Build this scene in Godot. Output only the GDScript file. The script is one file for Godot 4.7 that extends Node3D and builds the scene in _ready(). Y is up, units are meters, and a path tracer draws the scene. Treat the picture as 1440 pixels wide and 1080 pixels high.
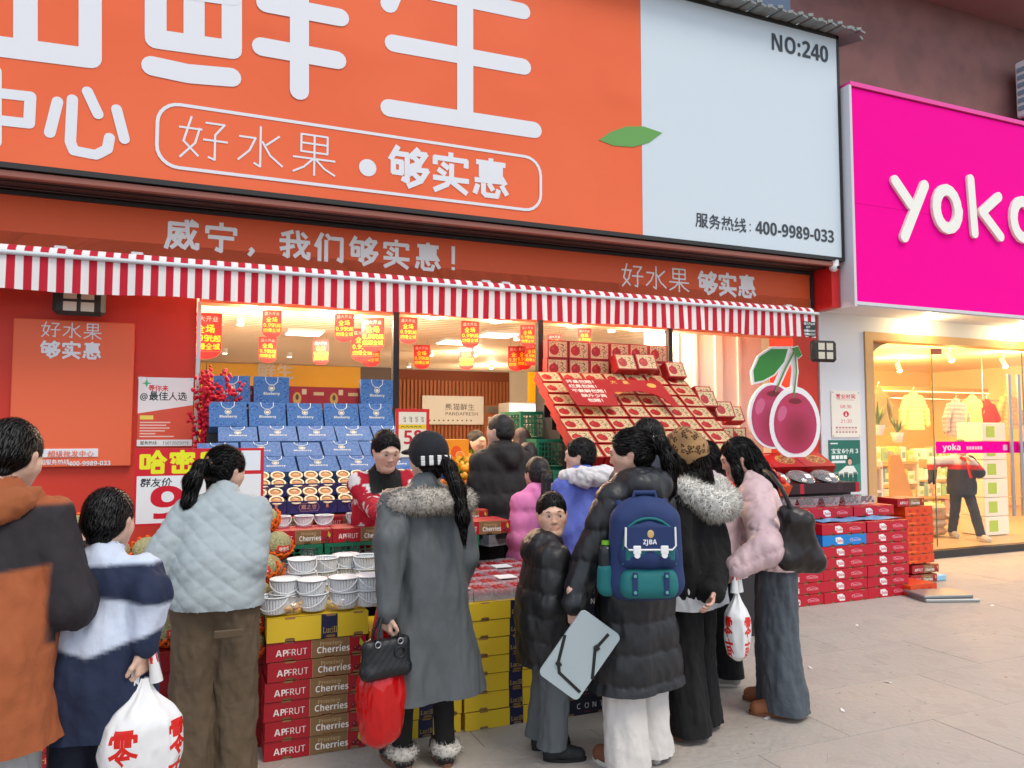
extends Node3D

const CAM := Vector3(0, 1.58, 6.9)
const FOCAL := 1081.0
var fw: Vector3
var rt: Vector3
var upv: Vector3
var rng := RandomNumberGenerator.new()
var taken := {}
var M := {}
var sans: SystemFont
var bold: SystemFont
var serif: SystemFont

# ---- pixel of the photograph -> point on a plane z = const, or on a level plane
func ray(px: float, py: float) -> Vector3:
	return fw + rt * ((px - 720.0) / FOCAL) + upv * ((540.0 - py) / FOCAL)
func onz(px: float, py: float, z: float) -> Vector3:
	var d := ray(px, py)
	return CAM + d * ((z - CAM.z) / d.z)
func ong(px: float, py: float, y := 0.0) -> Vector3:
	var d := ray(px, py)
	return CAM + d * ((y - CAM.y) / d.y)

# ---- mesh builder
class MB:
	var v := PackedVector3Array()
	var n := PackedVector3Array()
	var t := PackedVector2Array()
	var c := PackedColorArray()
	var i := PackedInt32Array()
	var col := Color.WHITE
	func vert(p: Vector3, nn: Vector3, uv := Vector2.ZERO) -> int:
		v.append(p); n.append(nn); t.append(uv); c.append(col)
		return v.size() - 1
	func quad(a: Vector3, b: Vector3, cc: Vector3, d: Vector3, u0 := Vector2(0, 1), u1 := Vector2(1, 0)) -> void:
		# a bottom-left, b bottom-right, c top-right, d top-left seen from the front
		var nn := (b - a).cross(d - a).normalized()
		var k := v.size()
		vert(a, nn, Vector2(u0.x, u0.y)); vert(b, nn, Vector2(u1.x, u0.y)); vert(cc, nn, Vector2(u1.x, u1.y)); vert(d, nn, Vector2(u0.x, u1.y))
		i.append_array([k, k + 2, k + 1, k, k + 3, k + 2])
	func tri(a: Vector3, b: Vector3, cc: Vector3) -> void:
		var nn := (b - a).cross(cc - a).normalized()
		var k := v.size()
		vert(a, nn); vert(b, nn); vert(cc, nn)
		i.append_array([k, k + 2, k + 1])
	func box(ce: Vector3, s: Vector3, bs := Basis.IDENTITY, front := Rect2(0, 0, 1, 1), rest := Rect2(0, 0, 1, 1)) -> void:
		var x := bs.x * s.x * 0.5
		var y := bs.y * s.y * 0.5
		var z := bs.z * s.z * 0.5
		var f0 := Vector2(front.position.x, front.end.y)
		var f1 := Vector2(front.end.x, front.position.y)
		var r0 := Vector2(rest.position.x, rest.end.y)
		var r1 := Vector2(rest.end.x, rest.position.y)
		quad(ce - x - y + z, ce + x - y + z, ce + x + y + z, ce - x + y + z, f0, f1)
		quad(ce + x - y - z, ce - x - y - z, ce - x + y - z, ce + x + y - z, r0, r1)
		quad(ce + x - y + z, ce + x - y - z, ce + x + y - z, ce + x + y + z, r0, r1)
		quad(ce - x - y - z, ce - x - y + z, ce - x + y + z, ce - x + y - z, r0, r1)
		quad(ce - x + y + z, ce + x + y + z, ce + x + y - z, ce - x + y - z, r0, r1)
		quad(ce - x - y - z, ce + x - y - z, ce + x - y + z, ce - x - y + z, r0, r1)
	func bev(ce: Vector3, s: Vector3, r: float, bs := Basis.IDENTITY) -> void:
		# box with chamfered edges
		var h := s * 0.5
		var q := Vector3(h.x - r, h.y - r, h.z - r)
		for ax in 3:
			for sg in [-1.0, 1.0]:
				var u := (ax + 1) % 3
				var w := (ax + 2) % 3
				var pts := []
				for st in [[-1, -1], [1, -1], [1, 1], [-1, 1]]:
					var p := Vector3.ZERO
					p[ax] = h[ax] * sg; p[u] = q[u] * st[0] * sg; p[w] = q[w] * st[1]
					pts.append(ce + bs * p)
				quad(pts[0], pts[1], pts[2], pts[3])
		for ax in 3:
			var u := (ax + 1) % 3
			var w := (ax + 2) % 3
			for su in [-1.0, 1.0]:
				for sw in [-1.0, 1.0]:
					var a := Vector3.ZERO
					a[u] = h[u] * su; a[w] = q[w] * sw
					var b := Vector3.ZERO
					b[u] = q[u] * su; b[w] = h[w] * sw
					var e := Vector3.ZERO
					e[ax] = q[ax]
					var A := ce + bs * (a - e)
					var B := ce + bs * (b - e)
					var C := ce + bs * (b + e)
					var D := ce + bs * (a + e)
					if su * sw > 0: quad(A, B, C, D)
					else: quad(B, A, D, C)
		for sx in [-1.0, 1.0]:
			for sy in [-1.0, 1.0]:
				for sz in [-1.0, 1.0]:
					var A := ce + bs * Vector3(h.x * sx, q.y * sy, q.z * sz)
					var B := ce + bs * Vector3(q.x * sx, h.y * sy, q.z * sz)
					var C := ce + bs * Vector3(q.x * sx, q.y * sy, h.z * sz)
					if sx * sy * sz > 0: tri(A, B, C)
					else: tri(A, C, B)
	func tube(pts: Array, rad, seg := 8, cap := true) -> void:
		# pts: Vector3 list; rad: float or list
		var m := pts.size()
		var ref := Vector3.UP
		var base := -1
		for k in m:
			var p: Vector3 = pts[k]
			var d: Vector3 = (pts[mini(k + 1, m - 1)] - pts[maxi(k - 1, 0)]).normalized()
			if absf(d.dot(ref)) > 0.95: ref = Vector3.RIGHT if absf(d.x) < 0.9 else Vector3.BACK
			var a := d.cross(ref).normalized()
			var b := a.cross(d).normalized()
			ref = b
			var r: float = rad[k] if rad is Array else rad
			var st := v.size()
			for q in seg + 1:
				var an := TAU * q / seg
				var nn := a * cos(an) + b * sin(an)
				vert(p + nn * r, nn, Vector2(float(q) / seg, float(k) / maxi(m - 1, 1)))
			if base >= 0:
				for q in seg:
					i.append_array([base + q, base + q + 1, st + q, base + q + 1, st + q + 1, st + q])
			if cap and (k == 0 or k == m - 1):
				var nn := -d if k == 0 else d
				var c0 := vert(p, nn)
				var f := v.size()
				for q in seg + 1:
					vert(v[st + q], nn)
				for q in seg:
					if k == 0: i.append_array([c0, f + q + 1, f + q])
					else: i.append_array([c0, f + q, f + q + 1])
			base = st
	func cyl(a: Vector3, b: Vector3, r0: float, r1: float, seg := 12) -> void:
		tube([a, b], [r0, r1], seg)
	func lathe(prof: Array, seg := 20, ce := Vector3.ZERO, bs := Basis.IDENTITY) -> void:
		# prof: Vector2(radius, y) from bottom to top
		var m := prof.size()
		var st := v.size()
		for k in m:
			var p0: Vector2 = prof[maxi(k - 1, 0)]
			var p1: Vector2 = prof[mini(k + 1, m - 1)]
			var dd := p1 - p0
			for q in seg + 1:
				var an := TAU * q / seg
				var rr := Vector3(cos(an), 0, sin(an))
				var nn := (rr * dd.y - Vector3.UP * dd.x).normalized()
				vert(ce + bs * (rr * prof[k].x + Vector3.UP * prof[k].y), bs * nn, Vector2(float(q) / seg, 1.0 - float(k) / (m - 1)))
		for k in m - 1:
			for q in seg:
				var a := st + k * (seg + 1) + q
				var b := a + seg + 1
				i.append_array([a, a + 1, b, a + 1, b + 1, b])
	func ball(ce: Vector3, r: Vector3, seg := 12, rings := 8, bs := Basis.IDENTITY, rough := 0.0, nz: FastNoiseLite = null) -> void:
		var st := v.size()
		for k in rings + 1:
			var ph := PI * k / rings
			for q in seg + 1:
				var an := TAU * q / seg
				var d := Vector3(sin(ph) * cos(an), cos(ph), sin(ph) * sin(an))
				var f := 1.0
				if nz: f += rough * nz.get_noise_3dv(d * 50.0 + ce * 100.0)
				vert(ce + bs * (d * r * f), (bs * (d / r)).normalized(), Vector2(float(q) / seg, float(k) / rings))
		for k in rings:
			for q in seg:
				var a := st + k * (seg + 1) + q
				var b := a + seg + 1
				i.append_array([a, b, a + 1, a + 1, b, b + 1])
	func poly(pts: PackedVector2Array, z0: float, z1: float, xf := Transform3D.IDENTITY, uvr := Rect2(0, 0, 0, 0)) -> void:
		# outline (any winding) extruded from z0 (back) to z1 (front)
		var P := pts
		if Geometry2D.is_polygon_clockwise(P):
			P = P.duplicate(); P.reverse()
		var ix := Geometry2D.triangulate_polygon(P)
		var lo := P[0]
		var hi := P[0]
		for p in P:
			lo = lo.min(p); hi = hi.max(p)
		if uvr.size.x == 0: uvr = Rect2(lo, hi - lo)
		for side in 2:
			var z := z1 if side == 0 else z0
			var nn := xf.basis * (Vector3.BACK if side == 0 else Vector3.FORWARD)
			var k := v.size()
			for p in P:
				vert(xf * Vector3(p.x, p.y, z), nn.normalized(), Vector2((p.x - uvr.position.x) / uvr.size.x, 1.0 - (p.y - uvr.position.y) / uvr.size.y))
			for q in range(0, ix.size(), 3):
				var a := ix[q]
				var b := ix[q + 1]
				var d := ix[q + 2]
				var ccw := (P[b] - P[a]).cross(P[d] - P[a]) > 0
				if ccw == (side == 0): i.append_array([k + a, k + d, k + b])
				else: i.append_array([k + a, k + b, k + d])
			if z0 == z1: return
		var m := P.size()
		for q in m:
			var a := P[q]
			var b := P[(q + 1) % m]
			var ua := Vector2((a.x - uvr.position.x) / uvr.size.x, 1.0 - (a.y - uvr.position.y) / uvr.size.y)
			quad(xf * Vector3(a.x, a.y, z1), xf * Vector3(a.x, a.y, z0), xf * Vector3(b.x, b.y, z0), xf * Vector3(b.x, b.y, z1), ua, ua)
	func merge(o: MB, xf: Transform3D) -> void:
		var k := v.size()
		for q in o.v.size():
			v.append(xf * o.v[q]); n.append((xf.basis * o.n[q]).normalized()); t.append(o.t[q]); c.append(o.c[q])
		for q in o.i: i.append(k + q)
	func mesh() -> ArrayMesh:
		var a := []
		a.resize(Mesh.ARRAY_MAX)
		a[Mesh.ARRAY_VERTEX] = v; a[Mesh.ARRAY_NORMAL] = n; a[Mesh.ARRAY_TEX_UV] = t; a[Mesh.ARRAY_COLOR] = c; a[Mesh.ARRAY_INDEX] = i
		var m := ArrayMesh.new()
		m.add_surface_from_arrays(Mesh.PRIMITIVE_TRIANGLES, a)
		return m

# ---- nodes
func numbered(called: String) -> String:
	var k: int = taken.get(called, 0)
	taken[called] = k + 1
	return called if k == 0 else "%s_%03d" % [called, k]
func put(called: String, m, mat: Material, parent: Node = null) -> MeshInstance3D:
	var o := MeshInstance3D.new()
	o.mesh = m.mesh() if m is MB else m
	o.material_override = mat
	if parent:
		o.name = called
		parent.add_child(o, true)
	else:
		o.name = numbered(called)
		add_child(o, true)
	return o
func thing(called: String, label: String, category: String, at := Vector3.ZERO, turn := 0.0, group := "") -> Node3D:
	var o := Node3D.new()
	o.name = numbered(called)
	add_child(o, true)
	o.position = at
	o.rotation.y = turn
	tag(o, label, category, group)
	return o
func tag(o: Node, label: String, category: String, group := "") -> Node:
	o.set_meta("label", label); o.set_meta("category", category)
	if group: o.set_meta("group", group)
	return o
func struct(o: Node) -> Node:
	o.set_meta("kind", "structure")
	return o
func copy(src: Node3D, xf: Transform3D, label: String, group := "") -> Node3D:
	var c := src.duplicate()
	c.name = numbered(String(src.get_meta("base_name", src.name)))
	add_child(c, true)
	c.transform = xf
	c.set_meta("label", label)
	if group: c.set_meta("group", group)
	return c
func T(at: Vector3, ry := 0.0, rx := 0.0, rz := 0.0) -> Transform3D:
	return Transform3D(Basis.from_euler(Vector3(rx, ry, rz)), at)

# ---- materials (colours are sRGB)
func noise_tex(freq: float, lo: Color, hi: Color, size := 256, oct := 4, sd := 1) -> NoiseTexture2D:
	var nz := FastNoiseLite.new()
	nz.seed = sd; nz.frequency = freq; nz.fractal_octaves = oct
	var t := NoiseTexture2D.new()
	t.width = size; t.height = size; t.seamless = true; t.noise = nz
	var g := Gradient.new()
	g.offsets = PackedFloat32Array([0.25, 0.75]); g.colors = PackedColorArray([lo, hi])
	t.color_ramp = g
	return t
func bump_tex(freq: float, strength := 4.0, size := 256, oct := 3, sd := 3) -> NoiseTexture2D:
	var nz := FastNoiseLite.new()
	nz.seed = sd; nz.frequency = freq; nz.fractal_octaves = oct
	var t := NoiseTexture2D.new()
	t.width = size; t.height = size; t.seamless = true; t.noise = nz; t.as_normal_map = true; t.bump_strength = strength
	return t
func mat(col: Color, rough := 0.8, metal := 0.0) -> StandardMaterial3D:
	var m := StandardMaterial3D.new()
	m.albedo_color = col; m.roughness = rough; m.metallic = metal
	return m
func fabric(col: Color, scale := 30.0, rough := 0.9, strength := 1.0, vcol := false) -> StandardMaterial3D:
	var m := mat(col, rough)
	m.uv1_triplanar = true
	m.uv1_scale = Vector3.ONE * scale
	m.normal_enabled = true; m.normal_texture = M["weave"]; m.normal_scale = strength
	m.vertex_color_use_as_albedo = vcol
	return m
func paper(img: Image, rough := 0.7) -> StandardMaterial3D:
	var m := mat(Color.WHITE, rough)
	m.albedo_texture = ImageTexture.create_from_image(img)
	return m
func glow(col: Color, e: float) -> StandardMaterial3D:
	var m := mat(col, 0.6)
	m.emission_enabled = true; m.emission = col; m.emission_energy_multiplier = e
	return m
func glass(a := 0.08, tint := Color(0.9, 0.95, 0.95)) -> StandardMaterial3D:
	var m := mat(Color(tint, a), 0.02)
	m.transparency = BaseMaterial3D.TRANSPARENCY_ALPHA
	return m

# ---- print: pictures drawn into an Image by scanlines
class Print:
	var im: Image
	var w: int
	var h: int
	func _init(ww: int, hh: int, bg: Color) -> void:
		w = ww; h = hh
		im = Image.create(w, h, false, Image.FORMAT_RGB8)
		im.fill(bg)
	func rect(x: float, y: float, ww: float, hh: float, c: Color) -> void:
		im.fill_rect(Rect2i(int(x), int(y), maxi(1, int(ww)), maxi(1, int(hh))), c)
	func fill(p: PackedVector2Array, c: Color) -> void:
		var lo := 1e9
		var hi := -1e9
		for q in p:
			lo = minf(lo, q.y); hi = maxf(hi, q.y)
		var m := p.size()
		for y in range(maxi(0, int(lo)), mini(h - 1, int(hi)) + 1):
			var yy := y + 0.5
			var xs := PackedFloat32Array()
			for k in m:
				var a := p[k]
				var b := p[(k + 1) % m]
				if (a.y <= yy) != (b.y <= yy):
					xs.append(a.x + (b.x - a.x) * (yy - a.y) / (b.y - a.y))
			xs.sort()
			for k in range(0, xs.size() - 1, 2):
				var x0 := int(round(xs[k]))
				var x1 := int(round(xs[k + 1]))
				if x1 > x0: im.fill_rect(Rect2i(x0, y, x1 - x0, 1), c)
	func oval(x: float, y: float, rx: float, ry: float, c: Color, turn := 0.0) -> void:
		var p := PackedVector2Array()
		for k in 24:
			p.append(Vector2(x, y) + Vector2(cos(TAU * k / 24) * rx, sin(TAU * k / 24) * ry).rotated(turn))
		fill(p, c)
	func line(pts: PackedVector2Array, wd: float, c: Color) -> void:
		for k in pts.size() - 1:
			var d := (pts[k + 1] - pts[k]).normalized() * wd * 0.5
			var s := Vector2(-d.y, d.x)
			var e := d * 0.6
			fill(PackedVector2Array([pts[k] - e + s, pts[k + 1] + e + s, pts[k + 1] + e - s, pts[k] - e - s]), c)
func print_text(pr: Print, s: String, x: float, y: float, hgt: float, c: Color, f: Font = null, stretch := 1.0, centre := false) -> void:
	# x, y: left end of the base line in pixels; hgt: capital height
	var tm := TextMesh.new()
	tm.text = s; tm.font = f if f else bold; tm.font_size = 64; tm.pixel_size = 1.0; tm.depth = 0.0
	tm.horizontal_alignment = HORIZONTAL_ALIGNMENT_CENTER if centre else HORIZONTAL_ALIGNMENT_LEFT
	tm.vertical_alignment = VERTICAL_ALIGNMENT_BOTTOM
	tm.curve_step = 2.0
	var a := tm.get_mesh_arrays()
	if a.is_empty(): return
	var v: PackedVector3Array = a[Mesh.ARRAY_VERTEX]
	var ix: PackedInt32Array = a[Mesh.ARRAY_INDEX] if a[Mesh.ARRAY_INDEX] != null else PackedInt32Array()
	var cap := 64.0 * 0.714
	var base := tm.font.get_descent(64)
	var k := hgt / cap
	if ix.is_empty():
		for q in v.size(): ix.append(q)
	for q in range(0, ix.size(), 3):
		var tp := PackedVector2Array()
		for e in 3:
			var p := v[ix[q + e]]
			tp.append(Vector2(x + p.x * k * stretch, y - (p.y - base) * k))
		pr.fill(tp, c)
func print_han(pr: Print, s: String, x: float, y: float, size: float, c: Color, weight := 0.1, pitch := 1.05, down := false, slant := 0.0) -> void:
	# x, y: top-left corner
	for ch in s:
		for st in HAN.get(ch, []):
			var p := PackedVector2Array()
			for q in range(0, st.size(), 2):
				p.append(Vector2(x + (st[q] + slant * (100 - st[q + 1])) * 0.01 * size, y + st[q + 1] * 0.01 * size))
			pr.line(p, weight * size, c)
		if down: y += size * pitch
		else: x += size * pitch

# ---- lettering as thin flat strokes standing off a board
func stroke(mb: MB, pts: Array, wd: float, xf: Transform3D, z: float, rnd := false) -> float:
	for k in pts.size() - 1:
		var a: Vector2 = pts[k]
		var b: Vector2 = pts[k + 1]
		var d := (b - a).normalized() * wd * 0.5
		var s := Vector2(-d.y, d.x)
		var e := Vector2.ZERO if rnd else d * 0.55
		var P := [a - e - s, b + e - s, b + e + s, a - e + s]
		mb.quad(xf * Vector3(P[0].x, P[0].y, z), xf * Vector3(P[1].x, P[1].y, z), xf * Vector3(P[2].x, P[2].y, z), xf * Vector3(P[3].x, P[3].y, z))
		z += 0.00015
	if rnd:
		for a in pts:
			for q in 14:
				mb.tri(xf * Vector3(a.x, a.y, z), xf * Vector3(a.x + cos(TAU * q / 14) * wd * 0.5, a.y + sin(TAU * q / 14) * wd * 0.5, z), xf * Vector3(a.x + cos(TAU * (q + 1) / 14) * wd * 0.5, a.y + sin(TAU * (q + 1) / 14) * wd * 0.5, z))
			z += 0.00015
	return z
func han(mb: MB, s: String, at: Vector2, size: float, weight: float, xf: Transform3D, pitch := 1.06) -> void:
	# at: lower-left corner of the first character
	var x := at.x
	for ch in s:
		var z := 0.003
		for st in HAN.get(ch, []):
			var p := []
			for q in range(0, st.size(), 2):
				p.append(Vector2(x + st[q] * 0.01 * size, at.y + (100 - st[q + 1]) * 0.01 * size))
			z = stroke(mb, p, weight * size, xf, z)
		x += size * pitch
func han_parts(called: String, s: String, at: Vector2, size: float, weight: float, xf: Transform3D, pitch: float, m: Material, parent: Node) -> void:
	# each character a part of its own
	for k in s.length():
		var mb := MB.new()
		han(mb, s[k], at + Vector2(k * size * pitch, 0), size, weight, xf, pitch)
		if mb.v.size() > 0: put(called, mb, m, parent)
func words(called: String, s: String, at: Vector3, cap: float, m: Material, parent: Node, f: Font = null, stretch := 1.0, depth := 0.002, turn := 0.0) -> MeshInstance3D:
	var tm := TextMesh.new()
	tm.text = s; tm.font = f if f else bold; tm.font_size = 64
	tm.pixel_size = cap / (64.0 * 0.714); tm.depth = depth
	tm.horizontal_alignment = HORIZONTAL_ALIGNMENT_LEFT
	tm.vertical_alignment = VERTICAL_ALIGNMENT_BOTTOM
	var o := put(called, tm, m, parent)
	o.position = at - Vector3(0, tm.font.get_descent(64) * tm.pixel_size, 0)
	o.scale.x = stretch
	o.rotation.y = turn
	return o

# strokes of the characters that the signs carry, as polylines in a 100 x 100 square, y down
const HAN := {
	"好": [[26,6,12,58,40,86],[42,28,34,60,6,92],[4,30,46,30],[54,14,90,14,72,38],[72,38,72,90,60,86],[50,50,96,50]],
	"水": [[50,6,50,92,38,86],[8,32,40,32,28,60,6,82],[88,22,62,44],[54,38,70,66,95,86]],
	"果": [[22,8,78,8,78,46,22,46,22,8],[22,27,78,27],[50,8,50,96],[6,60,94,60],[46,62,28,80,6,92],[54,62,72,80,94,92]],
	"够": [[22,4,6,34],[14,20,46,20,46,84,36,80],[12,40,32,40,32,66,12,66,12,40],[72,4,54,24],[66,14,92,14,78,36,52,50],[62,24,74,34],[76,42,52,66],[70,54,96,54,80,80,50,96],[64,66,76,76]],
	"实": [[50,2,50,12],[10,30,10,16,90,16,90,30],[30,30,42,38],[20,46,34,54],[8,66,94,66],[52,30,52,60,40,80,10,96],[56,74,90,96]],
	"惠": [[14,12,86,12],[50,2,50,56],[24,22,76,22,76,46,24,46,24,22],[24,34,76,34],[10,58,86,56],[80,48,88,60],[14,72,8,90],[30,68,30,88,36,94,66,94,70,80],[46,66,54,78],[80,68,92,86]],
	"威": [[14,16,94,16],[14,16,14,60,4,94],[22,34,56,34],[38,40,26,66,52,88],[50,46,40,74,20,92],[20,56,58,56],[62,4,66,50,82,86,94,90,94,76],[86,36,72,66,56,92],[76,4,88,12]],
	"宁": [[50,2,50,14],[8,34,8,18,92,18,92,34],[14,48,86,48],[50,48,50,92,36,86]],
	"，": [[26,76,32,82,22,96]],
	"我": [[42,6,10,18],[4,38,96,38],[28,14,28,90,16,84],[6,66,46,54],[58,4,64,50,80,84,94,92,95,74],[86,46,70,70,50,88],[74,10,86,22]],
	"们": [[24,4,4,46],[16,30,16,94],[40,6,50,18],[38,26,38,94],[58,16,90,16,90,92,78,86]],
	"！": [[30,6,30,64],[30,82,30,86]],
	"服": [[14,8,14,60,4,94],[14,8,40,8,40,92,30,88],[14,32,40,32],[14,56,40,56],[54,94,54,8,90,8,90,30,76,30],[54,46,90,46,78,72,60,94],[60,56,76,80,96,94]],
	"务": [[40,4,12,34],[34,16,76,16,56,36,8,52],[34,22,56,38,94,50],[18,62,80,62,76,92,60,88],[46,50,40,74,12,96]],
	"热": [[4,22,44,22],[24,4,24,62,14,58],[4,50,46,38],[50,22,84,22,84,58,96,62,96,50],[66,4,62,36,46,62],[52,36,64,48],[12,74,6,94],[34,76,38,92],[60,76,66,92],[84,74,94,92]],
	"线": [[26,4,8,32,32,32,8,62,40,54],[4,90,42,78],[48,30,92,22],[46,54,96,46],[64,4,70,50,84,86,94,90,95,76],[88,60,70,80,46,96],[78,4,88,14]],
	"：": [[30,34,30,38],[30,76,30,80]],
	"超": [[8,20,44,20],[26,4,26,64],[4,40,48,40],[26,56,46,56],[12,52,12,72,4,92],[12,78,40,90,96,92],[54,8,92,8,90,36,80,34],[70,8,66,28,52,42],[56,48,90,48,90,76,56,76,56,48]],
	"级": [[26,4,8,32,32,32,8,62,40,54],[4,90,42,78],[48,10,82,10,74,38,92,38,80,68,50,94],[56,10,56,50,42,92],[60,44,74,72,96,94]],
	"批": [[4,26,40,26],[22,4,22,92,12,86],[4,62,40,50],[52,8,52,90,66,78],[52,40,68,40],[76,8,76,88,94,88,95,74],[94,28,76,44]],
	"发": [[26,8,20,34,92,34],[46,4,38,50,6,92],[36,52,80,52,62,80,36,96],[42,58,62,80,94,96],[66,8,80,22]],
	"中": [[14,24,86,24,86,62,14,62,14,24],[50,4,50,96]],
	"心": [[14,44,6,74],[32,34,32,82,40,90,70,90,76,70],[44,10,58,32],[82,36,95,66]],
	"全": [[50,4,30,28,4,44],[50,4,70,28,96,44],[22,50,78,50],[24,70,76,70],[50,50,50,92],[10,92,90,92]],
	"国": [[10,8,90,8,90,94,10,94,10,8],[26,28,74,28],[30,48,70,48],[24,74,76,74],[50,28,50,74],[60,56,68,66]],
	"哈": [[6,22,32,22,32,72,6,72,6,22],[66,4,54,26,38,42],[66,4,78,26,96,42],[52,46,82,46],[50,60,86,60,86,92,50,92,50,60]],
	"密": [[50,2,50,12],[8,28,8,16,92,16,92,28],[18,38,12,52],[34,28,36,52,70,54,72,42],[70,24,30,54],[50,24,56,34],[82,36,90,48],[50,60,50,90],[18,70,18,92,82,92,82,70]],
	"瓜": [[80,6,18,16],[18,16,16,60,4,94],[46,14,46,84,66,74],[60,66,70,88],[62,12,68,60,94,92]],
	"群": [[10,10,42,10,42,40,8,40],[4,25,50,25],[26,10,20,50,6,70],[16,58,42,58,42,90,16,90,16,58],[58,6,66,20],[90,4,80,22],[54,26,96,26],[56,46,94,46],[50,66,98,66],[75,26,75,96]],
	"友": [[8,24,92,24],[40,4,34,50,6,92],[36,46,80,46,62,78,32,96],[42,54,62,78,94,96]],
	"价": [[28,4,6,46],[18,30,18,96],[64,4,52,28,34,46],[64,4,78,28,98,46],[52,46,52,70,40,94],[78,46,78,96]],
	"元": [[20,14,80,14],[6,40,94,40],[36,40,32,72,8,94],[62,40,62,86,70,92,92,92,94,74]],
	"零": [[18,8,82,8],[50,8,50,46],[8,34,8,20,92,20,92,34],[22,30,40,30],[60,30,78,30],[22,42,40,42],[60,42,78,42],[50,50,30,64,6,74],[50,50,70,64,94,74],[28,76,74,76,54,96],[46,62,54,70]],
	"有": [[6,22,94,22],[46,4,34,42,6,66],[34,42,34,94],[34,42,80,42,80,92,68,88],[34,58,80,58],[34,74,80,74]],
	"盛": [[18,14,94,14],[18,14,16,50,6,62],[20,32,42,32,40,54,30,52],[56,2,64,38,82,60,92,60,93,50],[82,24,56,58],[72,2,82,10],[18,66,82,66],[18,66,18,92],[40,66,40,92],[61,66,61,92],[82,66,82,92],[4,94,96,94]],
	"大": [[6,34,94,34],[50,4,48,42,30,74,6,94],[52,40,68,72,95,94]],
	"开": [[14,10,86,10],[6,46,94,46],[34,10,32,60,10,94],[68,10,68,96]],
	"业": [[36,8,36,88],[64,8,64,88],[12,32,22,66],[90,28,78,64],[4,90,96,90]],
	"场": [[4,32,38,32],[22,6,22,76],[4,82,40,66],[46,10,84,10,50,44,94,44,88,90,76,86],[64,46,42,74],[80,46,54,90]],
	"起": [[8,20,44,20],[26,4,26,64],[4,40,48,40],[26,56,46,56],[12,52,12,72,4,92],[12,78,40,90,96,92],[56,12,90,12,90,40,56,40],[56,40,56,72,92,72,93,60]],
	"燃": [[16,10,16,50,4,92],[4,28,10,44],[34,20,24,40],[18,56,34,84],[52,4,38,40],[46,20,66,20,56,50,36,66],[70,24,98,24],[84,4,82,40,66,66],[84,30,98,62],[40,76,36,94],[54,78,58,92],[72,78,76,92],[88,76,96,92]],
	"爆": [[16,10,16,50,4,92],[4,28,10,44],[34,20,24,40],[18,56,34,84],[48,6,88,6,88,30,48,30,48,6],[48,18,88,18],[42,40,96,40],[58,30,58,54],[78,30,78,54],[38,54,98,54],[68,54,68,94],[56,66,44,78],[80,66,92,78],[50,92,62,78],[88,92,74,78]],
	"城": [[4,32,34,32],[18,6,18,76],[4,80,36,68],[42,22,96,22],[42,22,42,60,34,94],[42,46,62,46,60,74,52,72],[68,4,74,50,86,84,95,90,96,76],[92,36,78,66,58,90],[82,6,90,14]],
	"熊": [[30,4,12,26,44,24],[38,14,48,28],[12,34,12,70],[12,34,44,34,44,70],[12,46,44,46],[12,58,44,58],[56,6,56,32,90,32],[88,8,58,20],[56,40,56,68,92,68],[88,44,58,54],[12,78,6,96],[34,80,38,94],[60,80,66,94],[84,78,94,94]],
	"猫": [[34,6,8,30],[12,10,30,30,32,84,18,92],[32,48,6,76],[40,20,98,20],[56,6,56,32],[82,6,82,32],[46,42,92,42,92,92,46,92,46,42],[69,42,69,92],[46,67,92,67]],
	"鲜": [[24,4,6,30],[18,16,40,16,30,32],[8,34,46,34,46,74,8,74,8,34],[27,34,27,74],[8,54,46,54],[4,90,50,86],[60,6,68,20],[90,4,82,20],[54,28,98,28],[56,48,96,48],[52,68,98,68],[76,28,76,96]],
	"生": [[30,8,10,46],[24,32,88,32],[16,60,84,60],[50,6,50,92],[4,92,96,92]],
	"营": [[6,16,94,16],[32,4,32,26],[68,4,68,26],[8,44,8,34,92,34,92,44],[28,46,72,46,72,62,28,62,28,46],[18,70,82,70,82,96,18,96,18,70]],
	"时": [[8,16,38,16,38,84,8,84,8,16],[8,50,38,50],[48,30,96,30],[78,6,78,92,64,86],[54,48,64,66]],
	"间": [[16,4,24,14],[12,22,12,96],[36,10,90,10,90,94,78,90],[34,34,66,34,66,78,34,78,34,34],[34,56,66,56]],
	"最": [[24,6,76,6,76,36,24,36,24,6],[24,21,76,21],[6,46,94,46],[16,46,16,90],[42,46,42,96],[16,60,42,60],[16,74,42,74],[4,92,44,84],[50,58,88,58,70,82,48,96],[56,64,70,80,94,96]],
	"佳": [[28,4,6,46],[18,30,18,96],[40,20,92,20],[66,6,66,92],[34,42,96,42],[42,66,90,66],[34,92,98,92]],
	"人": [[50,6,44,50,8,94],[50,34,64,66,94,94]],
	"选": [[10,10,20,22],[4,40,20,40,20,72,8,88],[18,76,40,90,96,92],[48,6,40,26],[42,20,88,20],[36,42,96,42],[66,4,66,42],[54,42,50,62,36,76],[74,42,74,70,92,70,93,58]],
	"等": [[26,2,14,18],[20,8,46,8],[32,10,38,18],[62,2,52,18],[58,8,92,8],[70,10,76,18],[20,28,82,28],[50,20,50,42],[6,42,94,42],[10,60,90,60],[66,48,66,92,54,88],[28,68,40,80]],
	"你": [[28,4,6,46],[18,30,18,96],[52,6,38,40],[46,22,94,22,86,36],[68,24,68,90,56,86],[52,48,40,76],[82,48,96,74]],
	"来": [[14,18,86,18],[28,28,36,42],[72,28,62,42],[6,50,94,50],[50,4,50,96],[46,52,8,88],[54,52,92,88]],
	"之": [[48,4,56,14],[20,28,78,28,40,68,10,84],[14,80,40,92,96,92]],
	"坏": [[4,32,36,32],[20,6,20,76],[4,82,38,66],[42,12,96,12],[70,12,40,60],[70,30,70,96],[76,40,94,60]],
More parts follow.
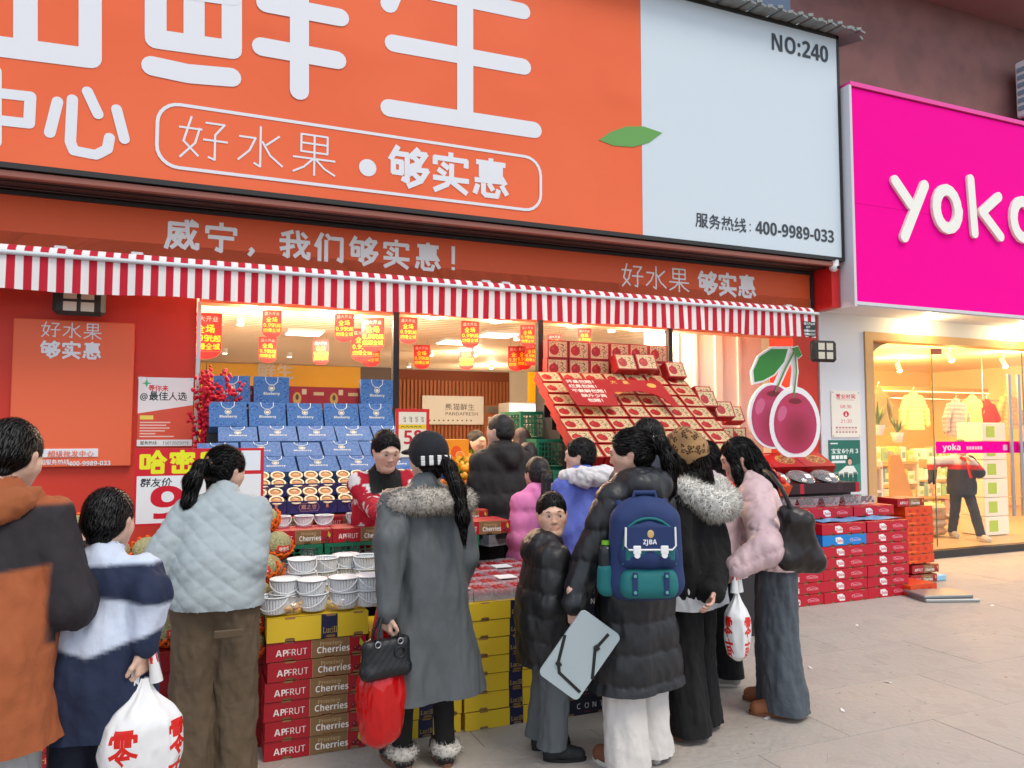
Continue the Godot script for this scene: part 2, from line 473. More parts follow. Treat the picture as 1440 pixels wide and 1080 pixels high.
	"包": [[30,4,8,36],[24,16,86,16,84,60,72,56],[20,36,60,36,60,56,22,56],[20,36,20,84,30,92,92,92,94,78]],
	"赔": [[8,10,38,10,38,62],[8,10,8,62],[22,24,22,56,4,92],[28,70,40,88],[52,14,94,14],[72,2,72,14],[60,22,66,36],[88,22,82,36],[48,40,98,40],[56,54,90,54,90,90,56,90,56,54]],
	"烂": [[18,8,18,50,4,92],[4,28,10,44],[34,20,26,40],[20,58,36,84],[54,6,62,20],[88,4,80,20],[46,30,96,30],[52,56,90,56],[42,90,98,90]],
	"不": [[6,12,94,12],[54,12,6,62],[52,34,52,96],[60,40,92,66]],
	"新": [[28,2,32,12],[8,16,54,16],[18,22,22,34],[46,20,40,34],[4,40,56,40],[6,58,54,58],[30,40,30,94,20,90],[20,66,8,84],[42,66,54,82],[90,6,64,16,64,50,56,94],[64,42,98,42],[82,42,82,96]],
	"缺": [[20,4,8,28],[16,18,46,18],[4,42,50,42],[28,18,28,84],[8,56,8,86,48,86,48,56],[56,24,90,24,90,52],[50,52,98,52],[70,6,70,52,48,94],[74,56,96,94]],
	"斤": [[80,6,26,16],[26,16,24,60,8,94],[26,44,96,44],[66,44,66,96]],
	"少": [[50,4,50,60],[28,24,14,50],[72,22,90,46],[82,52,56,82,14,96]],
	"两": [[6,10,94,10],[14,32,14,96],[14,32,86,32,86,94,74,90],[36,10,34,50,22,74],[36,46,44,70],[62,10,60,50,50,74],[62,46,72,70]],
	"宝": [[50,2,50,12],[8,30,8,16,92,16,92,30],[20,40,80,40],[26,62,74,62],[50,40,50,90],[10,90,90,90],[64,70,74,80]],
	"个": [[50,6,30,34,4,52],[50,6,70,34,96,52],[50,40,50,96]],
	"月": [[24,8,24,60,10,94],[24,8,78,8,78,92,64,86],[24,34,78,34],[24,60,78,60]],
	"杏": [[8,16,92,16],[50,4,50,50],[46,18,8,48],[54,18,92,48],[26,60,74,60,74,94,26,94,26,60]],
	"藏": [[6,12,94,12],[34,4,34,22],[66,4,66,22],[16,28,96,28],[16,28,14,70,4,94],[26,40,26,86,56,86],[26,40,54,40],[26,62,52,62],[52,40,52,62],[40,40,40,86],[64,24,70,60,84,88,95,92,96,78],[90,42,74,72,60,92]],
}

func _ready() -> void:
	rng.seed = 7
	# ---- camera, sky, sun, exposure
	var yaw := deg_to_rad(22.7)
	var pit := deg_to_rad(3.5)
	fw = Vector3(sin(yaw) * cos(pit), sin(pit), -cos(yaw) * cos(pit))
	rt = Vector3(cos(yaw), 0, sin(yaw))
	upv = rt.cross(fw)
	var cam := Camera3D.new()
	cam.name = "camera"
	add_child(cam)
	cam.position = CAM
	cam.rotation = Vector3(pit, -yaw, 0)
	cam.fov = rad_to_deg(2.0 * atan(540.0 / FOCAL))
	cam.near = 0.05; cam.far = 300.0
	cam.current = true
	var env := Environment.new()
	env.background_mode = Environment.BG_SKY
	var sky := Sky.new()
	var sm := ProceduralSkyMaterial.new()
	sm.sky_top_color = Color(0.80, 0.85, 0.92); sm.sky_horizon_color = Color(0.90, 0.92, 0.95)
	sm.ground_horizon_color = Color(0.62, 0.61, 0.60); sm.ground_bottom_color = Color(0.45, 0.44, 0.43)
	sm.sky_curve = 0.2; sm.sun_angle_max = 0.0
	sky.sky_material = sm
	env.sky = sky
	env.background_energy_multiplier = 1.0
	env.tonemap_mode = Environment.TONE_MAPPER_LINEAR
	env.tonemap_exposure = 1.6
	env.sdfgi_enabled = true; env.ssao_enabled = true; env.ssil_enabled = true
	var we := WorldEnvironment.new()
	we.name = "world_environment"
	we.environment = env
	add_child(we)
	var sun := DirectionalLight3D.new()
	sun.name = "sun"
	sun.light_energy = 0.4; sun.light_angular_distance = 25.0; sun.light_color = Color(1.0, 0.97, 0.93)
	sun.shadow_enabled = true
	sun.rotation_degrees = Vector3(-58, 25, 0)
	add_child(sun)

	sans = SystemFont.new(); sans.font_names = PackedStringArray(["Droid Sans"])
	bold = SystemFont.new(); bold.font_names = PackedStringArray(["Droid Sans"]); bold.font_weight = 700
	serif = SystemFont.new(); serif.font_names = PackedStringArray(["Droid Serif"]); serif.font_italic = true
	materials()
	setting()
	front_signs()
	shop_inside()
	neighbour()
	displays()
	people()

func materials() -> void:
	M["weave"] = bump_tex(0.08, 6.0, 256, 3)
	var cz := FastNoiseLite.new()
	cz.seed = 44; cz.frequency = 0.008; cz.fractal_octaves = 3; cz.fractal_type = FastNoiseLite.FRACTAL_RIDGED; cz.fractal_gain = 0.55
	var ct := NoiseTexture2D.new()
	ct.width = 512; ct.height = 512; ct.seamless = true; ct.noise = cz; ct.as_normal_map = true; ct.bump_strength = 8.0
	M["crease"] = ct
	M["white"] = mat(Color(0.9, 0.9, 0.9), 0.6)
	M["black"] = mat(Color(0.06, 0.06, 0.065), 0.5)
	M["dark"] = mat(Color(0.16, 0.15, 0.15), 0.6)
	M["steel"] = mat(Color(0.72, 0.73, 0.74), 0.3, 0.9)
	M["red_wall"] = mat(Color(0.79, 0.20, 0.12), 0.6)
	M["orange"] = mat(Color(0.90, 0.40, 0.24), 0.55)
	M["fascia"] = mat(Color(0.83, 0.33, 0.14), 0.6)  # the signboard's orange, darkened to hold the shade under the overhang
	M["cream"] = mat(Color(0.93, 0.90, 0.85), 0.8)
	M["wood"] = mat(Color(0.66, 0.40, 0.25), 0.6)
	M["light_wood"] = mat(Color(0.80, 0.64, 0.42), 0.6)
	M["plastic_white"] = mat(Color(0.90, 0.91, 0.92), 0.35)
	M["green"] = mat(Color(0.05, 0.42, 0.30), 0.45)
	M["clear"] = glass(0.16, Color(0.95, 0.97, 1.0))
	M["clear"].roughness = 0.08
	M["pane"] = glass(0.02)
	M["pane"].metallic_specular = 0.25
	M["kraft"] = mat(Color(0.62, 0.47, 0.31), 0.9)
	M["ink"] = mat(Color(0.24, 0.26, 0.29), 0.7)
	M["letter"] = mat(Color(0.88, 0.89, 0.91), 0.5)
	M["red_plastic"] = mat(Color(0.78, 0.06, 0.06), 0.3)

func worn(c: Color, sd: int) -> Image:
	# trodden concrete: soft patches, fine grit, old gum and scuffs
	var pr := Print.new(1024, 1024, c)
	var r := RandomNumberGenerator.new()
	r.seed = sd
	for k in 260:
		pr.oval(r.randf() * 1024, r.randf() * 1024, r.randf_range(20, 90), r.randf_range(10, 60), c.darkened(r.randf_range(0.0, 0.045)).lerp(c.lightened(0.03), r.randf() * 0.6), r.randf() * TAU)
	for k in 9000:
		var v := r.randf_range(-0.09, 0.06)
		pr.rect(r.randf() * 1022, r.randf() * 1022, 1 + r.randi() % 3, 1 + r.randi() % 2, c.darkened(-v) if v < 0 else c.lightened(v))
	for k in 46:
		var q := r.randf_range(2, 7)
		pr.oval(r.randf() * 1024, r.randf() * 1024, q, q * r.randf_range(0.5, 1.0), c.darkened(r.randf_range(0.12, 0.32)), r.randf() * TAU)
	for k in 40:
		var a := Vector2(r.randf() * 1024, r.randf() * 1024)
		var d := Vector2.from_angle(r.randf() * TAU) * r.randf_range(20, 90)
		pr.line(PackedVector2Array([a, a + d * 0.5 + Vector2(r.randf_range(-6, 6), 4), a + d]), r.randf_range(1, 3), c.darkened(r.randf_range(0.05, 0.13)) if k % 3 else c.lightened(0.1))
	return pr.im

func setting() -> void:
	# ---- ground and paving slabs
	var g := MB.new()
	g.quad(Vector3(-90, -0.035, 90), Vector3(90, -0.035, 90), Vector3(90, -0.035, -90), Vector3(-90, -0.035, -90))
	struct(put("ground", g, mat(Color(0.42, 0.40, 0.38), 0.95)))
	var pv := Node3D.new()
	pv.name = "pavement"
	add_child(pv)
	struct(pv)
	var bed := MB.new()
	bed.box(Vector3(4.0, -0.03, 3.6), Vector3(22, 0.04, 7.6))
	put("joint_bed", bed, mat(Color(0.56, 0.54, 0.51), 0.95), pv)
	var slabs := []
	for k in 4:
		var c := Color(0.655, 0.625, 0.595).lerp(Color(0.67, 0.635, 0.60), k / 3.0)
		var m := mat(Color.WHITE, 0.75)
		m.albedo_texture = ImageTexture.create_from_image(worn(c, 20 + k))
		m.uv1_triplanar = true; m.uv1_world_triplanar = true
		m.uv1_scale = Vector3.ONE * (0.45 + 0.07 * k)
		m.normal_enabled = true; m.normal_texture = bump_tex(0.06, 3.0, 512, 5, 9); m.normal_scale = 0.35
		slabs.append(m)
	var sl := MB.new()
	sl.bev(Vector3.ZERO, Vector3(1.197, 0.03, 0.597), 0.0015)
	var slm := sl.mesh()
	for iz in 13:
		for ix in 18:
			var o := put("slab", slm, slabs[rng.randi() % 4], pv)
			o.position = Vector3(-7.0 + ix * 1.2 + (0.6 if iz % 2 else 0.0), -0.0152 + rng.randf_range(-0.001, 0.001), -0.1 + iz * 0.6)
			o.rotation.z = rng.randf_range(-0.0008, 0.0008)
	# ---- the fruit shop's shell
	var sh := thing("fruit_shop", "fruit shop with red walls and a wide lit open front", "shop")
	var b := MB.new()
	b.box(Vector3(-3.47, 1.5, -0.1), Vector3(7.0, 3.0, 0.2))
	put("wall", b, M["red_wall"], sh).set_meta("label", "plain red front wall")
	b = MB.new()
	b.box(Vector3(0.05, 1.33, 0.0), Vector3(0.03, 2.66, 0.06))
	put("edge_trim", b, M["steel"], sh)
	b = MB.new()
	b.box(Vector3(6.59, 1.5, -0.2), Vector3(0.36, 3.0, 0.4))
	put("pillar", b, M["red_wall"], sh)
	b = MB.new()
	b.box(Vector3(3.3, 2.83, -0.1), Vector3(6.5, 0.34, 0.18))
	put("lintel", b, mat(Color(0.86, 0.50, 0.36), 0.7), sh)
	b = MB.new()
	b.box(Vector3(-0.12, 1.5, -4.7), Vector3(0.2, 3.0, 9.0))
	put("side_wall", b, M["cream"], sh)
	b = MB.new()
	b.box(Vector3(8.9, 1.5, -8.0), Vector3(0.2, 3.0, 3.0))
	b.box(Vector3(6.9, 1.5, -3.4), Vector3(0.2, 3.0, 6.0))
	b.box(Vector3(7.9, 1.5, -6.5), Vector3(2.1, 3.0, 0.2))
	put("side_wall", b, M["cream"], sh)
	b = MB.new()
	b.box(Vector3(4.4, 1.5, -9.3), Vector3(9.2, 3.0, 0.2))
	put("rear_wall", b, M["cream"], sh)
	b = MB.new()
	b.box(Vector3(3.5, 3.05, -4.6), Vector3(11.2, 0.1, 9.4))
	put("ceiling", b, M["cream"], sh)
	b = MB.new()
	b.box(Vector3(4.4, 0.0, -4.7), Vector3(9.2, 0.04, 9.2))
	put("shop_floor", b, mat(Color(0.62, 0.58, 0.53), 0.4), sh)
	for p in [1.73, 3.19, 4.72]:
		b = MB.new()
		b.box(Vector3(p, 1.35, -0.02), Vector3(0.055, 2.7, 0.07))
		put("post", b, M["black"], sh)
	b = MB.new()
	b.box(Vector3(5.58, 1.4, -0.55), Vector3(1.64, 2.7, 0.05))
	put("window_back", b, mat(Color(0.93, 0.90, 0.86), 0.7), sh)
	for p in [[5.15, 0.07], [5.42, 0.04], [5.75, 0.10], [6.05, 0.04]]:  # thin pale strips, standing in for soft vertical reflections on the panel
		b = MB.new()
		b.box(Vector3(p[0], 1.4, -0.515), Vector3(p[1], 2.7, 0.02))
		put("reflection_band", b, mat(Color(0.94, 0.90, 0.85), 0.6), sh)
	# panes between the posts
	for p in [[0.88, 1.64], [2.46, 1.40], [3.955, 1.47]]:
		if p[0] > 2 and p[0] < 3: continue
		for e in [-0.25, 0.25]:
			var hw: float = p[1] * 0.249
			var cx: float = p[0] + p[1] * e
			b = MB.new(); b.quad(Vector3(cx - hw, 0.05, -0.03), Vector3(cx + hw, 0.05, -0.03), Vector3(cx + hw, 2.65, -0.03), Vector3(cx - hw, 2.65, -0.03))
			put("pane", b, M["pane"], sh)
	# upper floors of the building
	var ub := thing("upper_building", "dull maroon upper wall rising above the shop signs", "building")
	b = MB.new()
	b.box(Vector3(5.0, 7.6, -5.0), Vector3(30, 9.0, 9.4))
	var mw := mat(Color.WHITE, 0.85)
	mw.albedo_texture = noise_tex(0.01, Color(0.50, 0.36, 0.34), Color(0.55, 0.39, 0.37), 512, 5, 4)
	mw.uv1_triplanar = true; mw.uv1_scale = Vector3.ONE * 0.35
	put("wall", b, mw, ub)
	b = MB.new()
	b.box(Vector3(13.0, 7.62, 0.05), Vector3(13.0, 0.34, 0.72))
	put("ledge", b, mat(Color(0.58, 0.42, 0.40), 0.8), ub)
	for k in 46:
		b = MB.new()
		b.cyl(Vector3(8.0 + k * 0.16, 7.79, 0.3), Vector3(8.0 + k * 0.16, 8.7, 0.3), 0.022, 0.022, 6)
		put("railing_bar", b, mat(Color(0.55, 0.48, 0.45), 0.5), ub)
	var ac := thing("air_conditioner", "white outdoor air conditioner unit hung on the maroon wall", "air conditioner", Vector3(11.15, 6.0, 0.02))
	b = MB.new(); b.bev(Vector3(0, 0.4, 0), Vector3(0.9, 0.8, 0.36), 0.02)
	put("casing", b, M["plastic_white"], ac)
	for k in 9:
		b = MB.new(); b.box(Vector3(0, 0.1 + k * 0.075, 0.192), Vector3(0.8, 0.02, 0.02))
		put("grille_bar", b, mat(Color(0.5, 0.6, 0.66), 0.5), ac)
	for k in 6:
		b = MB.new(); b.box(Vector3(-0.455, 0.12 + k * 0.11, 0), Vector3(0.02, 0.06, 0.28))
		put("side_vent", b, mat(Color(0.5, 0.6, 0.66), 0.5), ac)
	for s in [-0.35, 0.35]:
		b = MB.new()
		b.box(Vector3(s, -0.03, -0.03), Vector3(0.04, 0.05, 0.46))
		b.box(Vector3(s, -0.22, -0.22), Vector3(0.035, 0.4, 0.035))
		put("bracket", b, M["dark"], ac)
	var ac2 := thing("roof_condenser", "dark blue and grey condenser box on top of the signboard", "air conditioner", Vector3(5.7, 6.14, 0.12))
	b = MB.new(); b.bev(Vector3(0, 0.3, 0), Vector3(1.0, 0.6, 0.4), 0.02)
	put("casing", b, mat(Color(0.28, 0.36, 0.47), 0.5), ac2)
	b = MB.new(); b.box(Vector3(0.1, 0.03, 0.21), Vector3(1.15, 0.05, 0.05))
	put("base_rail", b, M["steel"], ac2)
	b = MB.new()
	for k in 4: b.box(Vector3(-0.4 + k * 0.08, 0.32, 0.205), Vector3(0.03, 0.42, 0.02))
	put("louvre", b, M["white"], ac2)

func sg(px: float, py: float, z := 0.46) -> Vector2:
	var p := onz(px, py, z)
	return Vector2(p.x, p.y)
func front_signs() -> void:
	var b := MB.new()
	# ---- great signboard
	var s := thing("main_signboard", "huge orange and white shop signboard with large white characters", "signboard")
	b = MB.new(); b.box(Vector3(0.4, 4.785, 0.43), Vector3(7.4, 2.53, 0.06))
	var og := mat(Color.WHITE, 0.42)
	og.albedo_texture = noise_tex(0.004, Color(0.915, 0.42, 0.27), Color(0.93, 0.44, 0.29), 256, 3, 8)
	og.uv1_triplanar = true; og.uv1_scale = Vector3.ONE * 0.3
	og.normal_enabled = true; og.normal_texture = bump_tex(0.01, 2.0, 256, 2, 6); og.normal_scale = 0.5
	og.roughness = 0.65; og.metallic_specular = 0.3
	put("orange_banner", b, og, s)
	b = MB.new(); b.box(Vector3(5.405, 4.785, 0.43), Vector3(2.606, 2.53, 0.06))
	put("white_banner", b, mat(Color(0.80, 0.85, 0.88), 0.42), s)
	b = MB.new()
	b.box(Vector3(1.9, 3.50, 0.42), Vector3(9.66, 0.04, 0.10))
	b.box(Vector3(6.725, 4.785, 0.42), Vector3(0.03, 2.6, 0.10))
	b.box(Vector3(1.9, 6.07, 0.42), Vector3(9.66, 0.04, 0.10))
	put("frame", b, M["dark"], s)
	b = MB.new()
	b.box(Vector3(1.8, 4.78, 0.2), Vector3(9.7, 2.4, 0.38))
	put("backing", b, M["dark"], s)
	var I := Transform3D(Basis.IDENTITY, Vector3(0, 0, 0.46))
	var W := 0.155
	b = MB.new()
	var zz := 0.003
	var nst := 0
	for st in [
		# right-hand part of the first character
		[[36, -90], [36, 68]], [[127, -90], [127, 82]], [[-12, 64], [127, 82]], [[-12, -35], [127, -18]],
		# second character
		[[219, -75], [219, 52]], [[273, -75], [273, 60]], [[326, -60], [326, 66]], [[219, 55], [326, 70]], [[219, -20], [326, -5]],
		[[214, 93], [265, 104], [325, 109]], [[368, 66], [474, 85]], [[374, 5], [478, 25]], [[421, -80], [421, 128]],
		# third character
		[[547, 6], [575, -60]], [[565, -20], [735, 16]], [[553, 61], [736, 94]], [[547, 152], [751, 183]], [[654, -110], [654, 165]],
		]:
		var p := []
		for q in st: p.append(sg(q[0], q[1]))
		zz = stroke(b, p, W, I, zz, true)
		nst += 1
		if nst in [4, 13, 18]:
			put("large_character", b, M["letter"], s)
			b = MB.new(); zz = 0.003
	for st in [[[-6, 100], [-6, 200]], [[-12, 130], [43, 136], [41, 174], [-12, 168]], [[81, 143], [70, 187]], [[102, 140], [99, 200], [104, 212], [135, 218], [151, 210], [154, 194]], [[123, 129], [138, 161]], [[164, 154], [175, 196]]]:
		var p := []
		for q in st: p.append(sg(q[0], q[1]))
		zz = stroke(b, p, 0.075, I, zz, true)
		nst += 1
		if nst in [20, 24]:
			put("middle_character", b, M["letter"], s)
			b = MB.new(); zz = 0.003
	# framed slogan
	b = MB.new()
	var L := sg(221, 190).x
	var R := sg(760, 250).x
	var Tp := sg(490, 183).y
	var Bt := sg(490, 265).y
	var r := 0.16
	var ring := []
	for cn in [[R - r, Tp - r, 0], [L + r, Tp - r, 1], [L + r, Bt + r, 2], [R - r, Bt + r, 3]]:
		for k in 7:
			var an: float = PI * 0.5 * (cn[2] + k / 6.0)
			ring.append(Vector2(cn[0] + cos(an) * r, cn[1] + sin(an) * r))
	ring.append(ring[0])
	stroke(b, ring, 0.026, I, 0.003)
	var hh := (Tp - Bt)
	put("slogan_frame", b, M["letter"], s)
	han_parts("slogan_character", "好水果", Vector2(sg(249, 200).x, Bt + hh * 0.12), hh * 0.76, 0.042, I, 1.12, M["letter"], s)
	han_parts("slogan_character", "够实惠", Vector2(sg(546, 240).x, Bt + hh * 0.14), hh * 0.72, 0.13, I, 1.06, M["letter"], s)
	b = MB.new()
	for k in 20:
		var c := sg(517, 236)
		var d := 0.075
		b.tri(Vector3(c.x, c.y, 0.464), Vector3(c.x + cos(TAU * k / 20) * d, c.y + sin(TAU * k / 20) * d, 0.464), Vector3(c.x + cos(TAU * (k + 1) / 20) * d, c.y + sin(TAU * (k + 1) / 20) * d, 0.464))
	put("slogan_dot", b, M["letter"], s)
	# leaf print, number and telephone
	b = MB.new()
	var lf := PackedVector2Array()
	for q in [[842, 197], [858, 186], [880, 178], [905, 178], [931, 187], [912, 201], [890, 207], [862, 205]]: lf.append(sg(q[0], q[1]))
	b.poly(lf, 0.463, 0.465)
	put("leaf_print", b, mat(Color(0.38, 0.62, 0.30), 0.6), s)
	words("number", "NO:240", Vector3(sg(1083, 70).x, sg(1120, 78).y, 0.464), 0.185, M["ink"], s, bold, 0.93)
	han_parts("hotline_character", "服务热线：", Vector2(sg(978, 315).x, sg(1000, 322).y), 0.155, 0.10, I, 1.05, M["ink"], s)
	words("hotline_number", "400-9989-033", Vector3(sg(1062, 320).x, sg(1062, 328).y, 0.464), 0.135, M["ink"], s, bold, 0.95)
	# corrugated cap over the signboard
	var cr := thing("corrugated_cap", "weathered corrugated metal strip capping the white end of signboard", "roof sheet")
	b = MB.new()
	var x := 2.5
	while x < 6.95:
		b.box(Vector3(x, 6.125 + 0.012 * (int(x * 7.7) % 3), 0.36), Vector3(0.07, 0.03, 0.62), Basis.from_euler(Vector3(0.12, 0, 0.25)))
		b.box(Vector3(x + 0.07, 6.12, 0.36), Vector3(0.075, 0.018, 0.60), Basis.from_euler(Vector3(0.12, 0, -0.2)))
		x += 0.14
	put("sheet", b, mat(Color(0.55, 0.57, 0.56), 0.55, 0.3), cr)
	b = MB.new(); b.bev(Vector3(6.85, 6.12, 0.4), Vector3(0.26, 0.03, 0.4), 0.005, Basis.from_euler(Vector3(0.1, 0.3, -0.25)))
	put("bent_end", b, mat(Color(0.50, 0.58, 0.55), 0.5, 0.3), cr)
	# ---- slatted soffit below the signboard
	var sf := thing("slatted_soffit", "dark brown slatted soffit below the orange signboard", "soffit")
	for k in 5:
		b = MB.new(); b.bev(Vector3(1.9, 3.445 + 0.006 * (k % 2), 0.125 + k * 0.075), Vector3(9.6, 0.05, 0.05), 0.006)
		put("slat", b, mat(Color(0.22, 0.15, 0.14) if k < 4 else Color(0.60, 0.36, 0.30), 0.5), sf)
	b = MB.new(); b.box(Vector3(1.9, 3.49, 0.2), Vector3(9.6, 0.02, 0.42))
	put("cover", b, M["black"], sf)
	# ---- fascia with the greeting
	var fa := thing("fascia_board", "long orange fascia strip with white characters above the awning", "signboard")
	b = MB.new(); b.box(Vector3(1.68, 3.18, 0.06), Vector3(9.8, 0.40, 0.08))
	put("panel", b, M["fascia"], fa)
	b = MB.new()
	b.box(Vector3(1.68, 3.395, 0.075), Vector3(9.86, 0.03, 0.10))
	b.box(Vector3(1.68, 2.965, 0.075), Vector3(9.86, 0.03, 0.10))
	b.box(Vector3(6.60, 3.18, 0.075), Vector3(0.035, 0.40, 0.10))
	put("frame", b, M["dark"], fa)
	var J := Transform3D(Basis.IDENTITY, Vector3(0, 0, 0.10))
	var fl := mat(Color(0.90, 0.90, 0.89), 0.6)
	han_parts("greeting_character", "威宁，我们够实惠！", Vector2(sg(232, 330, 0.1).x, 3.06), 0.26, 0.13, J, 1.15, fl, fa)
	han_parts("slogan_character", "好水果", Vector2(sg(873, 390, 0.1).x, 3.05), 0.275, 0.06, J, 1.05, fl, fa)
	han_parts("slogan_character", "够实惠", Vector2(sg(981, 390, 0.1).x, 3.055), 0.255, 0.14, J, 1.04, fl, fa)
	# red end block and camera
	b = MB.new(); b.bev(Vector3(6.685, 3.2, 0.17), Vector3(0.12, 0.46, 0.44), 0.005)
	put("end_block", b, mat(Color(0.80, 0.12, 0.12), 0.5), fa)
	var cc := thing("security_camera", "small white dome camera under the corner of the signboard", "camera", Vector3(6.63, 3.44, 0.42))
	b = MB.new(); b.cyl(Vector3(0, 0.0, 0), Vector3(0, 0.05, 0), 0.05, 0.055, 14)
	put("mount", b, M["white"], cc)
	b = MB.new(); b.ball(Vector3(0, -0.02, 0), Vector3(0.055, 0.055, 0.055))
	put("dome", b, M["white"], cc)
	b = MB.new(); b.cyl(Vector3(0.01, -0.03, 0.03), Vector3(0.012, -0.035, 0.06), 0.02, 0.02, 10)
	put("lens", b, M["black"], cc)
	# ---- awning
	var aw := thing("striped_awning", "red and white striped awning with hanging valance over shop front", "awning")
	var pr := Print.new(2048, 4, Color(0.90, 0.89, 0.88))
	for k in 94:
		pr.rect(int(k * 2048.0 / 94), 0, 11, 4, Color(0.74, 0.07, 0.17))
	var stripe := paper(pr.im, 0.85)
	stripe.backlight_enabled = true; stripe.backlight = Color(0.25, 0.25, 0.25)
	b = MB.new()
	var x0 := -3.55
	var x1 := 6.30
	var nseg := 176
	for k in nseg:
		for row in 7:
			var q := []
			for c in [[0, 0], [1, 0], [1, 1], [0, 1]]:
				var u: float = (k + c[0]) / float(nseg)
				var vv: float = minf((row + c[1]) / 4.0, 1.0)
				var over: float = maxf((row + c[1]) / 4.0 - 1.0, 0.0) / 0.75
				var y := lerpf(2.605 + 0.006 * sin(u * 60) + 0.008 * sin(u * 17 + 1), 2.86, vv) + 0.085 * sin(over * PI / 2)
				q.append(Vector3(lerpf(x0, x1, u), y, 0.455 - 0.10 * (1.0 - cos(over * PI / 2)) + (1 - vv) * (0.012 * sin(u * nseg * 1.57) + 0.012 * sin(u * 40))))
			b.quad(q[0], q[1], q[2], q[3], Vector2(k / float(nseg), 1), Vector2((k + 1) / float(nseg), 0))
	put("valance", b, stripe, aw)
	b = MB.new()
	b.quad(Vector3(x0, 2.945, 0.355), Vector3(x1, 2.945, 0.355), Vector3(x1, 2.98, 0.13), Vector3(x0, 2.98, 0.13))
	b.quad(Vector3(x0, 2.975, 0.13), Vector3(x1, 2.975, 0.13), Vector3(x1, 2.94, 0.355), Vector3(x0, 2.94, 0.355))
	put("canopy", b, stripe, aw)
	b = MB.new(); b.tube([Vector3(x0, 2.865, 0.468), Vector3(x1 + 0.03, 2.865, 0.468)], 0.017, 10)
	put("front_bar", b, mat(Color(0.80, 0.83, 0.84), 0.4), aw)
	for p in [-2.3, -0.95, -0.42, 2.55, 2.75, 6.2]:
		b = MB.new()
		b.bev(Vector3(p, 2.985, 0.15), Vector3(0.09, 0.035, 0.07), 0.008)
		b.bev(Vector3(p + 0.02, 2.955, 0.2), Vector3(0.04, 0.04, 0.08), 0.008)
		put("bracket", b, M["white"], aw)
	pr = Print.new(256, 256, Color(0.16, 0.20, 0.20))
	for k in 4:
		print_han(pr, "盛大开业场" if k < 1 else "业开", 14 + 40 * int(k == 1), 14 + k * 60, 44, Color(0.9, 0.9, 0.9), 0.11)
		if k > 1: print_text(pr, "1398672777", 10, 60 + k * 60, 34, Color(0.9, 0.9, 0.9))
	b = MB.new(); b.box(Vector3(6.20, 2.69, 0.474), Vector3(0.17, 0.16, 0.004))
	put("notice_patch", b, paper(pr.im), aw)
	# ---- floodlights
	flood(onz(112, 424, 0.17), 0.0, "black floodlight with four square cells on the red wall", 0.36, 0.22)
	flood(Vector3(6.52, 2.47, 0.34), -0.15, "black floodlight with four square cells above the cherry cutout", 0.32, 0.24)
	# ---- orange board on the red wall
	var ob := thing("wall_board", "orange board with white slogan on the red wall", "signboard")
	var p0 := onz(20, 447, 0.03)
	var p1 := onz(184, 655, 0.03)
	b = MB.new(); b.bev(Vector3((p0.x + p1.x) / 2, (p0.y + p1.y) / 2, 0.022), Vector3(p1.x - p0.x, p0.y - p1.y, 0.05), 0.006)
	put("panel", b, M["orange"], ob)
	var K := Transform3D(Basis.IDENTITY, Vector3(0, 0, 0.047))
	han_parts("slogan_character", "好水果", sg(57, 475, 0.05), 0.135, 0.065, K, 1.06, M["letter"], ob)
	han_parts("slogan_character", "够实惠", sg(56, 503, 0.05), 0.135, 0.14, K, 1.06, M["letter"], ob)
	han_parts("hotline_character", "全国服务热线：", sg(46, 654, 0.05), 0.04, 0.10, K, 1.02, M["letter"], ob)
	words("hotline_number", "400-9989-033", Vector3(sg(96, 655, 0.05).x, sg(96, 655, 0.05).y, 0.05), 0.034, M["letter"], ob, bold, 1.0)
	b = MB.new(); b.bev(Vector3(sg(96, 637, 0.05).x, sg(96, 637, 0.05).y, 0.05), Vector3(0.41, 0.065, 0.006), 0.002)
	put("label_strip", b, M["letter"], ob)
	K.origin.z = 0.054
	han_parts("label_character", "超级批发中心", sg(67, 643, 0.05), 0.05, 0.10, K, 1.05, M["orange"], ob)
	# ---- job poster
	pr = Print.new(420, 540, Color(0.92, 0.92, 0.92))
	pr.fill(PackedVector2Array([Vector2(0, 285), Vector2(420, 215), Vector2(420, 490), Vector2(0, 490)]), Color(0.85, 0.33, 0.24))
	print_han(pr, "等你来", 75, 62, 50, Color(0.82, 0.16, 0.14), 0.12, 1.02)
	print_text(pr, "@", 12, 180, 52, Color(0.16, 0.2, 0.22))
	print_han(pr, "最佳人选", 82, 112, 70, Color(0.16, 0.2, 0.22), 0.11, 1.04)
	pr.rect(18, 300, 100, 32, Color(0.93, 0.86, 0.4))
	for k in 6: pr.rect(18, 350 + k * 22, [230, 200, 225, 190, 120, 260][k], 9, Color(0.93, 0.8, 0.76))
	print_han(pr, "服务热线：", 24, 500, 30, Color(0.2, 0.2, 0.22), 0.1)
	print_text(pr, "15012025015", 190, 528, 24, Color(0.2, 0.2, 0.22), sans)
	pr.fill(PackedVector2Array([Vector2(62, 15), Vector2(70, 42), Vector2(100, 48), Vector2(70, 55), Vector2(62, 82), Vector2(52, 55), Vector2(22, 48), Vector2(52, 42)]), Color(0.3, 0.7, 0.45))
	var pa := thing("job_poster", "white and red paper poster taped beside the shop opening", "poster")
	var a := onz(195, 530, 0.01)
	var c := onz(270, 627, 0.01)
	b = MB.new(); b.quad(Vector3(a.x, c.y, 0.008), Vector3(c.x, c.y, 0.012), Vector3(c.x, a.y, 0.008), Vector3(a.x, a.y, 0.010))
	put("sheet", b, paper(pr.im), pa)
	for q in [[a.x + 0.02, a.y - 0.01], [c.x - 0.02, a.y - 0.01]]:
		b = MB.new(); b.box(Vector3(q[0], q[1], 0.012), Vector3(0.05, 0.025, 0.002))
		put("tape", b, M["clear"], pa)

